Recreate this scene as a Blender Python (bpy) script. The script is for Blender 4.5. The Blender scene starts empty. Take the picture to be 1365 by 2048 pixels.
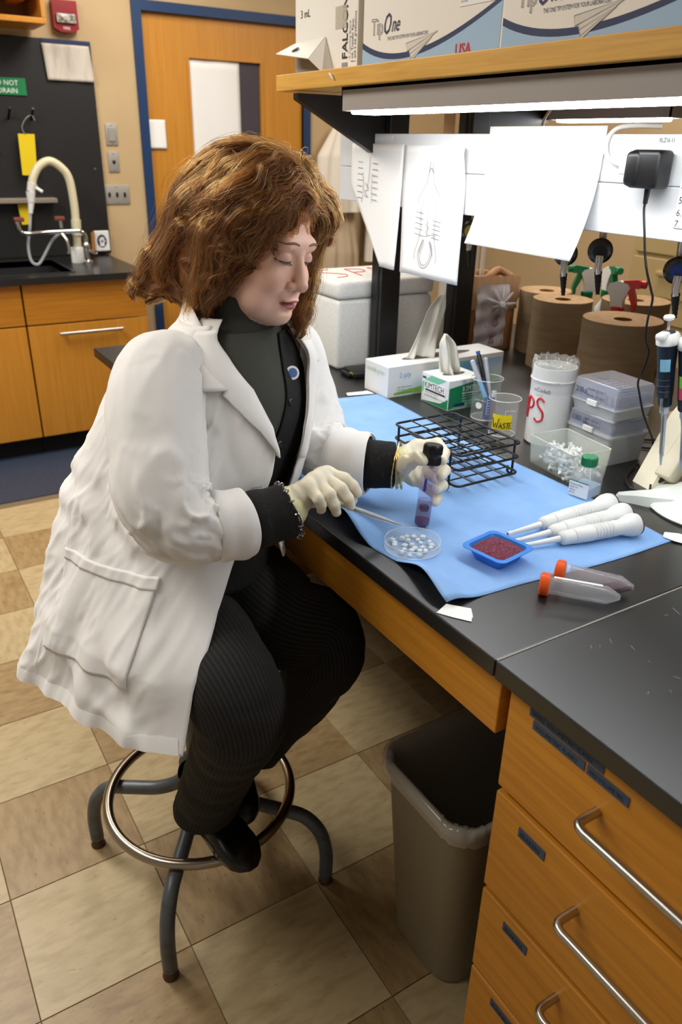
import bpy, bmesh, math, random
import numpy as np
from mathutils import Vector, Matrix

random.seed(7); rng = np.random.default_rng(7)
scene = bpy.context.scene
COL = scene.collection

# ------------------------------------------------------------------ camera, world, lights, exposure
cam_d = bpy.data.cameras.new('camera'); cam = bpy.data.objects.new('camera', cam_d); COL.objects.link(cam)
cam_d.sensor_fit = 'VERTICAL'; cam_d.sensor_height = 36.0; cam_d.sensor_width = 24.0
cam_d.lens = 27.065
cam_d.clip_start = 0.02
RGT = Vector((0.85296, -0.52154, 0.021315)); DWN = Vector((-0.207819, -0.376774, -0.902692)); FWD = Vector((0.478821, 0.765531, -0.429759))
cam.matrix_world = Matrix(((RGT.x, -DWN.x, -FWD.x, 0.0), (RGT.y, -DWN.y, -FWD.y, 0.0), (RGT.z, -DWN.z, -FWD.z, 1.53), (0, 0, 0, 1)))
cam_d.dof.use_dof = True; cam_d.dof.focus_distance = 1.36; cam_d.dof.aperture_fstop = 5.2
scene.camera = cam

world = bpy.data.worlds.new('room_air'); scene.world = world; world.use_nodes = True
world.node_tree.nodes['Background'].inputs[0].default_value = (1.0, 0.96, 0.9, 1)
world.node_tree.nodes['Background'].inputs[1].default_value = 0.25

def area(name, loc, size, power, color=(1, 0.955, 0.89), rot=(0, 0, 0)):
    d = bpy.data.lights.new(name, 'AREA'); d.shape = 'RECTANGLE'; d.size = size[0]; d.size_y = size[1]
    d.energy = power; d.color = color
    o = bpy.data.objects.new(name, d); COL.objects.link(o); o.location = loc; o.rotation_euler = rot
    return o
# ceiling troffers (the ceiling is above the frame)
area('ceiling_light_aisle_far', (-0.35, 3.0, 2.70), (0.6, 1.2), 64)
area('ceiling_light_aisle_near', (-0.75, 1.55, 2.70), (0.6, 1.2), 24)
area('ceiling_light_door', (1.5, 3.7, 2.70), (0.6, 1.2), 30)
area('ceiling_light_far_aisle', (3.1, 2.9, 2.70), (0.6, 1.2), 30)
scene.view_settings.view_transform = 'Standard'; scene.view_settings.look = 'None'
scene.view_settings.gamma = 1.0; scene.view_settings.use_curve_mapping = False
scene.view_settings.exposure = 0.0

# ------------------------------------------------------------------ materials
def lin(h):
    h = h.lstrip('#'); out = []
    for i in (0, 2, 4):
        c = int(h[i:i+2], 16) / 255
        out.append(c / 12.92 if c <= 0.04045 else ((c + 0.055) / 1.055) ** 2.4)
    return out
def mat(name, col, rough=0.5, metal=0.0, **k):
    m = bpy.data.materials.new(name); m.use_nodes = True
    nt = m.node_tree; b = nt.nodes['Principled BSDF']
    c = lin(col) if isinstance(col, str) else list(col)
    b.inputs['Base Color'].default_value = (*c, 1); b.inputs['Roughness'].default_value = rough; b.inputs['Metallic'].default_value = metal
    for kk, v in k.items():
        n = {'trans': 'Transmission Weight', 'ior': 'IOR', 'alpha': 'Alpha', 'spec': 'Specular IOR Level', 'sheen': 'Sheen Weight', 'sss': 'Subsurface Weight', 'coat': 'Coat Weight', 'aniso': 'Anisotropic'}.get(kk)
        if n: b.inputs[n].default_value = v
    if 'emit' in k:
        b.inputs['Emission Color'].default_value = (*(k.get('emit_col') or c), 1); b.inputs['Emission Strength'].default_value = k['emit']
    if 'vary' in k or 'bump' in k:
        tc = nt.nodes.new('ShaderNodeTexCoord'); mp = nt.nodes.new('ShaderNodeMapping')
        mp.inputs['Scale'].default_value = k.get('stretch', (1, 1, 1)); nt.links.new(tc.outputs['Object'], mp.inputs[0])
        if k.get('perobj'):
            oi = nt.nodes.new('ShaderNodeObjectInfo'); va = nt.nodes.new('ShaderNodeVectorMath'); va.operation = 'SCALE'
            va.inputs['Scale'].default_value = 17.0; cb = nt.nodes.new('ShaderNodeCombineXYZ')
            for i in range(3): nt.links.new(oi.outputs['Random'], cb.inputs[i])
            nt.links.new(cb.outputs[0], va.inputs[0]); nt.links.new(va.outputs[0], mp.inputs['Location'])
    if 'vary' in k:   # (colour 2, scale, low, high [, detail])
        c2, sc, lo, hi = k['vary'][:4]
        no = nt.nodes.new('ShaderNodeTexNoise'); no.inputs['Scale'].default_value = sc; no.inputs['Detail'].default_value = (k['vary'][4] if len(k['vary']) > 4 else 5)
        no.inputs['Distortion'].default_value = k.get('distort', 0.0)
        nt.links.new(mp.outputs[0], no.inputs['Vector'])
        rp = nt.nodes.new('ShaderNodeMapRange'); rp.inputs[1].default_value = lo; rp.inputs[2].default_value = hi
        nt.links.new(no.outputs[0], rp.inputs[0])
        mx = nt.nodes.new('ShaderNodeMix'); mx.data_type = 'RGBA'
        mx.inputs['A'].default_value = (*c, 1); mx.inputs['B'].default_value = (*lin(c2), 1)
        nt.links.new(rp.outputs[0], mx.inputs['Factor']); last = mx
        if 'vary2' in k:
            c3, sc, lo, hi = k['vary2'][:4]
            no2 = nt.nodes.new('ShaderNodeTexNoise'); no2.inputs['Scale'].default_value = sc; no2.inputs['Detail'].default_value = 6
            mp2 = nt.nodes.new('ShaderNodeMapping'); mp2.inputs['Scale'].default_value = k.get('stretch2', (1, 1, 1)); nt.links.new(tc.outputs['Object'], mp2.inputs[0])
            if k.get('perobj'): nt.links.new(va.outputs[0], mp2.inputs['Location'])
            nt.links.new(mp2.outputs[0], no2.inputs['Vector'])
            rp2 = nt.nodes.new('ShaderNodeMapRange'); rp2.inputs[1].default_value = lo; rp2.inputs[2].default_value = hi; nt.links.new(no2.outputs[0], rp2.inputs[0])
            mx2 = nt.nodes.new('ShaderNodeMix'); mx2.data_type = 'RGBA'; nt.links.new(mx.outputs['Result'], mx2.inputs['A']); mx2.inputs['B'].default_value = (*lin(c3), 1)
            nt.links.new(rp2.outputs[0], mx2.inputs['Factor']); last = mx2
        nt.links.new(last.outputs['Result'], b.inputs['Base Color'])
    if 'bump' in k:   # (scale, strength, distance)
        sc, st, di = k['bump'][:3]
        no = nt.nodes.new('ShaderNodeTexNoise'); no.inputs['Scale'].default_value = sc; no.inputs['Detail'].default_value = 4
        nt.links.new(mp.outputs[0], no.inputs['Vector'])
        bp = nt.nodes.new('ShaderNodeBump'); bp.inputs['Strength'].default_value = st; bp.inputs['Distance'].default_value = di
        nt.links.new(no.outputs[0], bp.inputs['Height']); nt.links.new(bp.outputs[0], b.inputs['Normal'])
    return m
def clear(name, col, alpha, rough=0.05, **k):     # thin clear plastic film, built as see-through sheet
    return mat(name, col, rough, alpha=alpha, **k)

M = {}
M['wall'] = mat('cream_paint', '#c9ae84', 0.7, vary=('#bfa379', 2, .3, .7), bump=(160, .06, .002))
M['ceil'] = mat('ceiling_white', '#d8d4ca', 0.9)
M['floorbase'] = mat('floor_grout', '#77654b', 0.8)
M['tile_light'] = mat('tile_light', '#bba77f', 0.42, perobj=True, stretch=(9, 3, 1), vary=('#a38d64', 6, .40, .78, 8), stretch2=(26, 8, 1), vary2=('#8d7552', 5, .66, .78), bump=(40, .03, .001))
M['tile_tan'] = mat('tile_tan', '#a58b62', 0.42, perobj=True, stretch=(9, 3, 1), vary=('#8a7049', 6, .38, .75, 8), stretch2=(26, 8, 1), vary2=('#6f5737', 5, .62, .78), bump=(40, .03, .001))
M['floor_blue'] = mat('blue_floor', '#333d50', 0.55, vary=('#2a3242', 60, .35, .7))
M['wood_h'] = mat('maple_along_y', '#d08c2a', 0.4, stretch=(30, 1.2, 30), vary=('#b87720', 3, .35, .75, 7), distort=0.6, bump=(30, .03, .001))
M['wood_x'] = mat('maple_along_x', '#bd7c22', 0.4, stretch=(1.2, 30, 30), vary=('#a2651a', 3, .35, .75, 7), distort=0.6)
M['wood_v'] = mat('maple_upright', '#c98a30', 0.4, stretch=(22, 22, 0.9), vary=('#bd7c24', 3, .35, .75, 6), distort=0.4)
M['wood_side'] = mat('maple_panel', '#7a4d16', 0.5)
M['shelf_wood'] = mat('shelf_maple', '#dda94e', 0.4, stretch=(30, 1.5, 30), vary=('#c9923c', 3, .4, .75, 7), distort=0.8)
M['epoxy'] = mat('black_epoxy', '#131213', 0.33, spec=.85, vary=('#1c1b1b', 9, .3, .8), bump=(220, .04, .0006))
M['epoxy_edge'] = mat('black_epoxy_edge', '#1d1c17', 0.4)
M['black'] = mat('black_plastic', '#0c0c0d', 0.4)
M['blackmetal'] = mat('black_metal', '#0b0b0c', 0.35)
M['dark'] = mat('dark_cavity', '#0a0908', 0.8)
M['blue_paint'] = mat('blue_paint', '#16365f', 0.45)
M['grey_metal'] = mat('grey_metal', '#a8a39b', 0.45, 0.3)
M['steel'] = mat('brushed_steel', '#b9b4aa', 0.28, 1.0)
M['chrome'] = mat('chrome', '#dddddd', 0.1, 1.0)
M['white'] = mat('white_plastic', '#e4e4e0', 0.35)
M['paper'] = mat('paper', '#f0efec', 0.8)
M['offwhite'] = mat('offwhite_plastic', '#ddd6bd', 0.45)
M['ink'] = mat('black_ink', '#1b1b1d', 0.6)
M['ink_grey'] = mat('grey_ink', '#8b8b8e', 0.7)
M['ink_navy'] = mat('navy_ink', '#1c2a55', 0.6)
M['ink_red'] = mat('red_ink', '#c8202a', 0.6)
M['red'] = mat('red_plastic', '#d8261c', 0.35)
M['green'] = mat('green_plastic', '#0e7d4c', 0.35)
M['card'] = mat('cardboard', '#a9773f', 0.8, vary=('#97683300'[:7], 5, .3, .7))
M['tan_card'] = mat('light_cardboard', '#cfa878', 0.8)

# ------------------------------------------------------------------ mesh helpers
class MB:
    def __init__(s): s.v = []; s.f = []
    def add(s, vs, fs):
        o = len(s.v); s.v.extend([tuple(map(float, p)) for p in vs]); s.f.extend([tuple(i + o for i in q) for q in fs]); return s
    def box(s, lo, hi):
        x0, y0, z0 = lo; x1, y1, z1 = hi
        return s.add([(x0, y0, z0), (x1, y0, z0), (x1, y1, z0), (x0, y1, z0), (x0, y0, z1), (x1, y0, z1), (x1, y1, z1), (x0, y1, z1)],
                     [(0, 3, 2, 1), (4, 5, 6, 7), (0, 1, 5, 4), (1, 2, 6, 5), (2, 3, 7, 6), (3, 0, 4, 7)])
    def rbox(s, lo, hi, r=0.003, seg=2):
        bm = bmesh.new(); bmesh.ops.create_cube(bm, size=1)
        for v in bm.verts:
            v.co = Vector([(lo[i] + hi[i]) / 2 + v.co[i] * (hi[i] - lo[i]) for i in range(3)])
        bmesh.ops.bevel(bm, geom=bm.edges[:], offset=r, segments=seg, profile=0.5, affect='EDGES')
        return s.bm(bm)
    def bm(s, bm):
        bm.verts.index_update()
        s.add([v.co[:] for v in bm.verts], [[v.index for v in f.verts] for f in bm.faces]); bm.free(); return s
    def prism(s, pts, a, b, axis=2):           # polygon extruded along an axis from a to b
        n = len(pts)
        def P(p, h):
            q = list(p); q.insert(axis, h); return q
        vs = [P(p, a) for p in pts] + [P(p, b) for p in pts]
        return s.add(vs, [tuple(range(n))[::-1], tuple(range(n, 2 * n))] + [(i, (i + 1) % n, n + (i + 1) % n, n + i) for i in range(n)])
    def lathe(s, prof, c=(0, 0, 0), n=32, axis=None, cap=True):   # prof: (radius, height)
        c = Vector(c); az = Vector(axis or (0, 0, 1)).normalized(); ax = az.orthogonal().normalized(); ay = az.cross(ax)
        vs = []; fs = []
        for r, h in prof:
            for i in range(n):
                t = 2 * math.pi * i / n; vs.append(c + az * h + (ax * math.cos(t) + ay * math.sin(t)) * r)
        for j in range(len(prof) - 1):
            for i in range(n):
                fs.append((j * n + i, j * n + (i + 1) % n, (j + 1) * n + (i + 1) % n, (j + 1) * n + i))
        if cap:
            if prof[0][0] > 1e-5: fs.append(tuple(range(n))[::-1])
            if prof[-1][0] > 1e-5: fs.append(tuple((len(prof) - 1) * n + i for i in range(n)))
        return s.add(vs, fs)
    def tube(s, pts, r, n=8, closed=False, cap=True):
        P = [Vector(p) for p in pts]; m = len(P); R = r if isinstance(r, (list, tuple, np.ndarray)) else [r] * m
        T = []
        for i in range(m):
            a = P[(i - 1) % m] if (closed or i > 0) else P[0]; b = P[(i + 1) % m] if (closed or i < m - 1) else P[-1]
            T.append((b - a).normalized())
        u = T[0].orthogonal().normalized(); vs = []; fs = []
        for i in range(m):
            u = (u - T[i] * u.dot(T[i])).normalized(); w = T[i].cross(u)
            for k in range(n):
                t = 2 * math.pi * k / n; vs.append(P[i] + (u * math.cos(t) + w * math.sin(t)) * R[i])
        for i in range(m if closed else m - 1):
            j = (i + 1) % m
            for k in range(n): fs.append((i * n + k, i * n + (k + 1) % n, j * n + (k + 1) % n, j * n + k))
        if cap and not closed: fs.append(tuple(range(n))[::-1]); fs.append(tuple((m - 1) * n + k for k in range(n)))
        return s.add(vs, fs)
    def grid(s, V, closed_u=False, closed_v=False):   # V[nv][nu] array of points
        V = np.asarray(V); nv, nu = V.shape[:2]; fs = []
        for j in range(nv - (0 if closed_v else 1)):
            for i in range(nu - (0 if closed_u else 1)):
                a, b = j * nu + i, j * nu + (i + 1) % nu; c, d = ((j + 1) % nv) * nu + (i + 1) % nu, ((j + 1) % nv) * nu + i
                fs.append((a, b, c, d))
        return s.add(V.reshape(-1, 3), fs)
    def xf(s, mtx):
        s.v = [tuple(mtx @ Vector(p)) for p in s.v]; return s
    def build(s, name, m, parent=None, smooth=False, angle=None):
        me = bpy.data.meshes.new(name); me.from_pydata(s.v, [], s.f); me.validate(); me.update()
        if m: me.materials.append(m if not isinstance(m, str) else M[m])
        if smooth: smooth_by_angle(me, angle if angle is not None else 40)
        o = bpy.data.objects.new(name, me); COL.objects.link(o)
        if parent: o.parent = parent
        return o
def smooth_by_angle(me, deg):
    me.shade_smooth() if deg >= 180 else me.set_sharp_from_angle(angle=math.radians(deg))
    if deg < 180: 
        me.polygons.foreach_set('use_smooth', [True] * len(me.polygons))
def curve_pts(ctrl, n=40, closed=False):      # Catmull-Rom through control points
    C = np.array(ctrl, float); m = len(C); out = []
    segs = m if closed else m - 1; per = max(2, n // segs)
    for i in range(segs):
        p0 = C[(i - 1) % m] if (closed or i > 0) else 2 * C[0] - C[1]; p1 = C[i]; p2 = C[(i + 1) % m]
        p3 = C[(i + 2) % m] if (closed or i < m - 2) else 2 * C[-1] - C[-2]
        for t in np.linspace(0, 1, per, endpoint=False):
            out.append(.5 * ((2 * p1) + (-p0 + p2) * t + (2 * p0 - 5 * p1 + 4 * p2 - p3) * t * t + (-p0 + 3 * p1 - 3 * p2 + p3) * t ** 3))
    if not closed: out.append(C[-1])
    return [tuple(p) for p in out]
def thing(name, label, cat, loc=(0, 0, 0), rotz=0.0, group=None):
    o = bpy.data.objects.new(name, None); o.empty_display_size = 0.05; COL.objects.link(o)
    o.location = loc; o.rotation_euler = (0, 0, rotz); return tag(o, label, cat, group)
def tag(o, label, cat, group=None):
    o['label'] = label; o['category'] = cat
    if group: o['group'] = group
    return o
def struct(o): o['kind'] = 'structure'; return o
def stuff(o): o['kind'] = 'stuff'; return o
def dup(root, loc=None, rotz=None, label=None):
    r = root.copy(); COL.objects.link(r)
    if loc is not None: r.location = loc
    if rotz is not None: r.rotation_euler = (0, 0, rotz)
    if label: r['label'] = label
    for ch in list(root.children):
        c = ch.copy(); COL.objects.link(c); c.parent = r
        for g in list(ch.children):
            d = g.copy(); COL.objects.link(d); d.parent = c
    return r
def text(s, size, org, u, v, m, parent, name='lettering', align='LEFT', shear=0.0, sx=1.0, off=0.0004, bold=0.0, outline=False):
    cu = bpy.data.curves.new('txt', 'FONT'); cu.body = s; cu.size = size; cu.align_x = align; cu.shear = shear; cu.resolution_u = 2; cu.offset = bold
    if outline: cu.fill_mode = 'NONE'; cu.bevel_depth = size * 0.012; cu.bevel_resolution = 0
    t = bpy.data.objects.new('txt', cu); COL.objects.link(t)
    me = bpy.data.meshes.new_from_object(t.evaluated_get(bpy.context.evaluated_depsgraph_get()))
    bpy.data.objects.remove(t); bpy.data.curves.remove(cu)
    u = Vector(u).normalized(); v = Vector(v).normalized(); n = u.cross(v); org = Vector(org)
    for q in me.vertices: q.co = org + u * q.co.x * sx + v * q.co.y + n * (q.co.z + off)
    me.name = name; me.materials.clear(); me.materials.append(M[m] if isinstance(m, str) else m)
    o = bpy.data.objects.new(name, me); COL.objects.link(o)
    if parent: o.parent = parent
    return o
def quad(pts, name, m, parent):
    return MB().add(pts, [tuple(range(len(pts)))]).build(name, m, parent)
def strokes(paths, w, org, u, v, m, parent, name='lettering', off=0.0006, surf=None):   # pen strokes: flat ribbons on a surface
    u = Vector(u).normalized(); v = Vector(v).normalized(); n = u.cross(v); org = Vector(org); b = MB()
    for k, p in enumerate(paths):
        P = np.array(p, float); W = w
        T = np.gradient(P, axis=0); T /= np.maximum(np.linalg.norm(T, axis=1, keepdims=True), 1e-9); Nn = np.stack([-T[:, 1], T[:, 0]], 1) * W / 2
        L = [org + u * a + v * c + n * (off + k * 2e-5) for a, c in P + Nn]; R_ = [org + u * a + v * c + n * (off + k * 2e-5) for a, c in P - Nn]
        b.add(L + R_, [(len(P) + i, len(P) + i + 1, i + 1, i) for i in range(len(P) - 1)])
    if surf: b.v = [(surf(p) - off, p[1], p[2]) for p in b.v]
    return b.build(name, m, parent)
def arc2(cx, cy, r, a0, a1, n=14, ry=None): 
    return [(cx + r * math.cos(math.radians(t)), cy + (ry or r) * math.sin(math.radians(t))) for t in np.linspace(a0, a1, n)]
# ------------------------------------------------------------------ room shell
YW, XR = 4.81, 4.3
fl = struct(MB().box((-3.2, -2.2, -0.06), (XR, YW, -0.004)).build('floor', 'floorbase'))
T0x, T0y, TS = 0.013, 1.063, 0.3048
tm = {}
for k in (0, 1):
    b = MB(); h = TS / 2 - 0.0006
    b.add([(-h, -h, -.004), (h, -h, -.004), (h, h, -.004), (-h, h, -.004), (-h + .0008, -h + .0008, 0), (h - .0008, -h + .0008, 0), (h - .0008, h - .0008, 0), (-h + .0008, h - .0008, 0)],
          [(4, 5, 6, 7), (0, 1, 5, 4), (1, 2, 6, 5), (2, 3, 7, 6), (3, 0, 4, 7)])
    me = bpy.data.meshes.new('floor_tile'); me.from_pydata(b.v, [], b.f); me.materials.append(M['tile_light' if k == 0 else 'tile_tan']); tm[k] = me
for i in range(-9, 8):
    for j in range(-4, 8):
        o = bpy.data.objects.new('floor_tile', tm[(i + j) % 2]); COL.objects.link(o); o.parent = fl
        o.location = (T0x + (i + .5) * TS, T0y + (j + .5) * TS, 0); o.rotation_euler = (0, 0, random.choice((0, 1, 2, 3)) * math.pi / 2)
MB().box((-3.2, T0y + 8 * TS + .06, -.004), (XR, YW, 0.0005)).build('floor_border', 'floor_blue', fl)
struct(MB().box((-3.2, -2.2, 2.75), (XR, YW, 2.8)).build('ceiling', 'ceil'))
DX0, DX1, DZ = 1.64, 2.655, 2.172
wb = MB(); wb.box((-3.2, YW, 0), (DX0, YW + .1, 2.75)); wb.box((DX1, YW, 0), (XR, YW + .1, 2.75)); wb.box((DX0, YW, DZ), (DX1, YW + .1, 2.75))
struct(wb.build('wall_back', 'wall'))
struct(MB().box((XR, -2.2, 0), (XR + .1, YW + .1, 2.75)).build('wall_right', 'wall'))
# door: blue frame, wooden leaf with a papered window
fr = struct(MB().box((DX0 - .053, YW - .015, 0), (DX0, YW + .09, DZ + .05)).box((DX1, YW - .015, 0), (DX1 + .047, YW + .09, DZ + .05)).box((DX0, YW - .015, DZ), (DX1, YW + .09, DZ + .05)).build('trim_1', 'blue_paint'))
WX0, WX1, WZ0, WZ1 = 1.90, 2.385, 1.02, 1.98
yd = YW + .02
db = MB(); db.box((DX0, yd, 0), (WX0, yd + .045, DZ)).box((WX1, yd, 0), (DX1, yd + .045, DZ)).box((WX0, yd, 0), (WX1, yd + .045, WZ0)).box((WX0, yd, WZ1), (WX1, yd + .045, DZ))
door = struct(db.build('door_1', 'wood_v'))
f = MB(); t = .014
f.box((WX0, yd - .006, WZ0), (WX0 + t, yd + .02, WZ1)).box((WX1 - t, yd - .006, WZ0), (WX1, yd + .02, WZ1)).box((WX0 + t, yd - .006, WZ1 - t), (WX1 - t, yd + .02, WZ1)).box((WX0 + t, yd - .006, WZ0), (WX1 - t, yd + .02, WZ0 + t))
f.build('window_bead', 'wood_v', door)
M['door_glass'] = mat('dark_door_glass', '#4a444c', 0.25)
MB().box((WX0 + t, yd + .018, WZ0 + t), (WX1 - t, yd + .028, WZ1 - t)).build('pane', 'door_glass', door)
hk = MB().rbox((2.56, yd - .012, .93), (2.62, yd, 1.13), .004); hk.tube(curve_pts([(2.59, yd - .01, 1.05), (2.59, yd - .06, 1.05), (2.56, yd - .065, 1.05), (2.48, yd - .06, 1.05)], 16), .009, 8)
hk.build('door_handle', 'steel', door, True)
# papers behind and on the door window
def sheet(name, x0, x1, z0, z1, y, m, label, cat, ripple=.004, lean=0.0, group=None):
    n = 14; V = np.zeros((n, n, 3))
    for j in range(n):
        for i in range(n):
            s, q = i / (n - 1), j / (n - 1)
            V[j, i] = (x0 + (x1 - x0) * s + lean * q, y - ripple * (1 + math.sin(9 * s + 2.1 * q)) - .004 * (1 - q), z0 + (z1 - z0) * q)
    b = MB().grid(V); o = b.build(name, m, None, True, 180)
    md = o.modifiers.new('solid', 'SOLIDIFY'); md.thickness = .0006
    return tag(o, label, cat, group)
sheet('window_paper', 1.918, 2.236, 1.30, 1.964, yd + .012, 'paper', 'large white paper sheet covering the left part of the door window', 'paper', .0015)
M['tealpaper'] = mat('teal_print_paper', '#bcd6d4', 0.8, vary=('#8fb9ba', 40, .45, .6), stretch=(1, 1, 4))
sheet('notice', 1.93, 2.15, 1.28, 1.475, yd - .012, 'tealpaper', 'pale teal printed notice low on the door window', 'notice', .001)
sheet('door_note', 1.636 + .005, 1.745, 1.49, 1.642, yd - .006, 'paper', 'small white paper note taped to the left side of the wooden door', 'note', .001)
# wall plates
def plate(label, x0, x1, z0, z1, feats):
    o = thing('wall_plate', label, 'wall plate', ((x0 + x1) / 2, YW, (z0 + z1) / 2), 0, 'metal wall plates beside the door')
    w, h = (x1 - x0) / 2, (z1 - z0) / 2
    MB().rbox((-w, -.008, -h), (w, 0, h), .003).build('cover_plate', 'grey_metal', o, True)
    for fx, fz, fw, fh, m in feats: MB().rbox((fx - fw, -.014, fz - fh), (fx + fw, -.006, fz + fh), .002).build('switch' if m != 'black' else 'socket', m, o)
    for sz in (-.8, .8): MB().lathe([(0.003, 0), (.003, .002), (0, .0025)], (0, -.008, h * sz), 8, (0, -1, 0)).build('screw', 'steel', o)
plate('plain grey wall plate, topmost of the three left of the blue door frame', 1.385, 1.451, 1.503, 1.615, [(0, 0, .018, .035, 'grey_metal')])
plate('grey wall plate with one black socket in its middle', 1.385, 1.446, 1.364, 1.471, [(0, 0, .008, .008, 'black')])
plate('wide grey wall plate with three dark toggle switches, right above the sink counter', 1.342, 1.49, 1.192, 1.296, [(-.045, 0, .006, .012, 'black'), (0, 0, .006, .012, 'black'), (.045, 0, .006, .012, 'black')])
# red alarm strobe
al = thing('fire_alarm', 'red fire alarm strobe with a clear lens high on the back wall', 'alarm', (1.225, YW, 2.10))
M['alarm'] = mat('alarm_red', '#8e1520', 0.35)
ab = MB().prism([(-.062, .075), (.062, .075), (.064, -.05), (.03, -.068), (-.03, -.068), (-.064, -.05)], -.045, 0, 1); ab.build('body', 'alarm', al)
MB().rbox((-.05, -.062, -.028), (.05, -.045, .015), .006).build('lens', mat('strobe_lens', '#c8c4b8', 0.15, vary=('#6d6a60', 45, .4, .6)), al, True)
text('FIRE', .02, (0, -.0455, -.056), (1, 0, 0), (0, 0, 1), 'paper', al, align='CENTER')
# black pegboard above the sink, with its dark rail
M['peg'] = mat('black_pegboard', '#151414', 0.55)
pb = tag(MB().rbox((-.6, YW - .022, .925), (1.345, YW - .002, 2.0), .003).build('pegboard', 'peg', None), 'tall black drying pegboard above the sink', 'pegboard')
pins = [(.875, 1.62), (.99, 1.62), (.93, 1.30), (.77, 1.45), (.70, 1.62), (.66, 1.30)]
for x, z in pins: MB().tube([(x, YW - .02, z), (x, YW - .10, z + .05)], .007, 8).build('peg', 'black', pb, True)
MB().box((1.09, YW - .026, 1.982), (1.34, YW - .02, 2.0)).build('top_strip', 'ink_navy', pb)
for k, z in enumerate((1.38,)): MB().lathe([(0, 0), (.006, 0), (.006, .004), (0, .005)], (1.30, YW - .022, z), 10, (0, -1, 0)).build('screw', 'steel', pb)
sheet('pegboard_paper', 1.10, 1.345, 1.81, 1.978, YW - .028, mat('aged_paper', '#cfc6ba', 0.8, vary=('#b3a79a', 8, .45, .75), stretch=(3, 3, .7)), 'grey white paper sheet taped to the top right corner of the pegboard', 'paper', .003, -.012)
gs = thing('green_sign', 'small green sign with two lines of white lettering on the pegboard', 'sign', (.86, YW - .024, 1.77))
MB().rbox((-.13, -.006, -.04), (.125, 0, .04), .002).build('sign_plate', mat('sign_green', '#0f7a46', 0.5), gs)
text('DO NOT', .033, (.02, -.006, .006), (1, 0, 0), (0, 0, 1), 'paper', gs, align='CENTER'); text('DRAIN', .033, (.03, -.006, -.03), (1, 0, 0), (0, 0, 1), 'paper', gs, align='CENTER')
M['yellow'] = mat('yellow_tag', '#e8c90c', 0.55)
yt = thing('yellow_tag', 'long yellow tag hanging by a wire from a pegboard peg', 'tag', (.94, YW - .06, 1.45))
MB().prism([(-.036, .10), (.048, .10), (.034, -.105), (-.042, -.10)], -.0015, .0015, 1).build('card', 'yellow', yt)
MB().tube(curve_pts([(.0, -.003, .095), (-.012, -.006, .13), (.01, -.01, .17), (.045, 0, .19), (.06, 0, .165)], 20), .002, 6).build('wire', 'grey_metal', yt, True)
yt2 = thing('yellow_tag', 'short yellow tag partly hidden behind the sink hose nozzle', 'tag', (.88, YW - .06, 1.15))
MB().prism([(-.03, .055), (.03, .055), (.02, -.05), (-.022, -.05)], -.0015, .0015, 1).build('card', 'yellow', yt2)
sh = tag(MB().rbox((.55, YW - .10, 1.21), (1.056, YW - .0225, 1.235), .004).build('drip_rail', mat('rail_grey', '#8d8174', 0.5)), 'narrow grey rail shelf across the pegboard', 'shelf')
# wooden rack above the pegboard
wr = thing('wooden_rack', 'wooden slotted rack on the wall above the pegboard', 'rack', (.75, YW - .02, 2.03))
MB().rbox((-.5, -.30, 0), (.31, 0, .025), .003).build('bottom_board', 'wood_h', wr); MB().rbox((-.5, -.30, .15), (.31, 0, .175), .003).build('top_board', 'wood_h', wr)
MB().rbox((.29, -.30, .025), (.31, 0, .15), .003).build('side_board', 'wood_v', wr); MB().box((-.5, -.02, .025), (.29, 0, .15)).build('back_board', 'wood_side', wr)
for i in range(5): MB().rbox((-.42 + i * .15, -.30, .10), (-.36 + i * .15, -.02, .15), .003).build('slat', 'wood_h', wr)
# lab coats hanging on the back wall
def hanging_coat(label, x, top, bot, w0, w1, m, seed, yy):
    r = np.random.default_rng(seed); ph = r.uniform(0, 6, 6); n, k = 60, 40; V = np.zeros((k, n, 3))
    for j in range(k):
        q = j / (k - 1); w = w0 + (w1 - w0) * min(1, q * 2.6) ** .8
        for i in range(n):
            t = 2 * math.pi * i / n; fo = 1 + .16 * math.sin(7 * t + ph[0] + q * 1.2) * min(1, .3 + q) + .08 * math.sin(13 * t + ph[1])
            V[j, i] = (x + w * math.cos(t) * (1 + .05 * math.sin(5 * q + ph[2])), yy - .075 + .07 * math.sin(t) * fo * min(1, .25 + q * 2), top - (top - bot) * q)
    o = MB().grid(V, True).build('hanging_lab_coat', m, None, True, 180)
    return tag(o, label, 'coat')
M['coatwall'] = mat('hung_white_cloth', '#e6dccb', 0.9); M['coatwall2'] = mat('hung_beige_cloth', '#bfa98c', 0.9)
hanging_coat('white lab coat hanging on the back wall right of the door', 2.875, 1.68, 1.13, .02, .17, 'coatwall', 3, YW - .04)
hanging_coat('beige coat hanging below and behind the white lab coat', 2.90, 1.118, .45, .10, .15, 'coatwall2', 5, YW - .01)
hanging_coat('second pale coat hanging nearest the corner of the back wall', 3.23, 1.66, .8, .03, .13, 'coatwall', 8, YW - .02)
# filing cabinet against the right wall
fc = thing('filing_cabinet', 'beige steel filing cabinet standing against the right wall', 'cabinet', (3.55, 2.33, 0))
M['beige'] = mat('beige_steel', '#b39c6c', 0.45)
MB().rbox((0, -.5, 0), (.7, .5, 1.40), .006).build('carcass', 'beige', fc)
for i in range(4):
    z0 = .06 + i * .335
    d = MB().rbox((-.022, -.47, z0), (0, .47, z0 + .315), .005).build('drawer', 'beige', fc)
    MB().rbox((-.034, .02, z0 + .13), (-.022, .28, z0 + .235), .004).build('label_holder', 'beige', d)
    MB().rbox((-.05, .0, z0 + .235), (-.022, .30, z0 + .26), .006).build('handle', 'beige', d, True)

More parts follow.
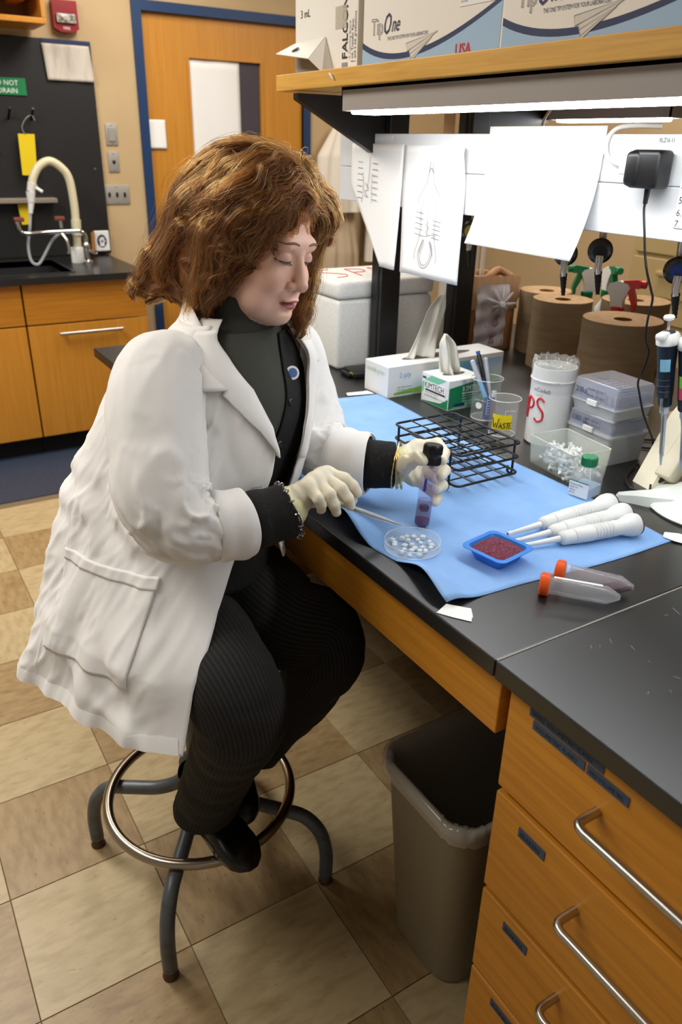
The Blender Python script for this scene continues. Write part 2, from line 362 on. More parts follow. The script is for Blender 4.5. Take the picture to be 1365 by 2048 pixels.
# ------------------------------------------------------------------ sink counter along the back wall
CX1, CY, CZ = 1.316, 4.05, .92
sb = MB(); sx0, sx1, sy0, sy1 = .35, .965, 4.16, 4.66
sb.box((-1.6, CY, CZ - .032), (CX1, sy0, CZ)).box((-1.6, sy1, CZ - .032), (CX1, YW - .003, CZ)).box((-1.6, sy0, CZ - .032), (sx0, sy1, CZ)).box((sx1, sy0, CZ - .032), (CX1, sy1, CZ))
ct = tag(sb.build('sink_counter', 'epoxy'), 'black epoxy sink counter along the back wall', 'counter')
bs = MB().box((sx0, sy0, CZ - .25), (sx1, sy1, CZ - .24)).box((sx0 - .012, sy0, CZ - .25), (sx0, sy1, CZ + .004)).box((sx1, sy0, CZ - .25), (sx1 + .012, sy1, CZ + .004)).box((sx0, sy0 - .012, CZ - .25), (sx1, sy0, CZ + .004)).box((sx0, sy1, CZ - .25), (sx1, sy1 + .012, CZ + .004))
bs.build('sink_basin', mat('grey_basin', '#2a2a2b', 0.4), ct)
def sink_cab(x0, x1, label, handle):
    c = thing('base_cabinet', label, 'cabinet', (x0, CY + .03, 0), 0, 'wooden cabinets under the sink counter'); w = x1 - x0
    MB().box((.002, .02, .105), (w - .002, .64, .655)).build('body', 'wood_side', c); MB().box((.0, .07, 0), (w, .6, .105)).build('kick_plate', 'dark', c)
    MB().rbox((.003, 0, .69), (w - .003, .02, .885), .002).build('front_panel', 'wood_x', c)
    d = MB().rbox((.003, 0, .107), (w - .003, .02, .683), .002).build('door', 'wood_v', c)
    if handle:
        hb = MB(); zx = .64
        hb.tube([(handle[0] - x0, -.03, zx), (handle[1] - x0, -.03, zx)], .009, 10); hb.tube([(handle[0] + .02 - x0, 0, zx), (handle[0] + .02 - x0, -.03, zx)], .006, 8); hb.tube([(handle[1] - .02 - x0, 0, zx), (handle[1] - .02 - x0, -.03, zx)], .006, 8)
        hb.build('handle', 'steel', d, True)
sink_cab(.69, 1.306, 'wooden cabinet with a steel bar handle, right end of the sink counter', (.837, 1.158))
sink_cab(.07, .687, 'plain wooden cabinet front under the sink, left of the handled one', None)
# gooseneck faucet with a plastic hose neck, chrome mixer with two handles
gf = thing('gooseneck_spout', 'tall cream plastic gooseneck spout curving over the sink', 'faucet', (1.079, 4.51, CZ))
M['cream'] = mat('cream_plastic', '#d8cfae', 0.4)
MB().lathe([(.034, 0), (.034, .075), (.03, .08)], (0, 0, 0), 20).build('base', 'white', gf, True, 40)
MB().tube(curve_pts([(0.005, 0, .07), (.012, 0, .2), (.014, 0, .30), (.004, 0, .42), (-.03, 0, .475), (-.085, 0, .505), (-.14, 0, .48), (-.175, 0, .43), (-.19, 0, .385)], 60), .021, 14).build('neck', 'cream', gf, True, 60)
MB().tube([(.009, 0, .14), (.014, 0, .22)], .026, 14).build('collar', 'cream', gf, True, 50)
nz = MB().tube([(-.183, 0, .40), (-.198, 0, .36)], [.026, .02], 12).tube([(-.198, 0, .36), (-.203, 0, .31)], [.024, .018], 12).tube([(-.203, 0, .31), (-.214, 0, .255)], [.016, .011], 12); nz.tube([(-.185, 0, .39), (-.145, -.03, .36)], .008, 8)
nz.build('nozzle', 'white', gf, True, 50)
hs = MB().tube(curve_pts([(-.214, 0, .26), (-.228, -.005, .19), (-.25, -.01, .10), (-.25, -.02, .03), (-.23, -.03, .005), (-.2, -.03, .02), (-.13, -.03, .12), (-.07, -.02, .165)], 50), .008, 8)
hs.build('drain_hose', clear('clear_hose', '#cdd2d6', .45, .15), gf, True, 60)
mx = thing('mixer_tap', 'chrome mixer tap with two red capped lever handles behind the sink', 'faucet', (1.115, 4.44, CZ))
b = MB().lathe([(.026, 0), (.026, .012), (.014, .02), (.012, .07), (.018, .08), (.018, .10), (.011, .11)], (0, 0, 0), 18)
b.tube(curve_pts([(0, 0, .10), (0, 0, .14), (-.02, 0, .165), (-.06, 0, .168), (-.2, 0, .166), (-.29, 0, .162), (-.325, 0, .175), (-.335, 0, .21), (-.335, 0, .225)], 50), .011, 12)
b.build('pipe', 'chrome', mx, True, 50)
for hx, hz in ((-.322, .23), (-.12, .23)):
    MB().tube([(hx, 0, hz - .045 if hx > -.2 else hz - .01), (hx, 0, hz)], .009, 10).build('stem', 'chrome', mx, True)
    MB().rbox((hx - .028, -.016, hz - .008), (hx + .022, .016, hz + .014), .006).build('lever_handle', mat('brown_red_cap', '#7a3d33', 0.4), mx, True)
MB().tube(curve_pts([(-.12, 0, .16), (-.105, -.02, .13), (-.10, -.03, .08), (-.107, -.03, .06)], 14), .008, 8).build('vacuum_arm', 'steel', mx, True)
MB().tube([(0, 0, .085), (.035, -.01, .05), (.05, -.01, .052)], .007, 8).build('valve_stem', 'chrome', mx, True)
hsn = thing('hand_wash_sign', 'small white sign with a blue hand picture standing on the sink counter', 'sign', (1.285, YW - .05, CZ))
MB().rbox((-.042, -.012, .022), (.045, 0, .135), .006).build('sign_plate', 'paper', hsn)
MB().prism([(-.05, .02), (-.042, .13), (-.044, .135), (-.06, .12), (-.065, .03)], -.03, .0, 1).build('side_panel', 'card', hsn)
sb_ = MB()
for a in range(0, 360, 12): 
    pass
ring = [(.028 * math.cos(t), -.0128, .078 + .036 * math.sin(t)) for t in np.linspace(0, 2 * math.pi, 24, endpoint=False)]
MB().add(ring, [tuple(range(24))[::-1]]).build('blue_disc', 'ink_navy', hsn)
hand = MB()
for a, l in ((-38, .024), (-14, .03), (6, .032), (26, .03), (62, .022)):
    d = Vector((math.sin(math.radians(a)), 0, math.cos(math.radians(a)))); p = Vector((0, -.0135, .07)); s_ = Vector((d.z, 0, -d.x)) * .0036
    hand.add([p - s_, p + s_, p + d * l + s_, p + d * l - s_], [(0, 1, 2, 3)])
hand.add([(-.012, -.0134, .05), (.012, -.0134, .05), (.014, -.0134, .08), (-.013, -.0134, .08)], [(0, 1, 2, 3)]); hand.build('hand_symbol', 'paper', hsn)
# ------------------------------------------------------------------ lab bench (an island: front edge x=.62, back edge x=2.16)
BZ, BX0, BX1, BY1, SEAM = .92, .62, 2.16, 2.53, .598
wt = thing('worktop', 'black epoxy worktop of the lab bench in two slabs', 'worktop', (BX0, SEAM, BZ))
for (a, b_) in ((SEAM + .001, BY1), (-.9, SEAM - .001)):
    MB().rbox((0, a - SEAM, -.028), (BX1 - BX0, b_ - SEAM, 0), .0025).build('slab', 'epoxy', wt)
MB().box((.004, -.0012, -.026), (BX1 - BX0, .0012, -.0002)).build('seam_filler', mat('seam_grey', '#8e8a80', 0.6), wt)
# small scratches and specks lying in the near slab
sc = MB(); r_ = np.random.default_rng(12)
for i in range(46):
    x, y = r_.uniform(.12, .9), r_.uniform(-.42, -.02); a = r_.uniform(0, 6.3); l = r_.uniform(.0015, .006) * (4 if i % 11 == 0 else 1); w = .0005
    d = Vector((math.cos(a), math.sin(a), 0)) * l; s_ = Vector((-d.y, d.x, 0)).normalized() * w; p = Vector((x, y, .0004))
    sc.add([p - d - s_, p + d - s_, p + d + s_, p - d + s_], [(0, 1, 2, 3)])
stuff(sc.build('scratches', mat('scratch_grey', '#8b8880', 0.7), wt))
# apron drawer over the knee space
ap = thing('apron_drawer', 'long wooden apron panel under the worktop over the knee space', 'drawer', (.64, .60, .785))
MB().rbox((0, 0, 0), (.022, 1.62, .105), .002).build('front', 'wood_h', ap); MB().box((.022, .02, .012), (.5, 1.60, .104)).build('drawer_box', 'wood_side', ap)
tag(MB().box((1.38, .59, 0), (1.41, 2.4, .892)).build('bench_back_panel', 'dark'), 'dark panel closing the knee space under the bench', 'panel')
tag(MB().box((.68, 2.30, 0), (1.38, 2.335, .892)).build('bench_end_panel', 'wood_side'), 'wooden end panel carrying the far end of the bench', 'panel')
# drawer cabinet
DC = thing('drawer_cabinet', 'wooden bench cabinet with four drawers and bar handles', 'cabinet', (.64, .585, 0)); W_ = .62
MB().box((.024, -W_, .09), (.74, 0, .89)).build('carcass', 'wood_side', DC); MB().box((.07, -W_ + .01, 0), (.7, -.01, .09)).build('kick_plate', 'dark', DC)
M['bluetape'] = mat('blue_tape', '#3d4d62', 0.7)
def tapestrip(d, y0, y1, z0, z1, txt):
    t_ = MB().box((-.0016, y0, z0), (-.0002, y1, z1)).build('tape_label', 'bluetape', d)
    h = (z1 - z0)
    text(txt, h * .66, (-.0016, y1 - .004, z0 + h * .25), (0, -1, 0), (0, 0, 1), 'ink', d, sx=min(1, (y1 - y0 - .008) / (len(txt) * h * .66 * .62)))
for k, (z0, z1) in enumerate(((.708, .884), (.505, .696), (.316, .494), (.095, .308))):
    d = MB().rbox((0, -W_ + .003, z0), (.022, -.003, z1), .0022).build('drawer', 'wood_h', DC)
    zh = (.805, .628, .448, .25)[k]
    MB().tube(curve_pts([(0, -.168, zh), (-.028, -.168, zh), (-.037, -.172, zh), (-.041, -.182, zh), (-.041, -.20, zh), (-.041, -.3, zh), (-.041, -.43, zh), (-.041, -.448, zh), (-.037, -.458, zh), (-.028, -.462, zh), (0, -.462, zh)], 60), .0062, 12).build('handle', 'steel', d, True, 60)
    if k == 0:
        tapestrip(d, -.165, -.042, .862, .876, 'SMALL VOLUMETRIC FLASKS'); tapestrip(d, -.138, -.05, .845, .859, 'VOLUMETRIC FLASKS'); tapestrip(d, -.205, -.142, .845, .859, 'MED VOLUMETRIC')
    else:
        tapestrip(d, -.105, -.055, (0, .655, .458, .276)[k], (0, .672, .475, .292)[k], ('', 'BEAKERS', 'BEAKERS', 'FUNNELS')[k])
# waste bin with its clear liner
tb = thing('waste_bin', 'tall brown grey waste bin with a clear liner under the bench', 'bin', (.88, .81, 0))
def rrect(hx, hy, r, z, n=8):
    P = []
    for cx, cy, a0 in ((hx - r, hy - r, 0), (-hx + r, hy - r, 90), (-hx + r, -hy + r, 180), (hx - r, -hy + r, 270)):
        for a in np.linspace(a0, a0 + 90, n): P.append((cx + r * math.cos(math.radians(a)), cy + r * math.sin(math.radians(a)), z))
    return P
bb = [rrect(.155, .092, .045, 0.0), rrect(.165, .10, .05, .008), rrect(.193, .126, .055, .44), rrect(.20, .133, .058, .445), rrect(.20, .133, .058, .468), rrect(.192, .126, .054, .47), rrect(.188, .121, .052, .44), rrect(.16, .096, .045, .012)]
g = MB().grid(np.array(bb), True); n_ = len(bb[0]); g.f.append(tuple(range(n_))[::-1]); g.f.append(tuple((len(bb) - 1) * n_ + i for i in range(n_)))
g.build('bucket', mat('taupe_plastic', '#80745c', 0.45, bump=(300, .05, .0005)), tb, True, 35)
ln = []; rr = np.random.default_rng(4)
def ring(hx, hy, z, amp, seed):
    q = np.array(rrect(hx, hy, .058, z, 26)); r2 = np.random.default_rng(seed); m = len(q); t = np.arange(m) / m * 2 * np.pi
    w = sum(np.sin(t * k + r2.uniform(0, 6)) * r2.uniform(.4, 1) for k in (9, 17, 26, 41)) * amp
    q[:, 2] += w; q[:, :2] *= (1 + w[:, None] * 1.2); return q
for hx, hy, z, a, s_ in ((.2025, .1355, .437, .0022, 1), (.2045, .1375, .45, .0016, 2), (.2055, .1385, .466, .0016, 3), (.199, .132, .474, .002, 4), (.189, .123, .470, .002, 5), (.183, .117, .43, .004, 6), (.172, .107, .30, .006, 7), (.15, .088, .06, .006, 8)):
    ln.append(ring(hx, hy, z, a, s_))
MB().grid(np.array(ln), True).build('bin_liner', clear('liner_film', '#d6d0c2', .42, .16, spec=1.0), tb, True, 180)

# ------------------------------------------------------------------ overhead shelf on two pairs of posts
PY = 1.895; SX0, SX1, SY1, SZ0, SZ1 = 1.02, 1.95, 1.99, 1.650, 1.686
for i, (px, lab) in enumerate(((1.32, 'black slotted steel post in front of the white foam box'), (1.60, 'black slotted steel post behind the tissue box'))):
    p = thing('shelf_post', lab, 'post', (px, PY, BZ), 0, 'black posts carrying the overhead shelf')
    b = MB().box((-.032, -.026, 0), (.032, .026, SZ0 - BZ))
    b.build('upright', 'blackmetal', p); MB().box((-.0335, -.012, .004), (-.0318, -.004, SZ0 - BZ - .03)).build('slot_channel', 'dark', p)
    MB().rbox((-.06, -.05, 0), (.06, .034, .006), .002).build('base_plate', 'blackmetal', p)
    for zz in (.60, .685): MB().lathe([(.006, 0), (.006, .003), (0, .0032)], (.012, -.026, zz), 10, (0, -1, 0)).build('bolt', 'dark', p)
    q = [(-.032, -.155), (-.032, -.006), (-.295, -.006), (-.295, -.020), (-.275, -.030)] if i == 0 else [(.032, -.155), (.032, -.006), (.34, -.006), (.34, -.022), (.30, -.034)]
    MB().prism([(a, SZ0 - BZ + z) for a, z in q], -.012, .012, 1).build('bracket', 'blackmetal', p)
    hb = MB().rbox((-.031, -.034, SZ0 - BZ - .155), (.031, -.026, SZ0 - BZ - .006), .002); hb.build('hinge_plate', 'blackmetal', p)
tag(MB().rbox((SX0, -.9, SZ0), (SX1, SY1, SZ1), .002).build('overhead_shelf', 'shelf_wood'), 'long wooden shelf board above the bench', 'shelf')
# fluorescent fixtures under the shelf
M['fix'] = mat('fixture_grey', '#a09890', 0.5); M['glow'] = mat('lamp_tube', '#ffffff', 0.5, emit=20.0, emit_col=(.93, .97, 1.0))
M['glow2'] = mat('lamp_tube_rear', '#ffffff', 0.5, emit=20.0, emit_col=(.95, .97, 1.0))
def fixture(x0, x1, y0, y1, zb, label, g):
    o = thing('under_shelf_light', label, 'light', ((x0 + x1) / 2, (y0 + y1) / 2, zb)); hx, hy = (x1 - x0) / 2, (y1 - y0) / 2
    MB().box((-hx, -hy, .008), (-hx + .004, hy, SZ0 - zb)).box((hx - .004, -hy, .008), (hx, hy, SZ0 - zb)).box((-hx, -hy, SZ0 - zb - .006), (hx, hy, SZ0 - zb)).box((-hx, hy - .004, .008), (hx, hy, SZ0 - zb)).box((-hx, -hy, .008), (hx, -hy + .004, SZ0 - zb)).build('housing', 'fix', o)
    MB().rbox((-hx + .006, -hy + .04, .001), (hx - .006, hy - .03, .016), .004).build('diffuser', g, o)
    return o
fixture(1.045, 1.125, -.75, 1.71, 1.594, 'long fluorescent light under the front of the overhead shelf', 'glow')
fixture(1.86, 1.93, 1.44, 1.87, 1.604, 'short fluorescent light under the rear of the overhead shelf', 'glow2')
tag(MB().tube(curve_pts([(1.66, 1.66, 1.648), (1.65, 1.65, 1.63), (1.60, 1.62, 1.60), (1.56, 1.585, 1.577), (1.50, 1.54, 1.572)], 30), .004, 8).build('lamp_cable', 'white', None, True, 60), 'white cable looping down from the rear shelf light', 'cable')
# white service raceway on the posts
RX = 1.2865
rw = thing('service_raceway', 'white metal service panel fixed across the shelf posts', 'panel', (RX, .5, 1.389))
M['raceway'] = mat('raceway_white', '#d9dadb', 0.4)
MB().rbox((-.03, -1.4, 0), (0, 1.56, .088), .002).build('lower_cover', 'raceway', rw); MB().rbox((-.03, -1.4, .089), (0, 1.56, .171), .002).build('upper_cover', 'raceway', rw)
text('RLZ16 11', .010, (-.0305, .545 - .06, .158), (0, -1, 0), (0, 0, 1), 'ink', rw, sx=.8)
MB().lathe([(.0075, 0), (.0075, .0012), (0, .0013)], (-.03, .42, .115), 20, (-1, 0, 0)).build('round_badge', mat('badge_blue', '#2c5f86', 0.5), rw)
strokes([[(-.004, .0), (-.001, -.003), (.004, .003)]], .0016, (-.0315, .42, .115), (0, -1, 0), (0, 0, 1), 'paper', rw, 'tick_mark')
MB().rbox((-.032, .30, .022), (-.0302, .425, .10), .001).build('list_label', 'paper', rw)
for t_, z in (('4.', .083), ('5.', .062), ('6.', .042), ('7.', .024)): text(t_, .016, (-.0321, .422, z), (0, -1, 0), (0, 0, 1), 'ink', rw)
# gas taps under the raceway
def tap(y, z, ring_m, label, x=1.44, a=-20):
    o = thing('bench_tap', label, 'tap', (x, y, z), 0, 'chrome bench taps below the raceway')
    MB().lathe([(0, -.010), (.026, -.010), (.0275, -.004), (.0275, .004), (.023, .010), (.014, .012), (.012, .022), (0, .023)], (0, 0, 0), 24, (-.75, -.66, 0)).build('escutcheon', mat('dark_chrome', '#55575a', .22, 1.0), o, True, 35)
    MB().lathe([(.016, 0), (.016, .005), (.009, .006)], (-.018, -.016, 0), 20, (-.75, -.66, 0)).build('index_ring', ring_m, o, True)
    MB().tube(curve_pts([(0, 0, 0), (.01, .008, .04), (-.02, 0, .10), (RX + .006 - x, 0, .105)], 24), .008, 8).build('supply_pipe', 'steel', o, True, 60)
    MB().tube([(-.022, -.02, -.008), (-.027, -.024, -.034), (-.026, -.027, -.046)], [.009, .008, .007], 10).build('outlet', 'chrome', o, True)
    c, s_ = math.cos(math.radians(a)), math.sin(math.radians(a))
    pts = [(-.024 - .004 * k, -.024 - .012 * k, -.040 - .048 * k) for k in np.linspace(0, 1, 12)]
    MB().tube(pts, [.0085 - .00042 * k + (.0009 if k % 2 else 0) for k in range(12)], 10).build('hose_barb', 'black', o, True)
tap(1.675, 1.332, mat('ring_yellow', '#d6b62a', .4), 'chrome tap with a yellow ring, below the blank white sheet left corner')
tap(1.335, 1.312, mat('ring_red', '#a8282a', .4), 'chrome tap with a red ring, half hidden by the blank sheet')
tap(1.235, 1.330, 'black', 'black faced chrome tap right of the blank white sheet')
tap(1.03, 1.315, mat('ring_blue', '#1d3f92', .4), 'chrome tap with a blue index at the right edge of the photo')
# rear wall of the raceway top: rear label seen between the posts
tag(MB().box((1.50, 1.86, 1.565), (1.505, 1.905, 1.64)).build('rear_label', 'tan_card'), 'tan card fixed between the two shelf posts', 'card')
# sheets hanging from the raceway
def hung(name, y0, y1, z1, z0, label, curl=0.0, lift=0.0, skewy=0.0, nar=0.0, side=0.0):
    n, k = 16, 20; V = np.zeros((k, n, 3))
    for j in range(k):
        q = j / (k - 1)
        for i in range(n):
            s_ = i / (n - 1); yl = y0 - nar * max(0, q - .35) / .65; y = yl + (y1 - yl) * s_
            V[j, i] = (RX - .0335 - curl * max(0, q - .25) ** 2 - side * max(0, .2 - abs(q - .05)) * s_ ** 6 - .002 * math.sin(5 * s_ + 4 * q) - .012 * q * math.sin(math.pi * s_) ** 2 * (1 if curl < .01 else 0), y + skewy * q, z1 - (z1 - z0) * q)
    o = MB().grid(V).build(name, 'paper', None, True, 180); md = o.modifiers.new('solid', 'SOLIDIFY'); md.thickness = .0005
    return tag(o, label, 'paper')
d1 = hung('drawing_sheet', 1.988, 1.746, 1.536, 1.232, 'small white sheet with a faint labelled dissection drawing, left of the larger drawing', .02, 0, 0.0, .17)
d2 = hung('drawing_sheet', 1.741, 1.498, 1.534, 1.230, 'white sheet with a pencil drawing of an animal outline, hanging on the raceway', .012, 0, -.012, 0, .06)
hung('blank_sheet', 1.427, 1.104, 1.574, 1.335, 'large blank white sheet taped over the middle of the raceway', .085, 0, .0)
def sheet_x(z1, z0, curl, q0=.25): return lambda p: RX - .0335 - curl * max(0, (z1 - p[2]) / (z1 - z0) - q0) ** 2 - (.016 * math.sin(math.pi * .5) ** 2 * ((z1 - p[2]) / (z1 - z0)) if curl < .01 else 0) - .002
M['pencil'] = mat('pencil_grey', '#4c4c50', .8)
O2 = (RX - .043, 1.622, 1.52); U2, V2 = (0, -1, 0), (0, 0, 1)
def mir(p): return [(-a, b) for a, b in p]
def cr(p, n=24): return [tuple(q[:2]) for q in curve_pts([(a, b, 0) for a, b in p], n)]
body = cr([(-.004, -.02), (-.012, -.06), (-.02, -.075), (-.042, -.10), (-.044, -.115)]); leg = cr([(-.02, -.105), (-.03, -.13), (-.028, -.17), (-.032, -.20), (-.045, -.235), (-.043, -.25)])
leg2 = cr([(-.03, -.235), (-.018, -.21), (-.012, -.2)])
paths = [body, mir(body), leg, mir(leg), leg2, mir(leg2), cr([(-.01, -.045), (0, -.035), (.008, -.045)]), [(0, -.115), (-.002, -.15), (.002, -.17), (-.002, -.19)],
         cr([(-.015, -.2), (-.03, -.235), (-.02, -.262), (.0, -.267), (.02, -.25), (.026, -.225), (.015, -.2)]), cr([(-.01, -.2), (-.024, -.235), (-.016, -.256), (.0, -.26), (.016, -.246), (.021, -.225), (.012, -.203)]),
         cr([(-.028, -.19), (-.012, -.192), (0, -.19), (.02, -.186), (.03, -.187)])]
for k in range(5): paths += [[(-.052, -.136 - .013 * k), (-.02, -.139 - .013 * k)], [(.018, -.152 - .01 * k), (.052, -.155 - .01 * k)]]
paths += [cr([(.0, -.16), (-.006, -.165), (.004, -.172), (-.005, -.18), (.003, -.186)])]
strokes(paths, .0013, O2, U2, V2, 'pencil', d2, 'pencil_drawing', .0012, sheet_x(1.534, 1.230, .012))
O1 = (RX - .0395, 1.892, 1.525); p1 = [[(0, -.02), (-.002, -.05), (-.006, -.08), (-.012, -.10)], cr([(-.022, -.085), (-.005, -.10), (-.022, -.108), (-.008, -.12), (-.024, -.118)]), cr([(-.035, -.06), (-.03, -.10), (-.036, -.135)]), cr([(.012, -.06), (.01, -.10), (.014, -.135)])]
for k in range(7): p1 += [[(-.06, -.034 - .015 * k), (-.035, -.035 - .015 * k)], [(.012, -.036 - .015 * k), (.038, -.037 - .015 * k)]]
strokes(p1, .0013, O1, U2, V2, 'pencil', d1, 'pencil_drawing', .0012, sheet_x(1.536, 1.232, .02))
tag(MB().box((RX - .0325, 1.80, 1.543), (RX - .0312, 1.87, 1.556)).build('tape_strip', clear('clear_tape', '#f2f4f6', .7, .3)), 'strip of clear tape above the small drawing sheet', 'tape')
# black power adapter with white plug and long cord
pa = thing('power_adapter', 'black power adapter plugged into the white raceway', 'adapter', (RX - .03, .975, 1.503))
b = MB().rbox((-.05, -.034, -.030), (-.008, .030, .032), .008, 3); b.build('body', 'black', pa, True, 50)
MB().rbox((-.012, -.026, -.022), (0, .026, .028), .003).build('plug_base', 'black', pa, True); MB().rbox((-.054, .004, -.028), (-.03, .036, .030), .01, 3).build('shoulder', 'black', pa, True, 50)
MB().tube([(-.03, -.006, -.028), (-.03, -.006, -.055)], [.0055, .004], 10).build('strain_relief', 'black', pa, True)
wp = thing('white_plug', 'white plug and cable on the left side of the black adapter', 'plug', (RX - .04, 1.035, 1.508))
MB().rbox((-.014, -.022, -.015), (.014, .012, .015), .004, 2).build('plug_body', 'white', wp, True, 50)
MB().tube(curve_pts([(0, .010, 0), (0, .03, .004), (.002, .055, .016), (.006, .064, .04), (.012, .052, .06), (.026, .025, .066), (.06, -.01, .066)], 40), .0045, 8).build('cable', 'white', wp, True, 60)
cord = curve_pts([(1.2265, .969, 1.452), (1.2262, .968, 1.436)] + [(1.222, 0.955, 1.4), (1.222, 0.946, 1.366), (1.224, 0.936, 1.335), (1.24, 0.933, 1.304), (1.255, 0.937, 1.284), (1.256, 0.94, 1.247), (1.26, 0.94, 1.209), (1.277, 0.94, 1.183), (1.274, 0.944, 1.144), (1.279, 0.952, 1.121), (1.293, 0.953, 1.093), (1.307, 0.945, 1.052), (1.327, 0.939, 1.018), (1.343, 0.936, 0.989), (1.347, 0.941, 0.957), (1.343, 0.95, 0.925)] + [(1.355, .972, .926), (1.307, .952, .925), (1.27, .93, .9245), (1.243, .897, .9245), (1.247, .868, .9245), (1.262, .866, .927), (1.274, .874, .932)], 170)
tag(MB().tube(cord, .0022, 7).build('charging_cable', 'black', None, True, 60), 'thin black cord hanging from the adapter down to the pipettor charger', 'cord')
tag(MB().tube(curve_pts([(1.60, 1.02, .924), (1.52, 1.06, .924), (1.46, 1.10, .924), (1.44, 1.06, .924), (1.50, 1.0, .924), (1.56, .97, .925), (1.46, .985, .932), (1.40, .97, .924), (1.42, .94, .924), (1.52, .93, .924)], 80), .0026, 7).build('coiled_cord', 'black', None, True, 60), 'tangle of black cord lying on the worktop behind the tip boxes', 'cord')

# ------------------------------------------------------------------ boxes on the overhead shelf
M['carton'] = mat('white_carton', '#e8e3d8', 0.6); M['carton_blue'] = mat('carton_blue', '#9bbad6', 0.6)
SZ = SZ1
def bezier2(a, b, c, n=16): return [((1 - t) ** 2 * a[0] + 2 * t * (1 - t) * b[0] + t * t * c[0], (1 - t) ** 2 * a[1] + 2 * t * (1 - t) * b[1] + t * t * c[1]) for t in np.linspace(0, 1, n)]
def tip_carton(y1, y0, x0, depth, h, label, usa):
    o = thing('tip_carton', label, 'box', (x0, y1, SZ)); L_ = y1 - y0
    MB().rbox((0, -L_, 0), (depth, 0, h), .0015).build('carton', 'carton', o)
    U, V_, OO = (0, -1, 0), (0, 0, 1), (-.0003, 0, 0)
    top = bezier2((0, .055), (L_ * .35, -.02), (L_ - .012, .095), 22); low = [(a, b - .012 * (1 - a / L_ * .3)) for a, b in top]
    n = len(top)
    P = lambda a, b, off=.0008: (-off, -a, max(b, .0005))
    MB().add([P(a, b) for a, b in top] + [P(a, b) for a, b in low], [(n + i, n + i + 1, i + 1, i) for i in range(n - 1)]).build('blue_band', 'ink_navy', o)
    q = [P(a, b, .0006) for a, b in low] + [P(a, .0005, .0006) for a, b in low]
    MB().add(q, [(n + i, n + i + 1, i + 1, i) for i in range(n - 1)]).build('blue_field', 'carton_blue', o)
    # end face (towards the right) with the same band
    MB().add([(.0, -L_ - .0006, .0005), (depth, -L_ - .0006, .0005), (depth, -L_ - .0006, .045), (0, -L_ - .0006, .082)], [(0, 1, 2, 3)]).build('side_field', 'carton_blue', o)
    MB().add([(.0, -L_ - .0008, .082), (depth, -L_ - .0008, .045), (depth, -L_ - .0008, .055), (0, -L_ - .0008, .095)], [(0, 1, 2, 3)]).build('side_band', 'ink_navy', o)
    text('Tip', .044, (0, -.035, .066), U, V_, 'ink_grey', o, off=.0012, outline=True, sx=.8); text('O', .056, (0, -.080, .064), U, V_, 'ink_navy', o, off=.0014, shear=.35, sx=.62); text('ne', .042, (0, -.112, .067), U, V_, 'ink_navy', o, off=.0014, shear=.4, sx=.72)
    text('THE ONE TIP SYSTEM FOR YOUR LABORATORY', .0095, (0, -.098, .052), U, V_, 'ink_navy', o, off=.0012, sx=.72, bold=.0)
    # printed pipette tips
    for (a0, b0, a1, b1, w0) in ((.185, .020, .272, .056, .009), (.172, .034, .275, .055, .0075), (.188, .014, .255, .046, .0075)):
        d = Vector((a1 - a0, b1 - b0)).normalized(); nn = Vector((-d.y, d.x))
        pts = [(a0 + nn.x * w0, b0 + nn.y * w0), (a0 - nn.x * w0, b0 - nn.y * w0), (a1 - nn.x * .001, b1 - nn.y * .001), (a1 + nn.x * .001, b1 + nn.y * .001)]
        k_ = .0010 + a0 * .0005
        MB().add([(-k_, -a, max(b, .001)) for a, b in pts], [(0, 1, 2, 3)]).build('printed_tip', mat('print_grey', '#d3cfc5', .7), o)
        strokes([[pts[0], pts[1], pts[2], pts[0]]], .0008, (-k_ - .0001, 0, 0), U, V_, 'ink_grey', o, 'tip_outline')
    lx = L_ - .135
    MB().box((-.0012, -lx - .10, h - .062), (-.0006, -lx, h - .002)).build('address_label', 'paper', o)
    for r_i in range(5): text(('Lot 1200 tips', '1000 uL filter', 'Sterile bulk pack', 'Qty 10 x 96', 'see insert')[r_i], .008, (-.0008, -lx - .004, h - .014 - r_i * .0105), U, V_, 'ink', o, sx=.7)
    bc = MB(); rb = np.random.default_rng(5)
    for (zz, hh, w) in ((h - .018, .010, .045), (h - .034, .011, .045), (h - .052, .011, .022)):
        a = 0
        while a < w: 
            wd = rb.choice([.0008, .0014, .002]); bc.box((-.0017, -lx - .048 - a - wd, zz), (-.0013, -lx - .048 - a, zz + hh)); a += wd + rb.choice([.0007, .0012])
    bc.build('barcode', 'ink', o)
    if usa: text('USA', .026, (0, -.335, .009), U, V_, 'ink_red', o, off=.0014, bold=.0006)
    return o
tip_carton(1.712, 1.238, 1.10, .30, .150, 'white and pale blue pipette tip carton, left one on the overhead shelf', True)
tip_carton(1.228, .70, 1.085, .30, .15, 'white and pale blue pipette tip carton at the right end of the shelf', False)
tag(MB().rbox((1.13, 1.25, SZ + .1505), (1.40, 1.70, SZ + .21), .002).build('blue_carton', 'carton_blue'), 'plain pale blue carton lying on the left tip carton', 'box')
fb = thing('pipet_carton', 'opened white carton of transfer pipets at the left end of the shelf', 'box', (1.098, 1.872, SZ))
MB().rbox((-.005, -.148, 0), (.30, .148, .24), .0015).build('carton', 'carton', fb)
MB().add([(-.006, .146, .075), (-.006, -.005, .078), (-.05, .0, .03), (-.055, .160, .05)], [(0, 1, 2, 3)]).build('front_flap', 'carton', fb).modifiers.new('s', 'SOLIDIFY').thickness = .002
MB().add([(-.0055, -.005, .078), (-.0055, -.045, .001), (-.035, -.04, .001), (-.05, .0, .03)], [(0, 1, 2, 3)]).build('side_flap', 'carton', fb).modifiers.new('s', 'SOLIDIFY').thickness = .002
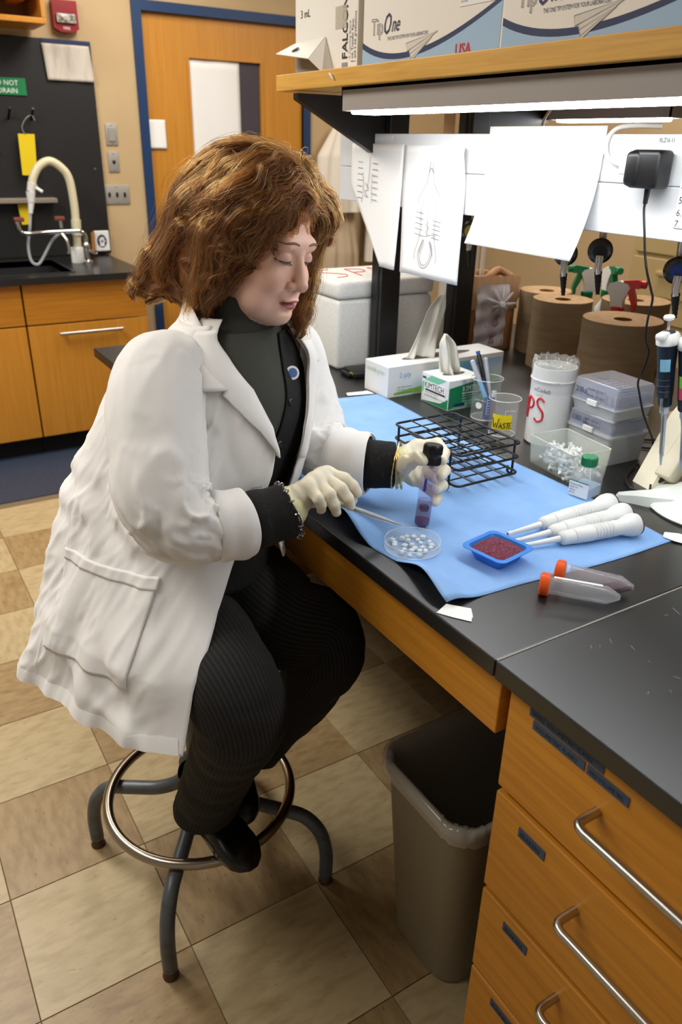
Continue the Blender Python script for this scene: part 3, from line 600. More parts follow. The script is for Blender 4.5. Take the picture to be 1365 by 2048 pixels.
MB().add([(-.0056, .145, .002), (-.0056, -.01, .002), (-.0056, -.01, .072), (-.0056, .145, .072)], [(0, 1, 2, 3)]).build('opening', mat('carton_inside', '#8f8a80', .8), fb)
MB().lathe([(0, 0), (.010, 0), (.010, .0006), (0, .0008)], (-.032, .10, .0585), 16, (-.5, 0, .85)).build('finger_hole', 'dark', fb)
U, V_ = (0, 0, 1), (0, 1, 0)
text('3 mL', .024, (-.0055, .12, .128), (0, -1, 0), (0, 0, 1), 'ink', fb)
text('FALCON', .032, (-.0055, -.105, .026), U, V_, 'ink', fb, bold=.0005, off=.0006); text('A Corning Brand', .011, (-.0055, -.119, .026), U, V_, 'ink_grey', fb, off=.0006)
for i, s_ in enumerate(('3 mL Transfer Pipet,', '1 and 2 mL graduations')): text(s_, .0125, (-.0055, -.131 - i * .0115, .018), U, V_, 'ink', fb, off=.0006, sx=.85)
MB().box((-.0062, -.10, .09), (-.0055, -.05, .135)).build('closing_tape', clear('tan_tape', '#d9d2c2', .6), fb)
MB().box((-.0062, -.106, .001), (-.0055, -.082, .02)).build('logo_frame', 'ink_grey', fb); 
tag(MB().tube([(1.016, 1.72, 1.678), (1.0155, 1.71, 1.672), (1.016, 1.70, 1.664)], [.001, .003, .0012], 6).build('paint_chip', 'paper'), 'white chip mark on the edge of the wooden shelf', 'mark')
# ------------------------------------------------------------------ things on the worktop
Z = BZ
M['pad'] = mat('blue_absorbent_pad', '#8ab3e6', 0.85, vary=('#7ea8de', 14, .3, .7), bump=(500, .12, .0006))
M['padb'] = M['pad']
# blue absorbent pad with a lifted wavy front edge
nu, nv = 70, 90; V = np.zeros((nv, nu, 3))
A_, B_, C_, D_ = np.array((.674, 1.75)), np.array((1.15, 1.672)), np.array((1.128, .704)), np.array((.650, .731))   # far-front, far-back, near-back, near-front
for j in range(nv):
    q = j / (nv - 1)
    for i in range(nu):
        s_ = i / (nu - 1)
        p = (1 - q) * ((1 - s_) * A_ + s_ * B_) + q * ((1 - s_) * D_ + s_ * C_)
        x, y = p; x += .006 * math.sin(q * 9 + 1) * s_ ** 8; y += .008 * math.sin(s_ * 7) * (q > .5) * (q - .5) - (.03 * (1 - s_) ** 3 * 0)
        x += (1 - s_) ** 6 * .007 * math.cos((y - .86) * 2 * math.pi / .24) * (y < 1.3); e = math.exp(-((x - .655) / .034) ** 2)
        w = max(0, .0120 + .0165 * math.cos((y - 1.033) * 2 * math.pi / .24)) if .72 < y < 1.3 else .006
        z = .0012 + e * w + .0016 * math.sin(11 * x + 5 * y) ** 2 * math.sin(7 * y - 3 * x) ** 2 * (.2 + .8 * s_) * min(1, max(0, (.0 + abs(x - .95)) * 2.5))
        V[j, i] = (x, y, z)
b = MB().grid(V); o = b.build('absorbent_pad', 'pad', None, True, 180); o.location = (0, 0, Z); md = o.modifiers.new('solid', 'SOLIDIFY'); md.thickness = .0008; md.offset = 1
tag(o, 'large light blue absorbent pad spread on the worktop', 'pad')
def tape(pts, label):
    b = MB(); n = len(pts); b.add([(x, y, z) for x, y, z in pts], [tuple(range(n))]); o = b.build('tape_piece', 'paper', None); md = o.modifiers.new('s', 'SOLIDIFY'); md.thickness = .0006; md.offset = 1
    return tag(o, label, 'tape', 'white tape pieces holding the pad')
tape([(.623, .728, Z + .0006), (.636, .706, Z + .0008), (.652, .684, Z + .0008), (.656, .689, Z + .001), (.662, .693, Z + .001), (.671, .708, Z + .0035), (.647, .736, Z + .0035)], 'white tape piece at the near front corner of the blue pad')
tape([(1.118, .722, Z + .0030), (1.122, .70, Z + .003), (1.14, .672, Z + .001), (1.165, .68, Z + .001), (1.158, .718, Z + .001), (1.14, .735, Z + .001)], 'white tape piece at the right corner of the blue pad by the stand')
tape([(1.07, 1.690, Z + .0035), (1.145, 1.675, Z + .0035), (1.148, 1.712, Z + .0008), (1.085, 1.722, Z + .0008)], 'white tape piece at the far edge of the pad by the tissue box')
# wire test tube rack
rk = thing('tube_rack', 'black wire test tube rack standing empty on the blue pad', 'rack', (.995, 1.150, Z + .003), 0)
wx, wy = .080, .108
def grid_level(z, name, sh=0.0):
    r_o, r_i = .0026, .0016
    P = rrect(wx, wy, .012, z, 5); P = [(p[0] + sh, p[1], p[2]) for p in P]
    b = MB().tube(P, r_o, 8, closed=True)
    for i in range(1, 4): x = -wx + 2 * wx * i / 4 + sh; b.tube([(x, -wy, z + .002), (x, wy, z + .002)], r_i, 6)
    for j in range(1, 6): y = -wy + 2 * wy * j / 6; b.tube([(-wx + sh, y, z - .001), (wx + sh, y, z - .001)], r_i, 6)
    return b.build(name, 'blackmetal', rk, True, 60)
grid_level(.078, 'top_grid'); grid_level(.048, 'middle_grid'); grid_level(.014, 'bottom_grid')
for sx in (-1, 1):
    for sy in (-1, 1):
        x, y = sx * (wx + .0035), sy * (wy - .022)
        MB().tube(curve_pts([(x, y, .078), (x, y, .04), (x, y, .008), (x, y - sy * .004, .0026), (x, y - sy * .010, .003), (x, y - sy * .013, .008), (x, y - sy * .013, .016)], 36), .0026, 8).build('leg', 'blackmetal', rk, True, 60)
# petri dish with little pieces
M['clear'] = clear('clear_plastic', '#e8f0f4', .16, .06, spec=.8); M['clear_edge'] = clear('clear_plastic_edge', '#eef5f8', .55, .08)
pd_ = thing('petri_dish', 'clear petri dish holding small white cubes on the blue pad', 'dish', (.711, .908, Z + .0022))
R0 = .0475
MB().lathe([(0, 0), (R0, 0), (R0, .0012), (0, .0012)], (0, 0, 0), 64).build('base', 'clear', pd_, True, 40)
MB().lathe([(R0, .0012), (R0 + .0004, .014), (R0 - .0012, .014), (R0 - .0014, .0012)], (0, 0, 0), 64, cap=False).build('wall', 'clear', pd_, True, 40)
for zz, rr_ in ((.0138, R0 - .0004), (.0012, R0 - .001)): MB().tube([(rr_ * math.cos(t), rr_ * math.sin(t), zz) for t in np.linspace(0, 2 * math.pi, 64, endpoint=False)], .0007, 6, closed=True).build('rim', 'clear_edge', pd_, True, 60)
M['gel'] = mat('white_gel', '#e2ebf4', 0.5, alpha=.8, trans=.0)
rp = np.random.default_rng(21); spots = []
while len(spots) < 24:
    a, r = rp.uniform(0, 6.3), .038 * math.sqrt(rp.uniform(0, 1)); p = (r * math.cos(a), r * math.sin(a))
    if all((p[0] - q[0]) ** 2 + (p[1] - q[1]) ** 2 > .0098 ** 2 for q in spots): spots.append(p)
for i, (x, y) in enumerate(spots):
    s_ = rp.uniform(.0036, .0050); h = rp.uniform(.004, .007); o = MB().rbox((-s_, -s_ * .9, 0), (s_, s_ * .9, h), .0008, 1).build('gel_cube', 'gel', None); o.location = (.711 + x, .908 + y, Z + .0036); o.rotation_euler = (0, 0, rp.uniform(0, 1.6))
    tag(o, 'small translucent white cube lying in the petri dish', 'cube', 'white cubes in the petri dish')
# blue weigh boat with purple powder
wb_s = .94
wb_ = thing('weigh_boat', 'blue plastic weigh boat filled with purple powder on the pad', 'tray', (.809, .808, Z + .002), math.radians(10)); wb_.scale = (wb_s, wb_s, wb_s)
M['boat'] = mat('boat_blue', '#2b7fdc', 0.35)
lv = [rrect(.029, .029, .010, 0, 6), rrect(.030, .030, .010, .001, 6), rrect(.039, .039, .012, .022, 6), rrect(.047, .047, .014, .0225, 6), rrect(.047, .047, .014, .0238, 6), rrect(.0385, .0385, .012, .0238, 6), rrect(.029, .029, .010, .003, 6)]
g = MB().grid(np.array(lv), True); n_ = len(lv[0]); g.f.append(tuple(range(n_))[::-1]); g.f.append(tuple((len(lv) - 1) * n_ + i for i in range(n_))); g.build('boat', 'boat', wb_, True, 35)
n = 44; V = np.zeros((n, n, 3)); rp = np.random.default_rng(3)
for j in range(n):
    for i in range(n):
        x, y = (-.0365 + .073 * i / (n - 1)), (-.0365 + .073 * j / (n - 1)); d = (max(abs(x), abs(y)) / .0365); c = (x * x + y * y) ** .5 / .04
        V[j, i] = (x, y, .0185 + .0085 * max(0, 1 - c ** 2) + .002 * math.sin(160 * x + 60 * y) * (1 - d) + rp.normal(0, .00045))
stuff(MB().grid(V).build('powder', mat('purple_powder', '#6d2f44', 0.95, vary=('#97596a', 260, .45, .75), bump=(900, .6, .001)), wb_, False))
# conical tubes with orange screw caps
M['tubeplastic'] = clear('tube_plastic', '#dfe2ea', .24, .12, spec=.7); M['orange'] = mat('orange_cap', '#f2641c', 0.4)
def conical(loc, ang, label, purple):
    o = thing('conical_tube', label, 'tube', loc, ang, 'orange capped conical tubes on the worktop'); zc = .0165 if not purple else .0165
    b = MB().lathe([(.0135, .012), (.0137, .0125), (.0137, .098), (.004, .117), (0, .1172)], (0, 0, zc), 32, (1, 0, 0), cap=False); b.build('tube_body', 'tubeplastic', o, True, 30)
    prof = [(0, 0), (.0150, 0), (.0170, .0015), (.0170, .0135), (.0155, .0145), (.012, .0145)]; cb = MB().lathe(prof, (0, 0, zc), 40, (1, 0, 0))
    cb.build('screw_cap', 'orange', o, True, 35)
    for k in range(40):
        t = 2 * math.pi * k / 40
        cb2 = MB().box((.002, -.0007, .0168), (.013, .0007, .0176)); cb2.xf(Matrix.Translation((0, 0, zc)) @ Matrix.Rotation(t, 4, 'X')); cb2.build('grip_rib', 'orange', o)
    for k in range(8): MB().tube([(.03 + .008 * k, .0137 * math.cos(t), zc + .0137 * math.sin(t)) for t in np.linspace(.7, 1.5, 6)], .0003, 4).build('graduation', 'ink_grey', o)
    if not purple: # white writing strip on the upper side
        S = [[(x, .0141 * math.cos(t), zc + .0141 * math.sin(t)) for x in (.02, .09)] for t in np.linspace(.95, 1.65, 8)]
        MB().grid(np.array(S)).build('writing_strip', 'paper', o, True, 180)
    else:
        b = MB(); P = [[(x, r * math.cos(t), zc + r * math.sin(t)) for t in np.linspace(math.pi * 1.15, math.pi * 1.85, 9)] for x, r in ((.018, .0131), (.05, .0131), (.097, .0132), (.112, .006))]
        b = MB(); 
        for x0 in range(1): b.grid(np.array([[(x, r * math.cos(t), zc + r * math.sin(t)) for t in np.linspace(a0, a1, 12)] for x, r, a0, a1 in ((.06, .0131, 4.4, 5.0), (.075, .0131, 3.9, 5.4), (.090, .0132, 3.4, 5.9), (.098, .0131, 3.14, 6.28), (.107, .0085, 2.6, 6.8), (.115, .004, 1.7, 7.9))]))
        b.add([(.06, 0, zc - .010), (.075, -.0095, zc - .009), (.090, -.0125, zc - .003), (.098, -.0131, zc + .001), (.107, -.0072, zc + .004), (.115, 0, zc + .003), (.107, .0072, zc + .004), (.098, .0131, zc + .001), (.090, .0125, zc - .003), (.075, .0095, zc - .009)], [tuple(range(10))])
        b.build('purple_sediment', mat('sediment', '#4d1327', 0.5), o, True, 50)
        S = [[(x, .0139 * math.cos(t), zc + .0139 * math.sin(t)) for x in np.linspace(.02, .092, 10)] for t in np.linspace(-.7, 1.4, 12)]
        MB().grid(np.array(S)).build('residue_film', mat('pink_residue', '#b88a90', .7, alpha=.42, vary=('#8b5866', 120, .5, .8)), o, True, 180)
        S = [[(x, .0142 * math.cos(t), zc + .0142 * math.sin(t)) for x in (.082, .096)] for t in np.linspace(.5, 1.3, 8)]
        MB().grid(np.array(S)).build('label_patch', clear('grey_label', '#8f949e', .8, .5), o, True, 180)
    return o
conical((.795, .697, Z), math.atan2(-.088, .073), 'clear conical tube with an orange cap and white strip, nearest the bench edge', False)
conical((.846, .714, Z), math.atan2(-.098, .064), 'orange capped conical tube holding purple sediment', True)
# three stepper pipettes lying on the pad
M['pipwhite'] = mat('pipette_white', '#dfe1df', 0.35)
def handpipet(tip, tail, label, zt, zl):
    tip, tail = Vector((*tip, Z + zt)), Vector((*tail, Z + zl)); d = tail - tip; L_ = d.length
    o = thing('hand_pipette', label, 'pipette', tip, 0, 'white hand pipettes lying on the pad'); ax = d.normalized()
    MB().lathe([(.0028, 0), (.0038, .001), (.0042, .008), (.0036, .010), (.0036, .012), (.0058, L_ * .30), (.007, L_ * .31)], (0, 0, 0), 20, ax).build('nozzle', 'pipwhite', o, True, 40)
    MB().lathe([(.0075, L_ * .295), (.0115, L_ * .31), (.0125, L_ * .33), (.0130, L_ * .41)], (0, 0, 0), 24, ax).build('volume_ring', 'pipwhite', o, True, 40)
    body = [(.0131, L_ * .412), (.0138, L_ * .416)]
    for k in range(7): body += [(.0146, L_ * (.56 + k * .028)), (.0146, L_ * (.568 + k * .028)), (.0130, L_ * (.576 + k * .028)), (.0130, L_ * (.582 + k * .028))]
    body += [(.0145, L_ * .77), (.0135, L_ * .80), (.0145, L_ * .83), (.0185, L_ * .875), (.0205, L_ * .91), (.0205, L_ * .95), (.0185, L_ * .975), (.015, L_ * .98)]
    MB().lathe(body, (0, 0, 0), 28, ax).build('grip', 'pipwhite', o, True, 45)
    MB().lathe([(.0145, L_ * .978), (.0190, L_ * .978), (.0190, L_ * .985), (.012, L_ * .99), (0, L_ * .99)], (0, 0, 0), 24, ax).build('end_ring', mat('smoke_grey', '#5b5754', .4), o, True, 40)
    MB().lathe([(.009, L_ * .99), (.0095, L_ * 1.01), (.007, L_ * 1.02), (0, L_ * 1.021)], (0, 0, 0), 20, ax).build('push_button', mat('button_grey', '#8c8f93', .4), o, True, 40)
    MB().tube([Vector(ax) * 0 + Vector((0, 0, 0)), ax * .0006], .0022, 12).build('orifice', 'dark', o)
    return o
handpipet((.872, .851), (1.118, .835), 'white hand pipette farthest from the conical tubes, open nozzle to the left', .012, .0235)
handpipet((.868, .828), (1.108, .792), 'white hand pipette lying in the middle of the three', .010, .0235)
handpipet((.872, .808), (1.088, .752), 'white hand pipette nearest the conical tubes, its nozzle under the blue boat rim', .010, .0235)
# medium bottle with green cap
mbt = thing('medium_bottle', 'small square clear bottle with a green screw cap and white label', 'bottle', (1.139, .922, Z + .001), math.radians(12))
M['bottle'] = clear('bottle_plastic', '#e3ecf2', .22, .04, spec=.9)
hx, hy = .027, .022
lv = [rrect(hx - .002, hy - .002, .005, 0, 5), rrect(hx, hy, .006, .002, 5), rrect(hx, hy, .006, .036, 5), rrect(hx * .97, hy * .97, .008, .040, 5), rrect(.015, .0149, .0145, .056, 5), rrect(.0125, .0124, .012, .060, 5), rrect(.0125, .0124, .012, .067, 5)]
g = MB().grid(np.array(lv), True); n_ = len(lv[0]); g.f.append(tuple(range(n_))[::-1]); g.build('bottle_body', 'bottle', mbt, True, 30)
lv = [rrect(hx - .003, hy - .003, .005, .0025, 5), rrect(hx - .0015, hy - .0015, .005, .022, 5)]
g = MB().grid(np.array(lv), True); g.f.append(tuple(range(n_))[::-1]); g.f.append(tuple(n_ + i for i in range(n_))); g.build('liquid', clear('clear_liquid', '#b9d2ee', .45, .03), mbt, True, 30)
b = MB().lathe([(.0135, .062), (.0150, .0625), (.0150, .079), (.0135, .081), (0, .081)], (0, 0, 0), 36); b.build('screw_cap', 'green', mbt, True, 35)
for k in range(36):
    c2 = MB().box((.0149, -.0005, .064), (.0157, .0005, .079)); c2.xf(Matrix.Rotation(2 * math.pi * k / 36, 4, 'Z')); c2.build('grip_rib', 'green', mbt)
MB().box((-hx - .0006, -hy + .001, .004), (-hx - .0001, hy - .002, .035)).build('paper_label', 'paper', mbt)
MB().box((-hx - .0009, -hy + .001, .0335), (-hx - .0003, hy - .002, .0352)).build('green_stripe', 'green', mbt)
for i, s_ in enumerate(('Phosphate Saline', 'Sterile 1X', '100 mL', 'pH 7.4')): text(s_, .0048, (-hx - .0008, hy - .004, .026 - i * .0058), (0, -1, 0), (0, 0, 1), 'ink', mbt, sx=.85)
# the held vial stands with the hand; liquids in it
M['glass'] = clear('vial_glass', '#a996d8', .20, .03, spec=1.0)
vl = thing('specimen_vial', 'clear glass vial with black screw cap and dark red liquid held in the left hand', 'vial', (.7715, .9635, Z + .0032))
vax = Vector((.021, .009, .138)).normalized()
MB().lathe([(0, 0), (.0095, .0006), (.0132, .004), (.0140, .009), (.0140, .105), (.0128, .113), (.0128, .119)], (0, 0, 0), 36, vax, cap=False).build('glass_tube', 'glass', vl, True, 40)
cp = [(.0130, .114), (.0162, .114), (.0162, .128), (.0157, .129), (.0157, .131), (.0164, .132), (.0164, .147), (.0150, .149), (0, .149)]
MB().lathe(cp, (0, 0, 0), 40, vax).build('screw_cap', mat('cap_black', '#111112', .38), vl, True, 35)
cu_ = vax.orthogonal().normalized(); cw_ = vax.cross(cu_)
rb_ = MB()
for k in range(40):
    t = 2 * math.pi * k / 40; d = cu_ * math.cos(t) + cw_ * math.sin(t)
    for h0, h1, r in ((.133, .146, .0166), (.1155, .127, .0164)): rb_.tube([vax * h0 + d * r, vax * h1 + d * r], .0005, 4)
rb_.build('cap_ribs', 'black', vl)
MB().lathe([(0, .0012), (.0090, .0015), (.0125, .0045), (.0132, .009), (.0132, .015), (0, .016)], (0, 0, 0), 28, vax).build('red_liquid', mat('dark_red_liquid', '#4a0412', .15), vl, True, 40)
MB().lathe([(0, .026), (.007, .027), (.0095, .032), (.008, .038), (0, .040)], tuple(cu_ * .003), 20, vax).build('refracted_liquid', mat('refraction_red', '#2c040c', .4), vl, True, 60)  # solid lump added in place of the red liquid's refracted second image
MB().lathe([(.0128, .016), (.0131, .05)], (0, 0, 0), 24, vax, cap=False).build('red_film', clear('red_film', '#4a1030', .38, .2), vl, True)
MB().tube([vax * .070 - cu_ * .0 + Vector((-.012, -.008, 0)), vax * .092 + Vector((-.0125, -.0085, 0))], [.0028, .0022], 8).build('blue_mark', mat('blue_mark', '#2b2f9a', .6, alpha=.8), vl, True)
# forceps: tip over the dish rim, handle in the right hand
tipf = Vector((.722, .951, .9405)); endf = Vector((.578, .985, 1.012)); da = (endf - tipf); LF = da.length; da.normalize()
M['forceps_steel'] = mat('forceps_steel', '#e2e0da', .35, .55)
fo = thing('forceps', 'steel forceps held in the right hand with its tip at the dish', 'forceps', tipf)
sd = da.cross(Vector((0, 0, 1))).normalized(); upv = sd.cross(da)
for s_ in (-1, 1):
    P = []
    for k in range(14):
        q = k / 13; gap = .0004 + .0022 * math.sin(math.pi * min(1, q * 1.0)) ** .8; w = .0012 + .0046 * min(1, q * 3.2) ** .8
        c_ = da * (LF * q) + upv * (s_ * gap); P.append([c_ - sd * w + upv * s_ * .0005, c_ + sd * w + upv * s_ * .0005, c_ + sd * w - upv * s_ * .0005, c_ - sd * w - upv * s_ * .0005])
    MB().grid(np.array([[tuple(v) for v in r] for r in P]), True).build('arm', 'forceps_steel', fo, True, 35)
# two beakers
M['beaker'] = clear('beaker_glass', '#dfe6e2', .08, .03, spec=1.0); M['beaker_rim'] = clear('beaker_rim', '#eef2ee', .6, .05)
def beaker(loc, r, h, label):
    o = thing('beaker', label, 'beaker', loc, 0, 'glass beakers behind the tube rack')
    MB().lathe([(0, .001), (r - .004, .001), (r, .005), (r, h - .008), (r + .0045, h), (r + .0035, h + .0004), (r - .0012, h - .008), (r - .0012, .005), (0, .003)], (0, 0, 0), 48, cap=False).build('glass_body', 'beaker', o, True, 40)
    MB().tube([((r + .004) * math.cos(t), (r + .004) * math.sin(t), h) for t in np.linspace(0, 2 * math.pi, 48, endpoint=False)], .0009, 6, closed=True).build('rim', 'beaker_rim', o, True, 60)
    MB().tube([((r - .003) * math.cos(t), (r - .003) * math.sin(t), .002) for t in np.linspace(0, 2 * math.pi, 48, endpoint=False)], .0012, 6, closed=True).build('foot_ring', 'beaker_rim', o, True, 60)
    return o
b1 = beaker((1.240, 1.272, Z), .0335, .088, 'glass beaker with a yellow waste label')
def cyl_patch(r, a0, a1, z0, z1, zc=0, n=14): return [[(r * math.cos(a), r * math.sin(a), z) for a in np.linspace(a0, a1, n)] for z in (z0, z1)]
fa = math.atan2(-1.272, -1.240)   # direction from the beaker towards the room's near corner
S = cyl_patch(.0342, fa - .78, fa + .62, .020, .056); MB().grid(np.array(S)).build('yellow_label', mat('label_yellow', '#f2d800', .6), b1, True, 180)
wob = lambda a, b, w: [[(-a, b)]]
def cyl_strokes(paths, r, amid, w, m, parent, name='lettering'):
    b = MB()
    for p in paths:
        P = [(r * math.cos(amid + a / r), r * math.sin(amid + a / r), z) for a, z in p]; b.tube(P, w, 5)
    return b.build(name, m, parent)
k_ = .0009
def wst(x, z, s): 
    W = [[(x, z + 12 * s), (x + 2.2 * s, z), (x + 4.4 * s, z + 6 * s), (x + 6.2 * s, z), (x + 8.5 * s, z + 12 * s)]]
    x2 = x + 9 * s; A = [[(x2, z), (x2 + 2 * s, z + 7 * s), (x2 + 4 * s, z)], [(x2 + .8 * s, z + 2.6 * s), (x2 + 3.2 * s, z + 2.6 * s)]]
    x3 = x2 + 4.8 * s; S_ = [[(x3 + 3 * s, z + 6 * s), (x3 + 1.4 * s, z + 7 * s), (x3 + .2 * s, z + 5.4 * s), (x3 + 1.6 * s, z + 3.8 * s), (x3 + 3 * s, z + 2 * s), (x3 + 1.6 * s, z + .1 * s), (x3, z + .9 * s)]]
    x4 = x3 + 4 * s; T = [[(x4 - .4 * s, z + 7 * s), (x4 + 3.4 * s, z + 7.3 * s)], [(x4 + 1.6 * s, z + 7 * s), (x4 + 1.6 * s, z)]]
    x5 = x4 + 3.8 * s; E_ = [[(x5 + 3 * s, z + 7.6 * s), (x5, z + 7 * s), (x5, z), (x5 + 3 * s, z + .3 * s)], [(x5, z + 3.6 * s), (x5 + 2.4 * s, z + 3.8 * s)]]
    return W + A + S_ + T + E_
cyl_strokes(wst(-.0250, .024, .00190), .0345, fa - .005, .00105, 'ink', b1)
cyl_strokes([[(.004, .056), (.004, .066), (.012, .066)]], .0342, fa, .0004, 'paper', b1, 'graduation')
text('140ml', .006, (.0342 * math.cos(fa + .4), .0342 * math.sin(fa + .4), .064), (-math.sin(fa + .55), math.cos(fa + .55), 0), (0, 0, 1), 'paper', b1, off=.0006)
b2 = beaker((1.283, 1.385, Z), .035, .102, 'glass beaker holding pens behind the waste beaker')
fa2 = math.atan2(-1.385, -1.283)
MB().grid(np.array(cyl_patch(.0330, fa2 - .1, fa2 + .75, .006, .062))).build('blue_print', mat('beaker_blue', '#1f4690', .5, alpha=.85), b2, True, 180)
ds = [(.0356 * math.cos(fa2 - .45 + a * 1.0), .0356 * math.sin(fa2 - .45 + a), .040 + c) for a, c in [(.0085 / .0356 * math.cos(t), .0085 * math.sin(t)) for t in np.linspace(0, 2 * math.pi, 20, endpoint=False)]]
MB().add(ds, [tuple(range(20))]).build('white_dot', 'paper', b2)
cyl_strokes([[(.005, .02 + .007 * i), (.012, .02 + .007 * i)] for i in range(6)] + [[(.005, .018), (.005, .058)]], .0356, fa2, .0004, 'paper', b2, 'graduation')
text('GLASS 250 mL', .005, (.0357 * math.cos(fa2 - .75), .0357 * math.sin(fa2 - .75), .052), (-math.sin(fa2 - .5), math.cos(fa2 - .5), 0), (0, 0, 1), 'paper', b2, off=.0006)
def pen(p0, p1, r, m, capm, label, capend=True, cat='pen'):
    p0, p1 = Vector(p0), Vector(p1); d = (p1 - p0).normalized(); L_ = (p1 - p0).length; o = thing('pen', label, cat, p0, 0, 'pens standing in the rear beaker')
    MB().lathe([(.001, 0), (r * .6, .006), (r, .014), (r, L_ * .62)], (0, 0, 0), 14, d).build('barrel', m, o, True, 40)
    MB().lathe([(r * 1.08, L_ * .62), (r * 1.1, L_ * .98), (r * .6, L_)], (0, 0, 0), 14, d).build('cap', capm, o, True, 40)
    return o
M['grey_pen'] = mat('pen_grey', '#b9bcc2', .4); M['lightblue'] = mat('pen_light_blue', '#7fc0ea', .4)
pb0 = Vector((1.283, 1.385, Z + .006))
pen(pb0 + Vector((.012, -.018, 0)), (1.262, 1.425, Z + .140), .0055, 'lightblue', 'grey_pen', 'pen with a pale blue barrel and white grey cap')
pen(pb0 + Vector((.016, -.008, 0)), (1.285, 1.43, Z + .152), .0052, 'ink_navy', 'black', 'black capped marker tallest in the rear beaker')
pen(pb0 + Vector((.022, -.004, 0)), (1.302, 1.422, Z + .142), .0055, 'grey_pen', 'grey_pen', 'plain grey pen on the right in the rear beaker')
pen(pb0 + Vector((.010, -.022, 0)), (1.300, 1.375, Z + .070), .006, 'red', 'grey_pen', 'short red marker low inside the rear beaker')
MB().lathe([(.0054, 0), (.0054, .006), (0, .0065)], (1.2852, 1.4305, Z + .152), 12, (-.16, .28, .95)).build('pen_end', mat('blue_end', '#1a5bb0', .4), None)
bpy.data.objects['pen_end'].parent = [o for o in bpy.data.objects if o.get('label', '').startswith('black capped')][0]
bpy.data.objects['pen_end'].location = -Vector(bpy.data.objects['pen_end'].parent.location)
# tissue boxes
M['tisblue'] = mat('tissue_print', '#dfe9ee', .6, stretch=(1, 1, 1), vary=('#74b6dc', 6, .42, .72, 2)); M['tissue'] = mat('tissue_paper', '#e2ded2', .9, sss=.0)
tx = thing('tissue_box', 'long white and blue tissue box with a tissue pulled up', 'tissue box', (1.157, 1.63, Z)); TL, TW, TH = .405, .112, .084
MB().rbox((0, 0, 0), (TL, TW, TH), .0015).build('carton', mat('box_white', '#e6e6e4', .6), tx)
MB().add([(.03, -.0006, .004), (TL - .01, -.0006, .004), (TL - .004, -.0006, .07), (.2, -.0006, .074), (.06, -.0006, .05)], [(0, 1, 2, 3, 4)]).build('blue_print', 'tisblue', tx)
gp = [(.02, .012), (.06, .016), (.12, .022), (.2, .03), (.27, .04), (TL - .004, .012)]; 
MB().add([(a, -.0009, .006) for a, b_ in gp] + [(a, -.0009, b_) for a, b_ in gp], [(i, i + 1, 7 + i, 6 + i) for i in range(5)]).build('green_print', mat('print_green', '#8fc04a', .6), tx)
text('naturally green', .020, (-.0003, TW - .008, .058), (0, -1, 0), (0, 0, 1), mat('pale_green_ink', '#b9cfae', .7), tx, sx=.72)
text('2-ply', .020, (.035, -.001, .052), (1, 0, 0), (0, 0, 1), mat('pale_blue_ink', '#7faed4', .7), tx); text('facial tissue', .010, (TL - .11, -.001, .058), (1, 0, 0), (0, 0, 1), 'ink_navy', tx)
for i in range(3): text('soft white tissues', .007, (.03, -.0012, .024 - i * .008), (1, 0, 0), (0, 0, 1), mat('dark_green_ink', '#2f6a3a', .7), tx)
slot = [(TL / 2 + .12 * math.cos(t), TW / 2 + .022 * math.sin(t), TH + .0004) for t in np.linspace(0, 2 * math.pi, 30, endpoint=False)]
MB().add(slot, [tuple(range(30))]).build('slot', mat('slot_shadow', '#5c5650', .9), tx)
def tissue(base, tip, w0, w1, seed, parent, wid):
    r = np.random.default_rng(seed); n, k = 24, 22; V = np.zeros((k, n, 3)); base, tip = Vector(base), Vector(tip); ax = tip - base
    s0 = Vector(wid).normalized(); nn = ax.cross(s0).normalized()
    for j in range(k):
        q = j / (k - 1); w = (w0 + (w1 - w0) * q) * (1 if q < .75 else 1 - ((q - .75) / .25) ** 1.5 * .8)
        for i in range(n):
            a = (i / (n - 1) - .5) * 2; c = base + ax * q + s0 * (a * w + .010 * math.sin(3 * q + seed)) + nn * (.018 * math.sin(a * 5 + q * 3 + seed) * (1 - .5 * q) + .008 * math.sin(a * 11 + seed * 2) * (1 - q))
            V[j, i] = c
    o = MB().grid(V).build('tissue', 'tissue', parent, True, 180); md = o.modifiers.new('s', 'SOLIDIFY'); md.thickness = .0008; return o
tissue((.135, .056, .078), (.245, .085, .245), .05, .022, 2, tx, (1, -.2, 0))
km = thing('wipes_box', 'small green and white box of laboratory wipes with a wipe pulled up', 'tissue box', (1.232, 1.468, Z), 0); KW, KL, KH = .118, .112, .078
MB().rbox((0, 0, 0), (KW, KL, KH), .0012).build('carton', mat('box_white2', '#e8ebe8', .55), km)
M['kgreen'] = mat('print_deep_green', '#0f8054', .5); M['kmint'] = mat('print_mint', '#7cc5a2', .5)
MB().add([(.002, -.0006, .003), (KW - .001, -.0006, .003), (KW - .001, -.0006, KH - .004), (.002, -.0006, KH - .02)], [(0, 1, 2, 3)]).build('green_side', 'kgreen', km)
MB().add([(.006, -.0009, .004), (KW * .75, -.0009, .026), (KW - .002, -.0009, .036), (KW - .002, -.0009, .018), (KW * .55, -.0009, .004)], [(0, 1, 2, 3, 4)]).build('white_swoosh', 'kmint', km)
MB().add([(-.0006, KL - .001, .002), (-.0006, .001, .002), (-.0006, .001, .03), (-.0006, .03, .012)], [(0, 1, 2, 3)]).build('green_corner', 'kgreen', km)
MB().add([(-.0005, KL - .001, .02), (-.0005, KL - .001, .05), (-.0005, KL - .04, KH - .002), (-.0005, .01, KH - .002), (-.0005, .05, .055), (-.0005, KL - .02, .045)], [(0, 1, 2, 3, 4, 5)]).build('mint_sweep', 'kmint', km)
MB().box((-.0012, .010, .022), (-.0006, KL - .012, .058)).build('white_panel', 'paper', km)
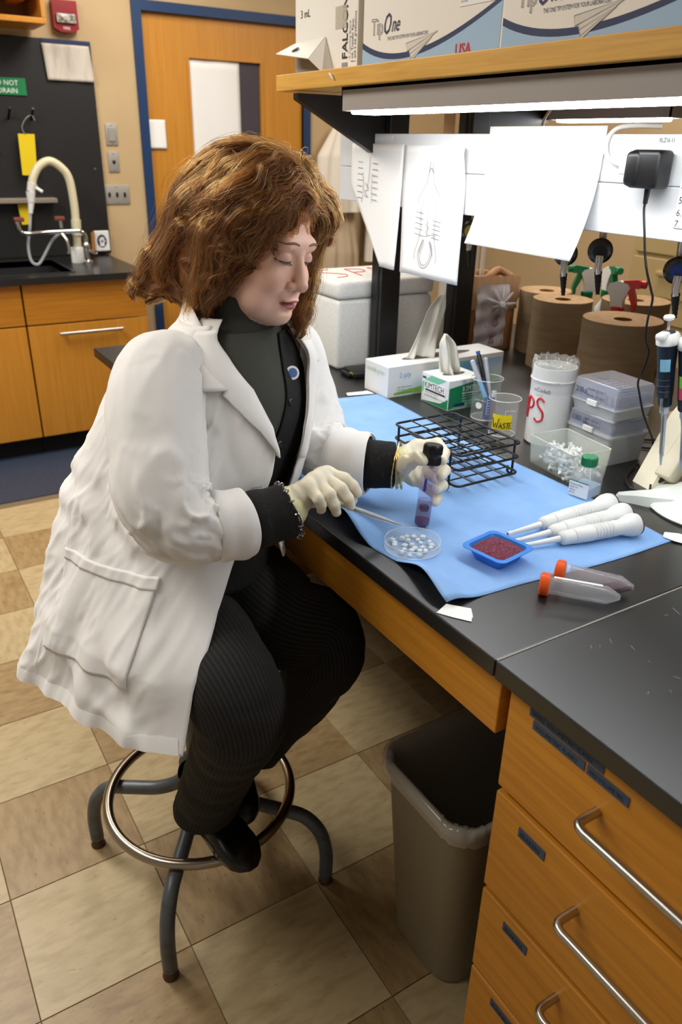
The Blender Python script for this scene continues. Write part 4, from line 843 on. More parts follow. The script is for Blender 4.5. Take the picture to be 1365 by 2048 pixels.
text('KIMTECH', .0235, (-.0012, KL - .014, .040), (0, -1, 0), (0, 0, 1), 'ink', km, sx=.82); MB().box((-.0016, .012, .033), (-.0012, KL - .018, .0375)).build('black_bar', 'ink', km)
for i in range(2): text('delicate task wipers', .007, (-.0012, KL - .016, .027 - i * .0075), (0, -1, 0), (0, 0, 1), 'ink_grey', km)
text('KIMTECH', .021, (.045, -.001, .046), (1, 0, 0), (0, 0, 1), 'paper', km, sx=.8); MB().box((.045, -.0014, .040), (.112, -.001, .0425)).build('white_bar', 'paper', km)
for i in range(3): text('delicate task wipers', .0065, (.045, -.001, .033 - i * .007), (1, 0, 0), (0, 0, 1), 'paper', km)
MB().box((.02, -.0014, .008), (.055, -.0011, .016)).build('maker_label', 'ink_navy', km)
MB().box((-.0016, KL - .018, .063), (-.0012, KL - .004, .068)).build('maker_label', 'ink_navy', km)
sl = [(KW / 2 + .036 * math.cos(t), KL / 2 + .014 * math.sin(t), KH + .0004) for t in np.linspace(0, 2 * math.pi, 24, endpoint=False)]; MB().add(sl, [tuple(range(24))]).build('slot', 'slot_shadow' if 'slot_shadow' in M else bpy.data.materials['slot_shadow'], km)
tissue((.062, .056, .07), (.025, .075, .180), .026, .020, 5, km, (1, -.3, 0))
# white foam box with red marker writing
fbx = thing('foam_box', 'large white foam shipping box with red marker letters on its lid', 'box', (1.185, 1.937, Z)); FL, FW = .345, .27
M['foam'] = mat('white_foam', '#e5e3dd', .75, vary=('#dad8d2', 120, .4, .7), bump=(240, .12, .001))
MB().rbox((0, 0, 0), (FL, FW, .203), .012, 3).build('box_body', 'foam', fbx, True, 60); lid = MB().rbox((-.003, -.003, .205), (FL + .003, FW + .003, .255), .013, 3).build('lid', 'foam', fbx, True, 60)
zt = .2555
def st(paths, name='red_marker'):
    b = MB()
    for p in paths: b.tube([(x, y, zt) for x, y in p], .0015, 5)
    return b.build(name, 'ink_red', lid)
sg = lambda pts: [tuple(q[:2]) for q in curve_pts([(a, b, 0) for a, b in pts], 16)]
st([sg([(.10, .23), (.045, .215), (.035, .19), (.07, .165), (.10, .125), (.085, .09), (.045, .08)]), sg([(.135, .085), (.155, .22)]), sg([(.155, .22), (.20, .20), (.19, .155), (.145, .15)]), sg([(.22, .085), (.24, .22)]), sg([(.24, .22), (.28, .20), (.275, .15), (.23, .15)]), sg([(.32, .22), (.295, .19), (.32, .15), (.31, .10), (.285, .09)])])
sm = thing('small_instrument', 'small flat black device with a yellow sticker beside the foam box', 'device', (1.205, 1.86, Z), math.radians(-8))
MB().rbox((-.02, -.035, 0), (.10, .05, .018), .004).build('case', 'black', sm, True, 50); MB().box((-.0206, -.02, .006), (-.0199, .0, .014)).build('yellow_sticker', 'yellow', sm); MB().rbox((-.035, -.02, .002), (-.018, .04, .012), .003).build('front_lip', 'black', sm)
# cardboard carton with bags hung over its side
cb = thing('cardboard_carton', 'open upright cardboard carton behind the tissue box', 'carton', (1.700, 1.955, Z), math.radians(-14)); CW, CD, CH = .165, .13, .235
t_ = .004
MB().box((0, 0, 0), (CW, t_, CH)).box((0, CD - t_, 0), (CW, CD, CH)).box((0, t_, 0), (t_, CD - t_, CH)).box((CW - t_, t_, 0), (CW, CD - t_, CH)).box((t_, t_, 0), (CW - t_, CD - t_, .004)).build('carton', 'card', cb)
cf = np.array([[(x + .004 * math.sin(9 * q * (1 + x * 3)), -.0025 - .018 * q * (1 - q) * 4 * .35 - .004 * abs(math.sin(x * 120)) * (1 - q), CH + .004 - .105 * q) for x in np.linspace(-.006, CW + .004, 26)] for q in np.linspace(0, 1, 10)])
MB().grid(cf).build('crumpled_liner', mat('tan_liner', '#c99f74', .7), cb, True, 60)
for zz, yy in ((CH, .05), (CH - .01, .09)): MB().tube(curve_pts([(x, yy + .012 * math.sin(x * 60), zz + .014 * math.sin(x * 45 + yy * 50)) for x in np.linspace(.0, CW, 9)], 40), .012, 8).build('crumpled_paper', mat('tan_crumple', '#c49668', .8), cb, True, 60)
bg = thing('clear_bag', 'clear plastic bag tied to the cardboard carton with a pink stained sheet inside', 'bag', (1.700, 1.955, Z), math.radians(-14))
M['bag'] = clear('bag_film', '#f0ebee', .68, .25)
def bagsheet(name, x0, x1, z0, z1, y, m, seed, pinch=None):
    r = np.random.default_rng(seed); n, k = 26, 30; V = np.zeros((k, n, 3)); ph = r.uniform(0, 6, 4)
    for j in range(k):
        q = j / (k - 1)
        for i in range(n):
            s_ = i / (n - 1); x = x0 + (x1 - x0) * s_; z = z1 - (z1 - z0) * q; yy = y - .004 * math.sin(14 * s_ + ph[0] + 3 * q) - .003 * math.sin(23 * q + ph[1] + 4 * s_)
            if pinch is not None: 
                dx, dz = x - pinch[0], z - pinch[1]; d = math.hypot(dx, dz); yy -= .014 * math.exp(-(d / .03) ** 2) + .004 * math.sin(9 * math.atan2(dz, dx)) * math.exp(-(d / .07) ** 2)
            V[j, i] = (x, yy, z)
    return MB().grid(V).build(name, m, bg, True, 180)
bagsheet('bag_sheet', .012, .125, .015, .215, -.020, 'bag', 3, (.095, .155)); bagsheet('stained_sheet', .036, .118, .025, .13, -.0165, mat('pink_stain', '#c9a6b6', .8, alpha=.75, vary=('#9d8794', 18, .4, .7)), 6)
for a in np.linspace(0, 2 * math.pi, 9, endpoint=False):
    l = .055 if math.sin(a) > -.3 else .03
    MB().tube([(.095, -.036, .155), (.095 + l * .6 * math.cos(a), -.034, .155 + l * .6 * math.sin(a)), (.095 + l * math.cos(a), -.028, .155 + l * math.sin(a))], [.004, .006, .003], 6).build('bag_fold', 'bag', bg, True, 60)
MB().rbox((.118, -.05, .145), (.0, 0, .0), .0001) if False else None
MB().lathe([(.0, 0), (.010, .0), (.010, .012), (0, .014)], (.095, -.034, .155), 12, (0, -1, .2)).build('knot', mat('knot_white', '#efece6', .6), bg, True)
for x_, y_, h_, nm_ in ((.06, .06, .34, 'tallest clear wrapped pipet standing in the cardboard carton'), (.045, .08, .33, 'clear wrapped pipet close behind the tallest one in the carton'), (.015, .05, .27, 'shortest wrapped pipet at the left side of the cardboard carton')):
    o = tag(MB().tube([(0, 0, 0), (.004, 0, h_)], .0075, 10).build('serological_pipet', clear('pipet_wrap', '#e9e4da', .55, .2), None, True, 60), nm_, 'pipet', 'pipets in the cardboard carton'); o.location = (1.700 + x_ * .97 + y_ * .24, 1.955 + y_ * .97 - x_ * .24, Z + .005)
pl_ = thing('splash_guard', 'clear acrylic splash panel edge between the tissue and the carton', 'panel', (1.64, 1.93, Z)); MB().box((0, 0, 0), (.006, .12, .27)).build('sheet', clear('acrylic', '#cfd6d4', .35, .08), pl_)
# paper towel rolls
M['towel'] = mat('brown_towel', '#a08868', .9, stretch=(1, 1, 9), vary=('#8f7759', 7, .35, .7), bump=(60, .25, .002)); M['towel_end'] = mat('towel_end', '#c8a274', .9, vary=('#bd976a', 60, .4, .6))
def roll(x, y, label, r=.106, h=.208):
    o = thing('paper_towel_roll', label, 'roll', (x, y, Z), 0, 'brown paper towel rolls on the bench')
    V = []
    for zz in np.linspace(0, h, 24): V.append([((r + .0012 * math.sin(5 * t + zz * 40) * math.sin(zz * 60)) * math.cos(t), (r + .0012 * math.sin(7 * t + zz * 50)) * math.sin(t), zz) for t in np.linspace(0, 2 * math.pi, 72, endpoint=False)])
    MB().grid(np.array(V), True).build('wound_paper', 'towel', o, True, 60)
    MB().lathe([(.024, h - .002), (r - .001, h + .0005), (r, h - .001)], (0, 0, 0), 72, cap=False).build('roll_end', 'towel_end', o, True, 30)
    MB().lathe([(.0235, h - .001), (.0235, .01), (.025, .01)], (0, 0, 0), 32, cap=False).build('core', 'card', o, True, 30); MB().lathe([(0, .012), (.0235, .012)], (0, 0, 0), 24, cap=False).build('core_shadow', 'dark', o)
    return o
roll(1.738, 1.378, 'brown paper towel roll nearest the tip boxes', .104); roll(1.832, 1.684, 'brown paper towel roll second from the left, behind the white canister', .089, .204)
roll(1.940, 1.858, 'brown paper towel roll at the far left behind another roll', .086, .196); roll(2.02, 1.566, 'brown paper towel roll at the back right', .100, .206)
# spray bottles
def spray(x, y, col, label, rot, up=.0, col2='white'):
    o = thing('spray_bottle', label, 'spray bottle', (x, y, Z), rot, 'spray bottles behind the paper rolls')
    MB().lathe([(.036, 0), (.038, .004), (.038, .12), (.03, .15), (.015, .175), (.014, .19)], (0, 0, 0), 24).build('bottle_body', clear('spray_hdpe', '#e6e6e0', .9, .4), o, True, 40)
    MB().lathe([(.017, .183), (.019, .186), (.019, .205), (.016, .207)], (0, 0, 0), 20).build('collar', col, o, True, 40)
    b = MB().prism([(-.018, .205), (.016, .205), (.014, .225), (.022, .245), (.03, .262), (.022, .272), (-.004, .278), (-.03, .268), (-.036, .25), (-.024, .232)], -.012, .012, 1); b.build('shroud', col2, o, True, 50)
    MB().prism([(.010, .262), (.055, .262), (.058, .268), (.058, .282), (.05, .286), (.008, .280)], -.011, .011, 1).build('head', col, o, True, 50)
    MB().lathe([(.010, 0), (.011, .004), (.011, .014), (.008, .016), (.004, .016)], (.056, 0, .274), 14, (1, 0, 0)).build('nozzle', col, o, True, 40)
    MB().prism([(.018, .262), (.036, .262), (.046, .24), (.052, .215), (.046, .196), (.040, .198), (.040, .215), (.03, .235)], -.009, .009, 1).build('trigger', col, o, True, 50)
    return o
spray(2.0, 1.742, 'green', 'spray bottle with a green trigger head pointing left', math.radians(150)); spray(2.08, 1.73, 'green', 'spray bottle with a green trigger seen end on, right of the other green one', math.radians(-115)); spray(1.877, 1.514, 'red', 'spray bottle with a bright red trigger head', math.radians(-70))
# white tip canister
cn = thing('tip_canister', 'tall white plastic canister with a clear bag liner and red handwriting', 'canister', (1.298, 1.186, Z)); r = .049; H_ = .178
MB().lathe([(0, 0), (r - .004, 0), (r, .004), (r, H_ * .83), (r + .0025, H_ * .835), (r + .0025, H_ * .85), (r, H_ * .855), (r - .001, H_), (r - .004, H_), (r - .005, .01), (0, .008)], (0, 0, 0), 56, cap=False).build('canister_body', 'white', cn, True, 40)
rr2 = np.random.default_rng(9); rows = []
for k, (rd, zz, am) in enumerate(((r + .0012, H_ * .70, .0008), (r + .0022, H_ * .86, .001), (r + .003, H_ + .004, .002), (r - .001, H_ + .016, .004), (r - .008, H_ + .012, .004), (r - .012, H_ - .02, .003), (r - .014, H_ - .08, .003))):
    w = [.42 * sum(math.sin(m_ * t + rr2.uniform(0, 6) * 0 + k * m_) for m_ in (5, 9, 14)) for t in np.linspace(0, 2 * math.pi, 70, endpoint=False)]
    rows.append([((rd + am * w[i]) * math.cos(t), (rd + am * w[i]) * math.sin(t), zz + am * 1.2 * w[(i * 3) % 70]) for i, t in enumerate(np.linspace(0, 2 * math.pi, 70, endpoint=False))])
MB().grid(np.array(rows), True).build('bag_liner', clear('bag_liner', '#d6d6d2', .26, .08, spec=1.0), cn, True, 180)
fa3 = math.atan2(-1.186, -1.298) - .05
x0 = -.094
tp = [[(x0 + .0, .104), (x0 + .016, .106)], [(x0 + .008, .105), (x0 + .007, .068)], [(x0 + .022, .100), (x0 + .021, .067)], [(x0 + .031, .104), (x0 + .028, .066)], [(q[0], q[1]) for q in [(x0 + .031, .104), (x0 + .041, .100), (x0 + .043, .092), (x0 + .039, .086), (x0 + .030, .084)]],
      [(x0 + .064, .100), (x0 + .056, .106), (x0 + .050, .099), (x0 + .055, .090), (x0 + .063, .082), (x0 + .063, .070), (x0 + .054, .065), (x0 + .048, .070)]]
tp = [[(x0 + (a_ - x0) * 1.3, .086 + (z_ - .086) * 1.35) for a_, z_ in p] for p in tp]
cyl_strokes([[tuple(q[:2]) for q in curve_pts([(a, b_, 0) for a, b_ in p], 18)] for p in tp], r + .0004, fa3 - .0, .0024, 'ink_red', cn)
ct_ = lambda s_, sz, a, z, m: text(s_, sz, ((r + .0006) * math.cos(fa3 + a), (r + .0006) * math.sin(fa3 + a), z), (-math.sin(fa3 + a + .22), math.cos(fa3 + a + .22), 0), (0, 0, 1), m, cn, off=.0012)
ct_('nCode\u00ae', .013, -.82, .126, 'ink_navy'); ct_('science', .006, -.70, .117, 'ink_grey')
# stack of two tip racks
M['rackgrey'] = mat('rack_grey', '#bcc0c4', .4); M['lidclear'] = clear('lid_clear', '#bcc0cc', .42, .15); M['tips_in'] = mat('tips_bluegrey', '#8d95b4', .6)
def tiprack(z, base_h, lid_h, label, txt, dx=0, rot=0.0):
    o = thing('tip_rack', label, 'tip box', (1.352 + dx, 1.063, Z + z), math.radians(-3) + rot, 'stacked pipette tip racks'); hx, hy = .056, .064
    lv = [rrect(hx - .004, hy - .004, .008, 0, 5), rrect(hx, hy, .008, base_h * .9, 5), rrect(hx + .0025, hy + .0025, .008, base_h * .92, 5), rrect(hx + .0025, hy + .0025, .008, base_h, 5)]
    g = MB().grid(np.array(lv), True); n_ = len(lv[0]); g.f.append(tuple(range(n_))[::-1]); g.f.append(tuple(3 * n_ + i for i in range(n_))); g.build('rack_base', 'rackgrey', o, True, 35)
    lv = [rrect(hx + .0015, hy + .0015, .008, base_h, 5), rrect(hx - .001, hy - .001, .008, base_h + lid_h * .9, 5), rrect(hx - .004, hy - .004, .008, base_h + lid_h, 5)]
    g = MB().grid(np.array(lv), True); g.f.append(tuple(2 * n_ + i for i in range(n_))); g.build('hinged_lid', 'lidclear', o, True, 35)
    tb_ = MB()
    for i in range(12):
        for j in range(8): 
            x, y = -hx + .009 + i * (2 * hx - .018) / 11, -hy + .012 + j * (2 * hy - .024) / 7
            tb_.lathe([(.0036, base_h), (.0042, base_h + lid_h * .55)], (x, y, 0), 6)
    stuff(tb_.build('tips', 'tips_in', o))
    MB().rbox((-hx - .006, -.014, base_h - .004), (-hx - .001, .014, base_h + .008), .001).build('latch', 'white', o)
    strokes_y = hy - .012
    text(txt, .017, (-hx - .0022, strokes_y, base_h + lid_h * .35), (0, -1, 0), (0, 0, 1), 'ink_navy', o, sx=.85)
    for i in range(2): text('sterile ||||| lot 2', .008, (-hx - .0022, .018, base_h + lid_h * (.58 - .3 * i)), (0, -1, 0), (0, 0, 1), 'ink', o)
    return o
tiprack(0, .066, .034, 'lower grey pipette tip rack marked 1000 under the other', '1000 uL'); tr2 = tiprack(.100, .024, .046, 'upper pipette tip rack with a lilac lid marked 200', '200uL')
text('200 uL tips', .010, (-.02, .03, .0705), (0, -1, 0), (1, 0, 0) if False else (-1, 0, 0), 'ink', tr2)
# clear tray full of microtubes
ty = thing('microtube_tray', 'clear plastic tray heaped with small microtubes', 'tray', (1.209, 1.036, Z), math.radians(-6)); hx, hy, h_ = .046, .066, .062
lv = [rrect(hx, hy, .004, 0, 4), rrect(hx + .004, hy + .004, .004, h_, 4), rrect(hx + .0025, hy + .0025, .004, h_, 4), rrect(hx - .0015, hy - .0015, .004, .002, 4)]
g = MB().grid(np.array(lv), True); n_ = len(lv[0]); g.f.append(tuple(range(n_))[::-1]); g.build('tray_shell', clear('tray_clear', '#dfe6da', .3, .1), ty, True, 35)
MB().tube([(p[0], p[1], h_) for p in rrect(hx + .0033, hy + .0033, .004, h_, 4)], .001, 6, closed=True).build('tray_rim', clear('tray_rim', '#eef2e6', .7, .1), ty, True, 60)
rm = np.random.default_rng(15); mt = MB()
for i in range(230):
    x, y = rm.uniform(-hx + .01, hx - .01), rm.uniform(-hy + .01, hy - .01); top = .012 + .034 * max(0, 1 - ((x / hx) ** 2 + ((y - .01) / hy) ** 2) * .8); z = rm.uniform(.006, top); d = Vector(rm.normal(0, 1, 3)); d.z *= .5; d.normalize()
    p = Vector((x, y, z)); mt.lathe([(.0006, 0), (.0028, .005), (.0033, .014), (.0046, .0142), (.0046, .0158), (0, .016)], p, 7, d)
stuff(mt.build('microtubes', clear('microtube_pp', '#eef0ee', .85, .3), ty, True, 40))
# pipette carousel stand with pipettes, charger
M['stand'] = mat('stand_white', '#d5dbd6', .4)
sd_ = thing('pipette_stand', 'white pipette carousel stand with flared foot at the right edge', 'stand', (1.302, .757, Z)); 
MB().lathe([(0, 0), (.112, 0), (.115, .004), (.11, .010), (.085, .019), (.06, .038), (.048, .07), (.040, .12), (.034, .20), (.026, .29), (.022, .33), (0, .335)], (0, 0, 0), 56).build('column', 'stand', sd_, True, 50)
for a in (math.atan2(.122, -.122), math.atan2(.122, -.122) + 2.1, math.atan2(.122, -.122) + 4.2):
    d = Vector((math.cos(a), math.sin(a), 0)); s_ = Vector((-d.y, d.x, 0)); P = []
    for q, w, h in ((.06, .045, .026), (.10, .028, .020), (.14, .016, .016), (.168, .010, .012), (.172, .008, .006)):
        c_ = d * q; P.append([tuple(c_ - s_ * w), tuple(c_ - s_ * w * .8 + Vector((0, 0, h))), tuple(c_ + s_ * w * .8 + Vector((0, 0, h))), tuple(c_ + s_ * w)])
    g = MB().grid(np.array(P), True); g.f.append(tuple(range(16, 20))); g.build('foot', 'stand', sd_, True, 45)
MB().lathe([(.03, .30), (.075, .305), (.078, .31), (.078, .318), (.03, .32)], (0, 0, 0), 40).build('carousel_plate', 'stand', sd_, True, 40)
def pipettor(p, ang, bands, label):
    o = thing('micropipette', label, 'pipette', p, ang, 'micropipettes hung on the carousel stand'); o.rotation_euler = (Vector((0, 0, 1)).rotation_difference(Vector((-.036, .022, .286))).to_matrix() @ Matrix.Rotation(ang, 3, 'Z')).to_euler()
    nv = mat('pipettor_navy', '#14202f', .35)
    lv = [[(rx * math.cos(t), ry * math.sin(t), z) for t in np.linspace(0, 2 * math.pi, 24, endpoint=False)] for rx, ry, z in ((.0135, .0125, .0), (.0165, .014, .002), (.0185, .0155, .06), (.0205, .0175, .092), (.0205, .0175, .10))]
    g = MB().grid(np.array(lv), True); g.f.append(tuple(range(24))[::-1]); g.build('handle', nv, o, True, 50)
    lv = [[(rx * math.cos(t) + ox, ry * math.sin(t), z) for t in np.linspace(0, 2 * math.pi, 24, endpoint=False)] for rx, ry, z, ox in ((.021, .018, .098, 0), (.025, .020, .100, .001), (.025, .020, .112, .001), (.021, .017, .118, 0), (.012, .012, .119, 0))]
    g = MB().grid(np.array(lv), True); g.f.append(tuple(4 * 24 + i for i in range(24))); g.build('head_ring', 'white', o, True, 50)
    MB().rbox((-.034, -.009, .112), (-.008, .009, .124), .004).build('finger_hook', 'white', o, True); MB().lathe([(.010, .118), (.012, .120), (.012, .1215), (0, .122)], (0, 0, 0), 20).build('top_cap', nv, o, True)
    MB().tube([(0, 0, .12), (0, 0, .142)], .0022, 10).build('plunger_rod', 'chrome', o, True); MB().lathe([(.0035, .140), (.009, .143), (.010, .147), (.008, .150), (0, .151)], (0, 0, 0), 20).build('plunger_button', 'white', o, True)
    MB().lathe([(.0115, -.018), (.013, -.014), (.013, .001)], (.002, 0, 0), 20).build('lock_nut', nv, o, True, 40)
    MB().lathe([(.0035, -.120), (.0045, -.05), (.0065, -.034), (.0085, -.032), (.0085, -.016)], (.002, 0, 0), 18).build('shaft', mat('shaft_blue', '#b7c3d6', .4), o, True, 40)
    MB().tube(curve_pts([(-.010, 0, .001), (-.0115, 0, -.012), (-.009, 0, -.024), (-.003, 0, -.036), (-.0035, 0, -.055), (-.004, 0, -.09), (-.0035, 0, -.113)], 30), .0030, 8).build('ejector_arm', 'steel', o, True, 60)
    MB().lathe([(.0015, -.138), (.0036, -.112)], (-.001, 0, 0), 14).build('tip_cone', clear('tip_plastic', '#a9b4c8', .8, .3), o, True)
    for z0, z1, a0, a1, m in bands:
        S = [[(.0208 * 1.02 * math.cos(t) * (.84 + .16 * z / .1), .0178 * 1.03 * math.sin(t) * (.85 + .15 * z / .1), z) for t in np.linspace(a0, a1, 12)] for z in np.linspace(z0, z1, 3)]
        MB().grid(np.array(S)).build('colour_label', m, o, True, 180)
    for k in range(3):
        MB().tube([(.0195 * math.cos(t), .0165 * math.sin(t), .036 - .011 * k) for t in np.linspace(math.pi * .85, math.pi * 1.3, 8)], .0004, 4).build('grip_line', mat('line_grey', '#55606c', .5), o)
    return o
M['skyband'] = mat('sky_label', '#7fb6cf', .5); M['limeband'] = mat('lime_label', '#63b52a', .5); M['pinkband'] = mat('pink_label', '#c93a5c', .5)
pipettor((1.243, .862, 1.122), math.radians(12), [(.052, .075, math.pi * .95, math.pi * 1.28, 'skyband')], 'dark navy micropipette with a pale blue label on the stand')
pipettor((1.2615, .830, 1.118), math.radians(40), [(.03, .052, math.pi * .7, math.pi * 1.2, 'limeband'), (.008, .03, math.pi * .7, math.pi * 1.2, 'pinkband')], 'micropipette with green and pink labels at the right edge of the photo')
ch = thing('pipettor_charger', 'cream wedge shaped electric pipettor charger behind the stand', 'charger', (1.295, .893, Z)); 
d = Vector((.62, .10, .78)).normalized(); 
lv = [[tuple(Vector(p)) for p in ((-.022, -.02, 0), (.0, -.028, 0), (.02, .02, 0), (-.012, .03, 0))], [tuple(Vector(p) + d * .16) for p in ((-.02, -.02, 0), (.006, -.026, 0), (.02, .02, 0), (-.012, .028, 0))], [tuple(Vector(p) + d * .20) for p in ((-.014, -.014, 0), (.004, -.02, 0), (.014, .014, 0), (-.008, .02, 0))]]
g = MB().grid(np.array(lv), True); g.f.append((0, 1, 2, 3)[::-1]); g.f.append((8, 9, 10, 11)); g.build('back_wedge', 'offwhite', ch, True, 30)
MB().rbox((-.018, -.022, -.055), (.018, .016, .055), .005, 2).xf(Matrix.Translation((.045, -.022, .062)) @ Matrix.Rotation(math.radians(38), 4, 'Y')).build('charger_body', 'offwhite', ch, True, 50)
MB().tube([(.012, -.022, .022), (-.002, -.016, .008), (-.012, -.006, .004)], [.006, .005, .003], 10).build('plug_boot', 'black', ch, True, 50)
# cream block glimpsed behind the rolls, right
tag(MB().rbox((1.60, .98, Z), (1.72, 1.10, Z + .05), .006).build('cream_block', 'tan_card'), 'low cream coloured box partly hidden behind the micropipettes', 'box')
# ------------------------------------------------------------------ lab stool
SC = (.428, 1.250); sto = thing('lab_stool', 'grey steel lab stool with a chrome foot ring under the seated person', 'stool', (SC[0], SC[1], 0))
M['stoolgrey'] = mat('stool_grey', '#5b5f63', .42, .2, vary=('#4a4845', 30, .5, .75)); 
feet = [(-.205, .172), (.215, -.192), (-.169, -.226), (.17, .21)]
for fx, fy in feet:
    d = Vector((fx, fy, 0)); 
    P = curve_pts([(fx * .10, fy * .10, .30), (fx * .16, fy * .16, .245), (fx * .36, fy * .36, .212), (fx * .62, fy * .62, .200), (fx * .82, fy * .82, .190), (fx * .95, fy * .95, .150), (fx * 1.0, fy * 1.0, .09), (fx, fy, .022)], 50)
    l = MB().tube(P, .0155, 14).build('leg', 'stoolgrey', sto, True, 60); MB().lathe([(.016, 0), (.017, .004), (.012, .014), (.009, .022), (.009, .03)], (fx, fy, 0), 16).build('foot_glide', mat('rust_steel', '#5a4636', .5, .6), l, True, 40)
MB().tube([(.200 * math.cos(t), .200 * math.sin(t), .222) for t in np.linspace(0, 2 * math.pi, 72, endpoint=False)], .0118, 12, closed=True).build('foot_ring', mat('worn_chrome', '#a79c8c', .25, 1.0), sto, True, 60)
MB().lathe([(.035, .26), (.042, .27), (.042, .31), (.024, .33), (.024, .54), (.05, .56), (.05, .575)], (0, 0, 0), 24).build('column', 'stoolgrey', sto, True, 40)
MB().lathe([(0, .575), (.15, .575), (.168, .582), (.175, .60), (.165, .622), (.10, .628), (0, .626)], (0, 0, 0), 48).build('seat', mat('seat_black', '#17171a', .5), sto, True, 50)
# ------------------------------------------------------------------ the seated woman
A = np.array
def smin(a, b, k):
    h = np.clip(.5 + .5 * (b - a) / k, 0, 1); return b + (a - b) * h - k * h * (1 - h)
def smax(a, b, k): return -smin(-a, -b, k)
def cap(p, a, b, ra, rb):
    a, b = A(a, float), A(b, float); d = b - a; t = np.clip(((p - a) @ d) / max(d @ d, 1e-12), 0, 1)
    return np.linalg.norm(p - a - t[:, None] * d, axis=1) - (ra + (rb - ra) * t)
def ell(p, c, r):
    q = (p - A(c, float)) / A(r, float); k0 = np.linalg.norm(q, axis=1); k1 = np.linalg.norm(q / A(r, float), axis=1)
    return k0 * (k0 - 1) / np.maximum(k1, 1e-9)
def surface_nets(fn, lo, hi, vox):
    lo, hi = A(lo, float), A(hi, float); st = 4
    n = (np.ceil((hi - lo) / vox / st).astype(int)) * st + 1
    nc = (n - 1) // st + 1
    g = np.stack(np.meshgrid(*[lo[i] + np.arange(nc[i]) * vox * st for i in range(3)], indexing='ij'), -1).reshape(-1, 3)
    dc = fn(g).reshape(nc)
    near = np.abs(dc) < vox * st * 2.4
    D = np.repeat(np.repeat(np.repeat(dc, st, 0), st, 1), st, 2)[:n[0], :n[1], :n[2]].astype(np.float64).copy()
    Nn = np.repeat(np.repeat(np.repeat(near, st, 0), st, 1), st, 2)
    o = st // 2; Nn = np.pad(Nn, ((o, 0), (o, 0), (o, 0)), mode='edge')[:n[0], :n[1], :n[2]]; 
    D = np.pad(np.repeat(np.repeat(np.repeat(dc, st, 0), st, 1), st, 2), ((o, 0), (o, 0), (o, 0)), mode='edge')[:n[0], :n[1], :n[2]].astype(np.float64).copy()
    idx = np.argwhere(Nn); D[Nn] = fn(lo + idx * vox)
    S = D < 0
    c = [S[i:n[0] - 1 + i, j:n[1] - 1 + j, k:n[2] - 1 + k] for i in (0, 1) for j in (0, 1) for k in (0, 1)]
    sm = sum(x.astype(np.int8) for x in c); act = (sm > 0) & (sm < 8); ai = np.argwhere(act)
    vid = -np.ones(act.shape, int); vid[act] = np.arange(len(ai))
    acc = np.zeros((len(ai), 3)); cnt = np.zeros(len(ai)); offs = [A((i, j, k)) for i in (0, 1) for j in (0, 1) for k in (0, 1)]
    for e0 in range(8):
        for e1 in range(e0 + 1, 8):
            if np.abs(offs[e0] - offs[e1]).sum() != 1: continue
            p0, p1 = ai + offs[e0], ai + offs[e1]; d0, d1 = D[tuple(p0.T)], D[tuple(p1.T)]; m = (d0 < 0) != (d1 < 0)
            t = np.where(m, d0 / np.where(m, d0 - d1, 1), 0); pt = p0 + (p1 - p0) * t[:, None]; acc[m] += pt[m]; cnt[m] += 1
    V = lo + acc / np.maximum(cnt, 1)[:, None] * vox; F = []
    for ax in range(3):
        sl0 = [slice(None)] * 3; sl1 = [slice(None)] * 3; sl0[ax] = slice(0, -1); sl1[ax] = slice(1, None)
        ch = S[tuple(sl0)] != S[tuple(sl1)]; e = np.argwhere(ch); u, v = (ax + 1) % 3, (ax + 2) % 3
        ok = (e[:, u] > 0) & (e[:, v] > 0) & (e[:, u] < n[u] - 1) & (e[:, v] < n[v] - 1); e = e[ok]; fl = S[tuple(e.T)]
        def cell(du, dv):
            q = e.copy(); q[:, u] += du; q[:, v] += dv; return vid[tuple(q.T)]
        q = np.stack([cell(-1, -1), cell(0, -1), cell(0, 0), cell(-1, 0)], 1); q[~fl] = q[~fl][:, ::-1]; F.append(q)
    F = np.concatenate(F); F = F[(F >= 0).all(1)]
    return V, F
def np_mesh(name, V, F, m, parent, smooth=True):
    me = bpy.data.meshes.new(name); me.vertices.add(len(V)); me.vertices.foreach_set('co', np.asarray(V, np.float32).ravel())
    k = F.shape[1]; me.loops.add(len(F) * k); me.polygons.add(len(F)); me.loops.foreach_set('vertex_index', F.astype(np.int32).ravel())
    me.polygons.foreach_set('loop_start', (np.arange(len(F)) * k).astype(np.int32)); me.update(calc_edges=True); me.validate()
    if smooth: me.polygons.foreach_set('use_smooth', [True] * len(me.polygons))
    if m: me.materials.append(M[m] if isinstance(m, str) else m)
    o = bpy.data.objects.new(name, me); COL.objects.link(o)
    if parent: o.parent = parent
    return o
def wnoise(P, sc, seed, oct=3):
    r = np.random.default_rng(seed); out = np.zeros(len(P)); a = 1.0; tot = 0
    for o in range(oct):
        K = r.normal(0, 1, (7, 3)) * sc * 2 ** o; ph = r.uniform(0, 6.28, 7); out += a * np.sin(P @ K.T + ph).sum(1) / 2.6; tot += a; a *= .55
    return out / tot
def grid_normals(G, closed_u=False):
    du = (np.roll(G, -1, 1) - np.roll(G, 1, 1)) if closed_u else np.gradient(G, axis=1); dv = np.gradient(G, axis=0)
    N = np.cross(du, dv); return N / np.maximum(np.linalg.norm(N, axis=2, keepdims=True), 1e-9)
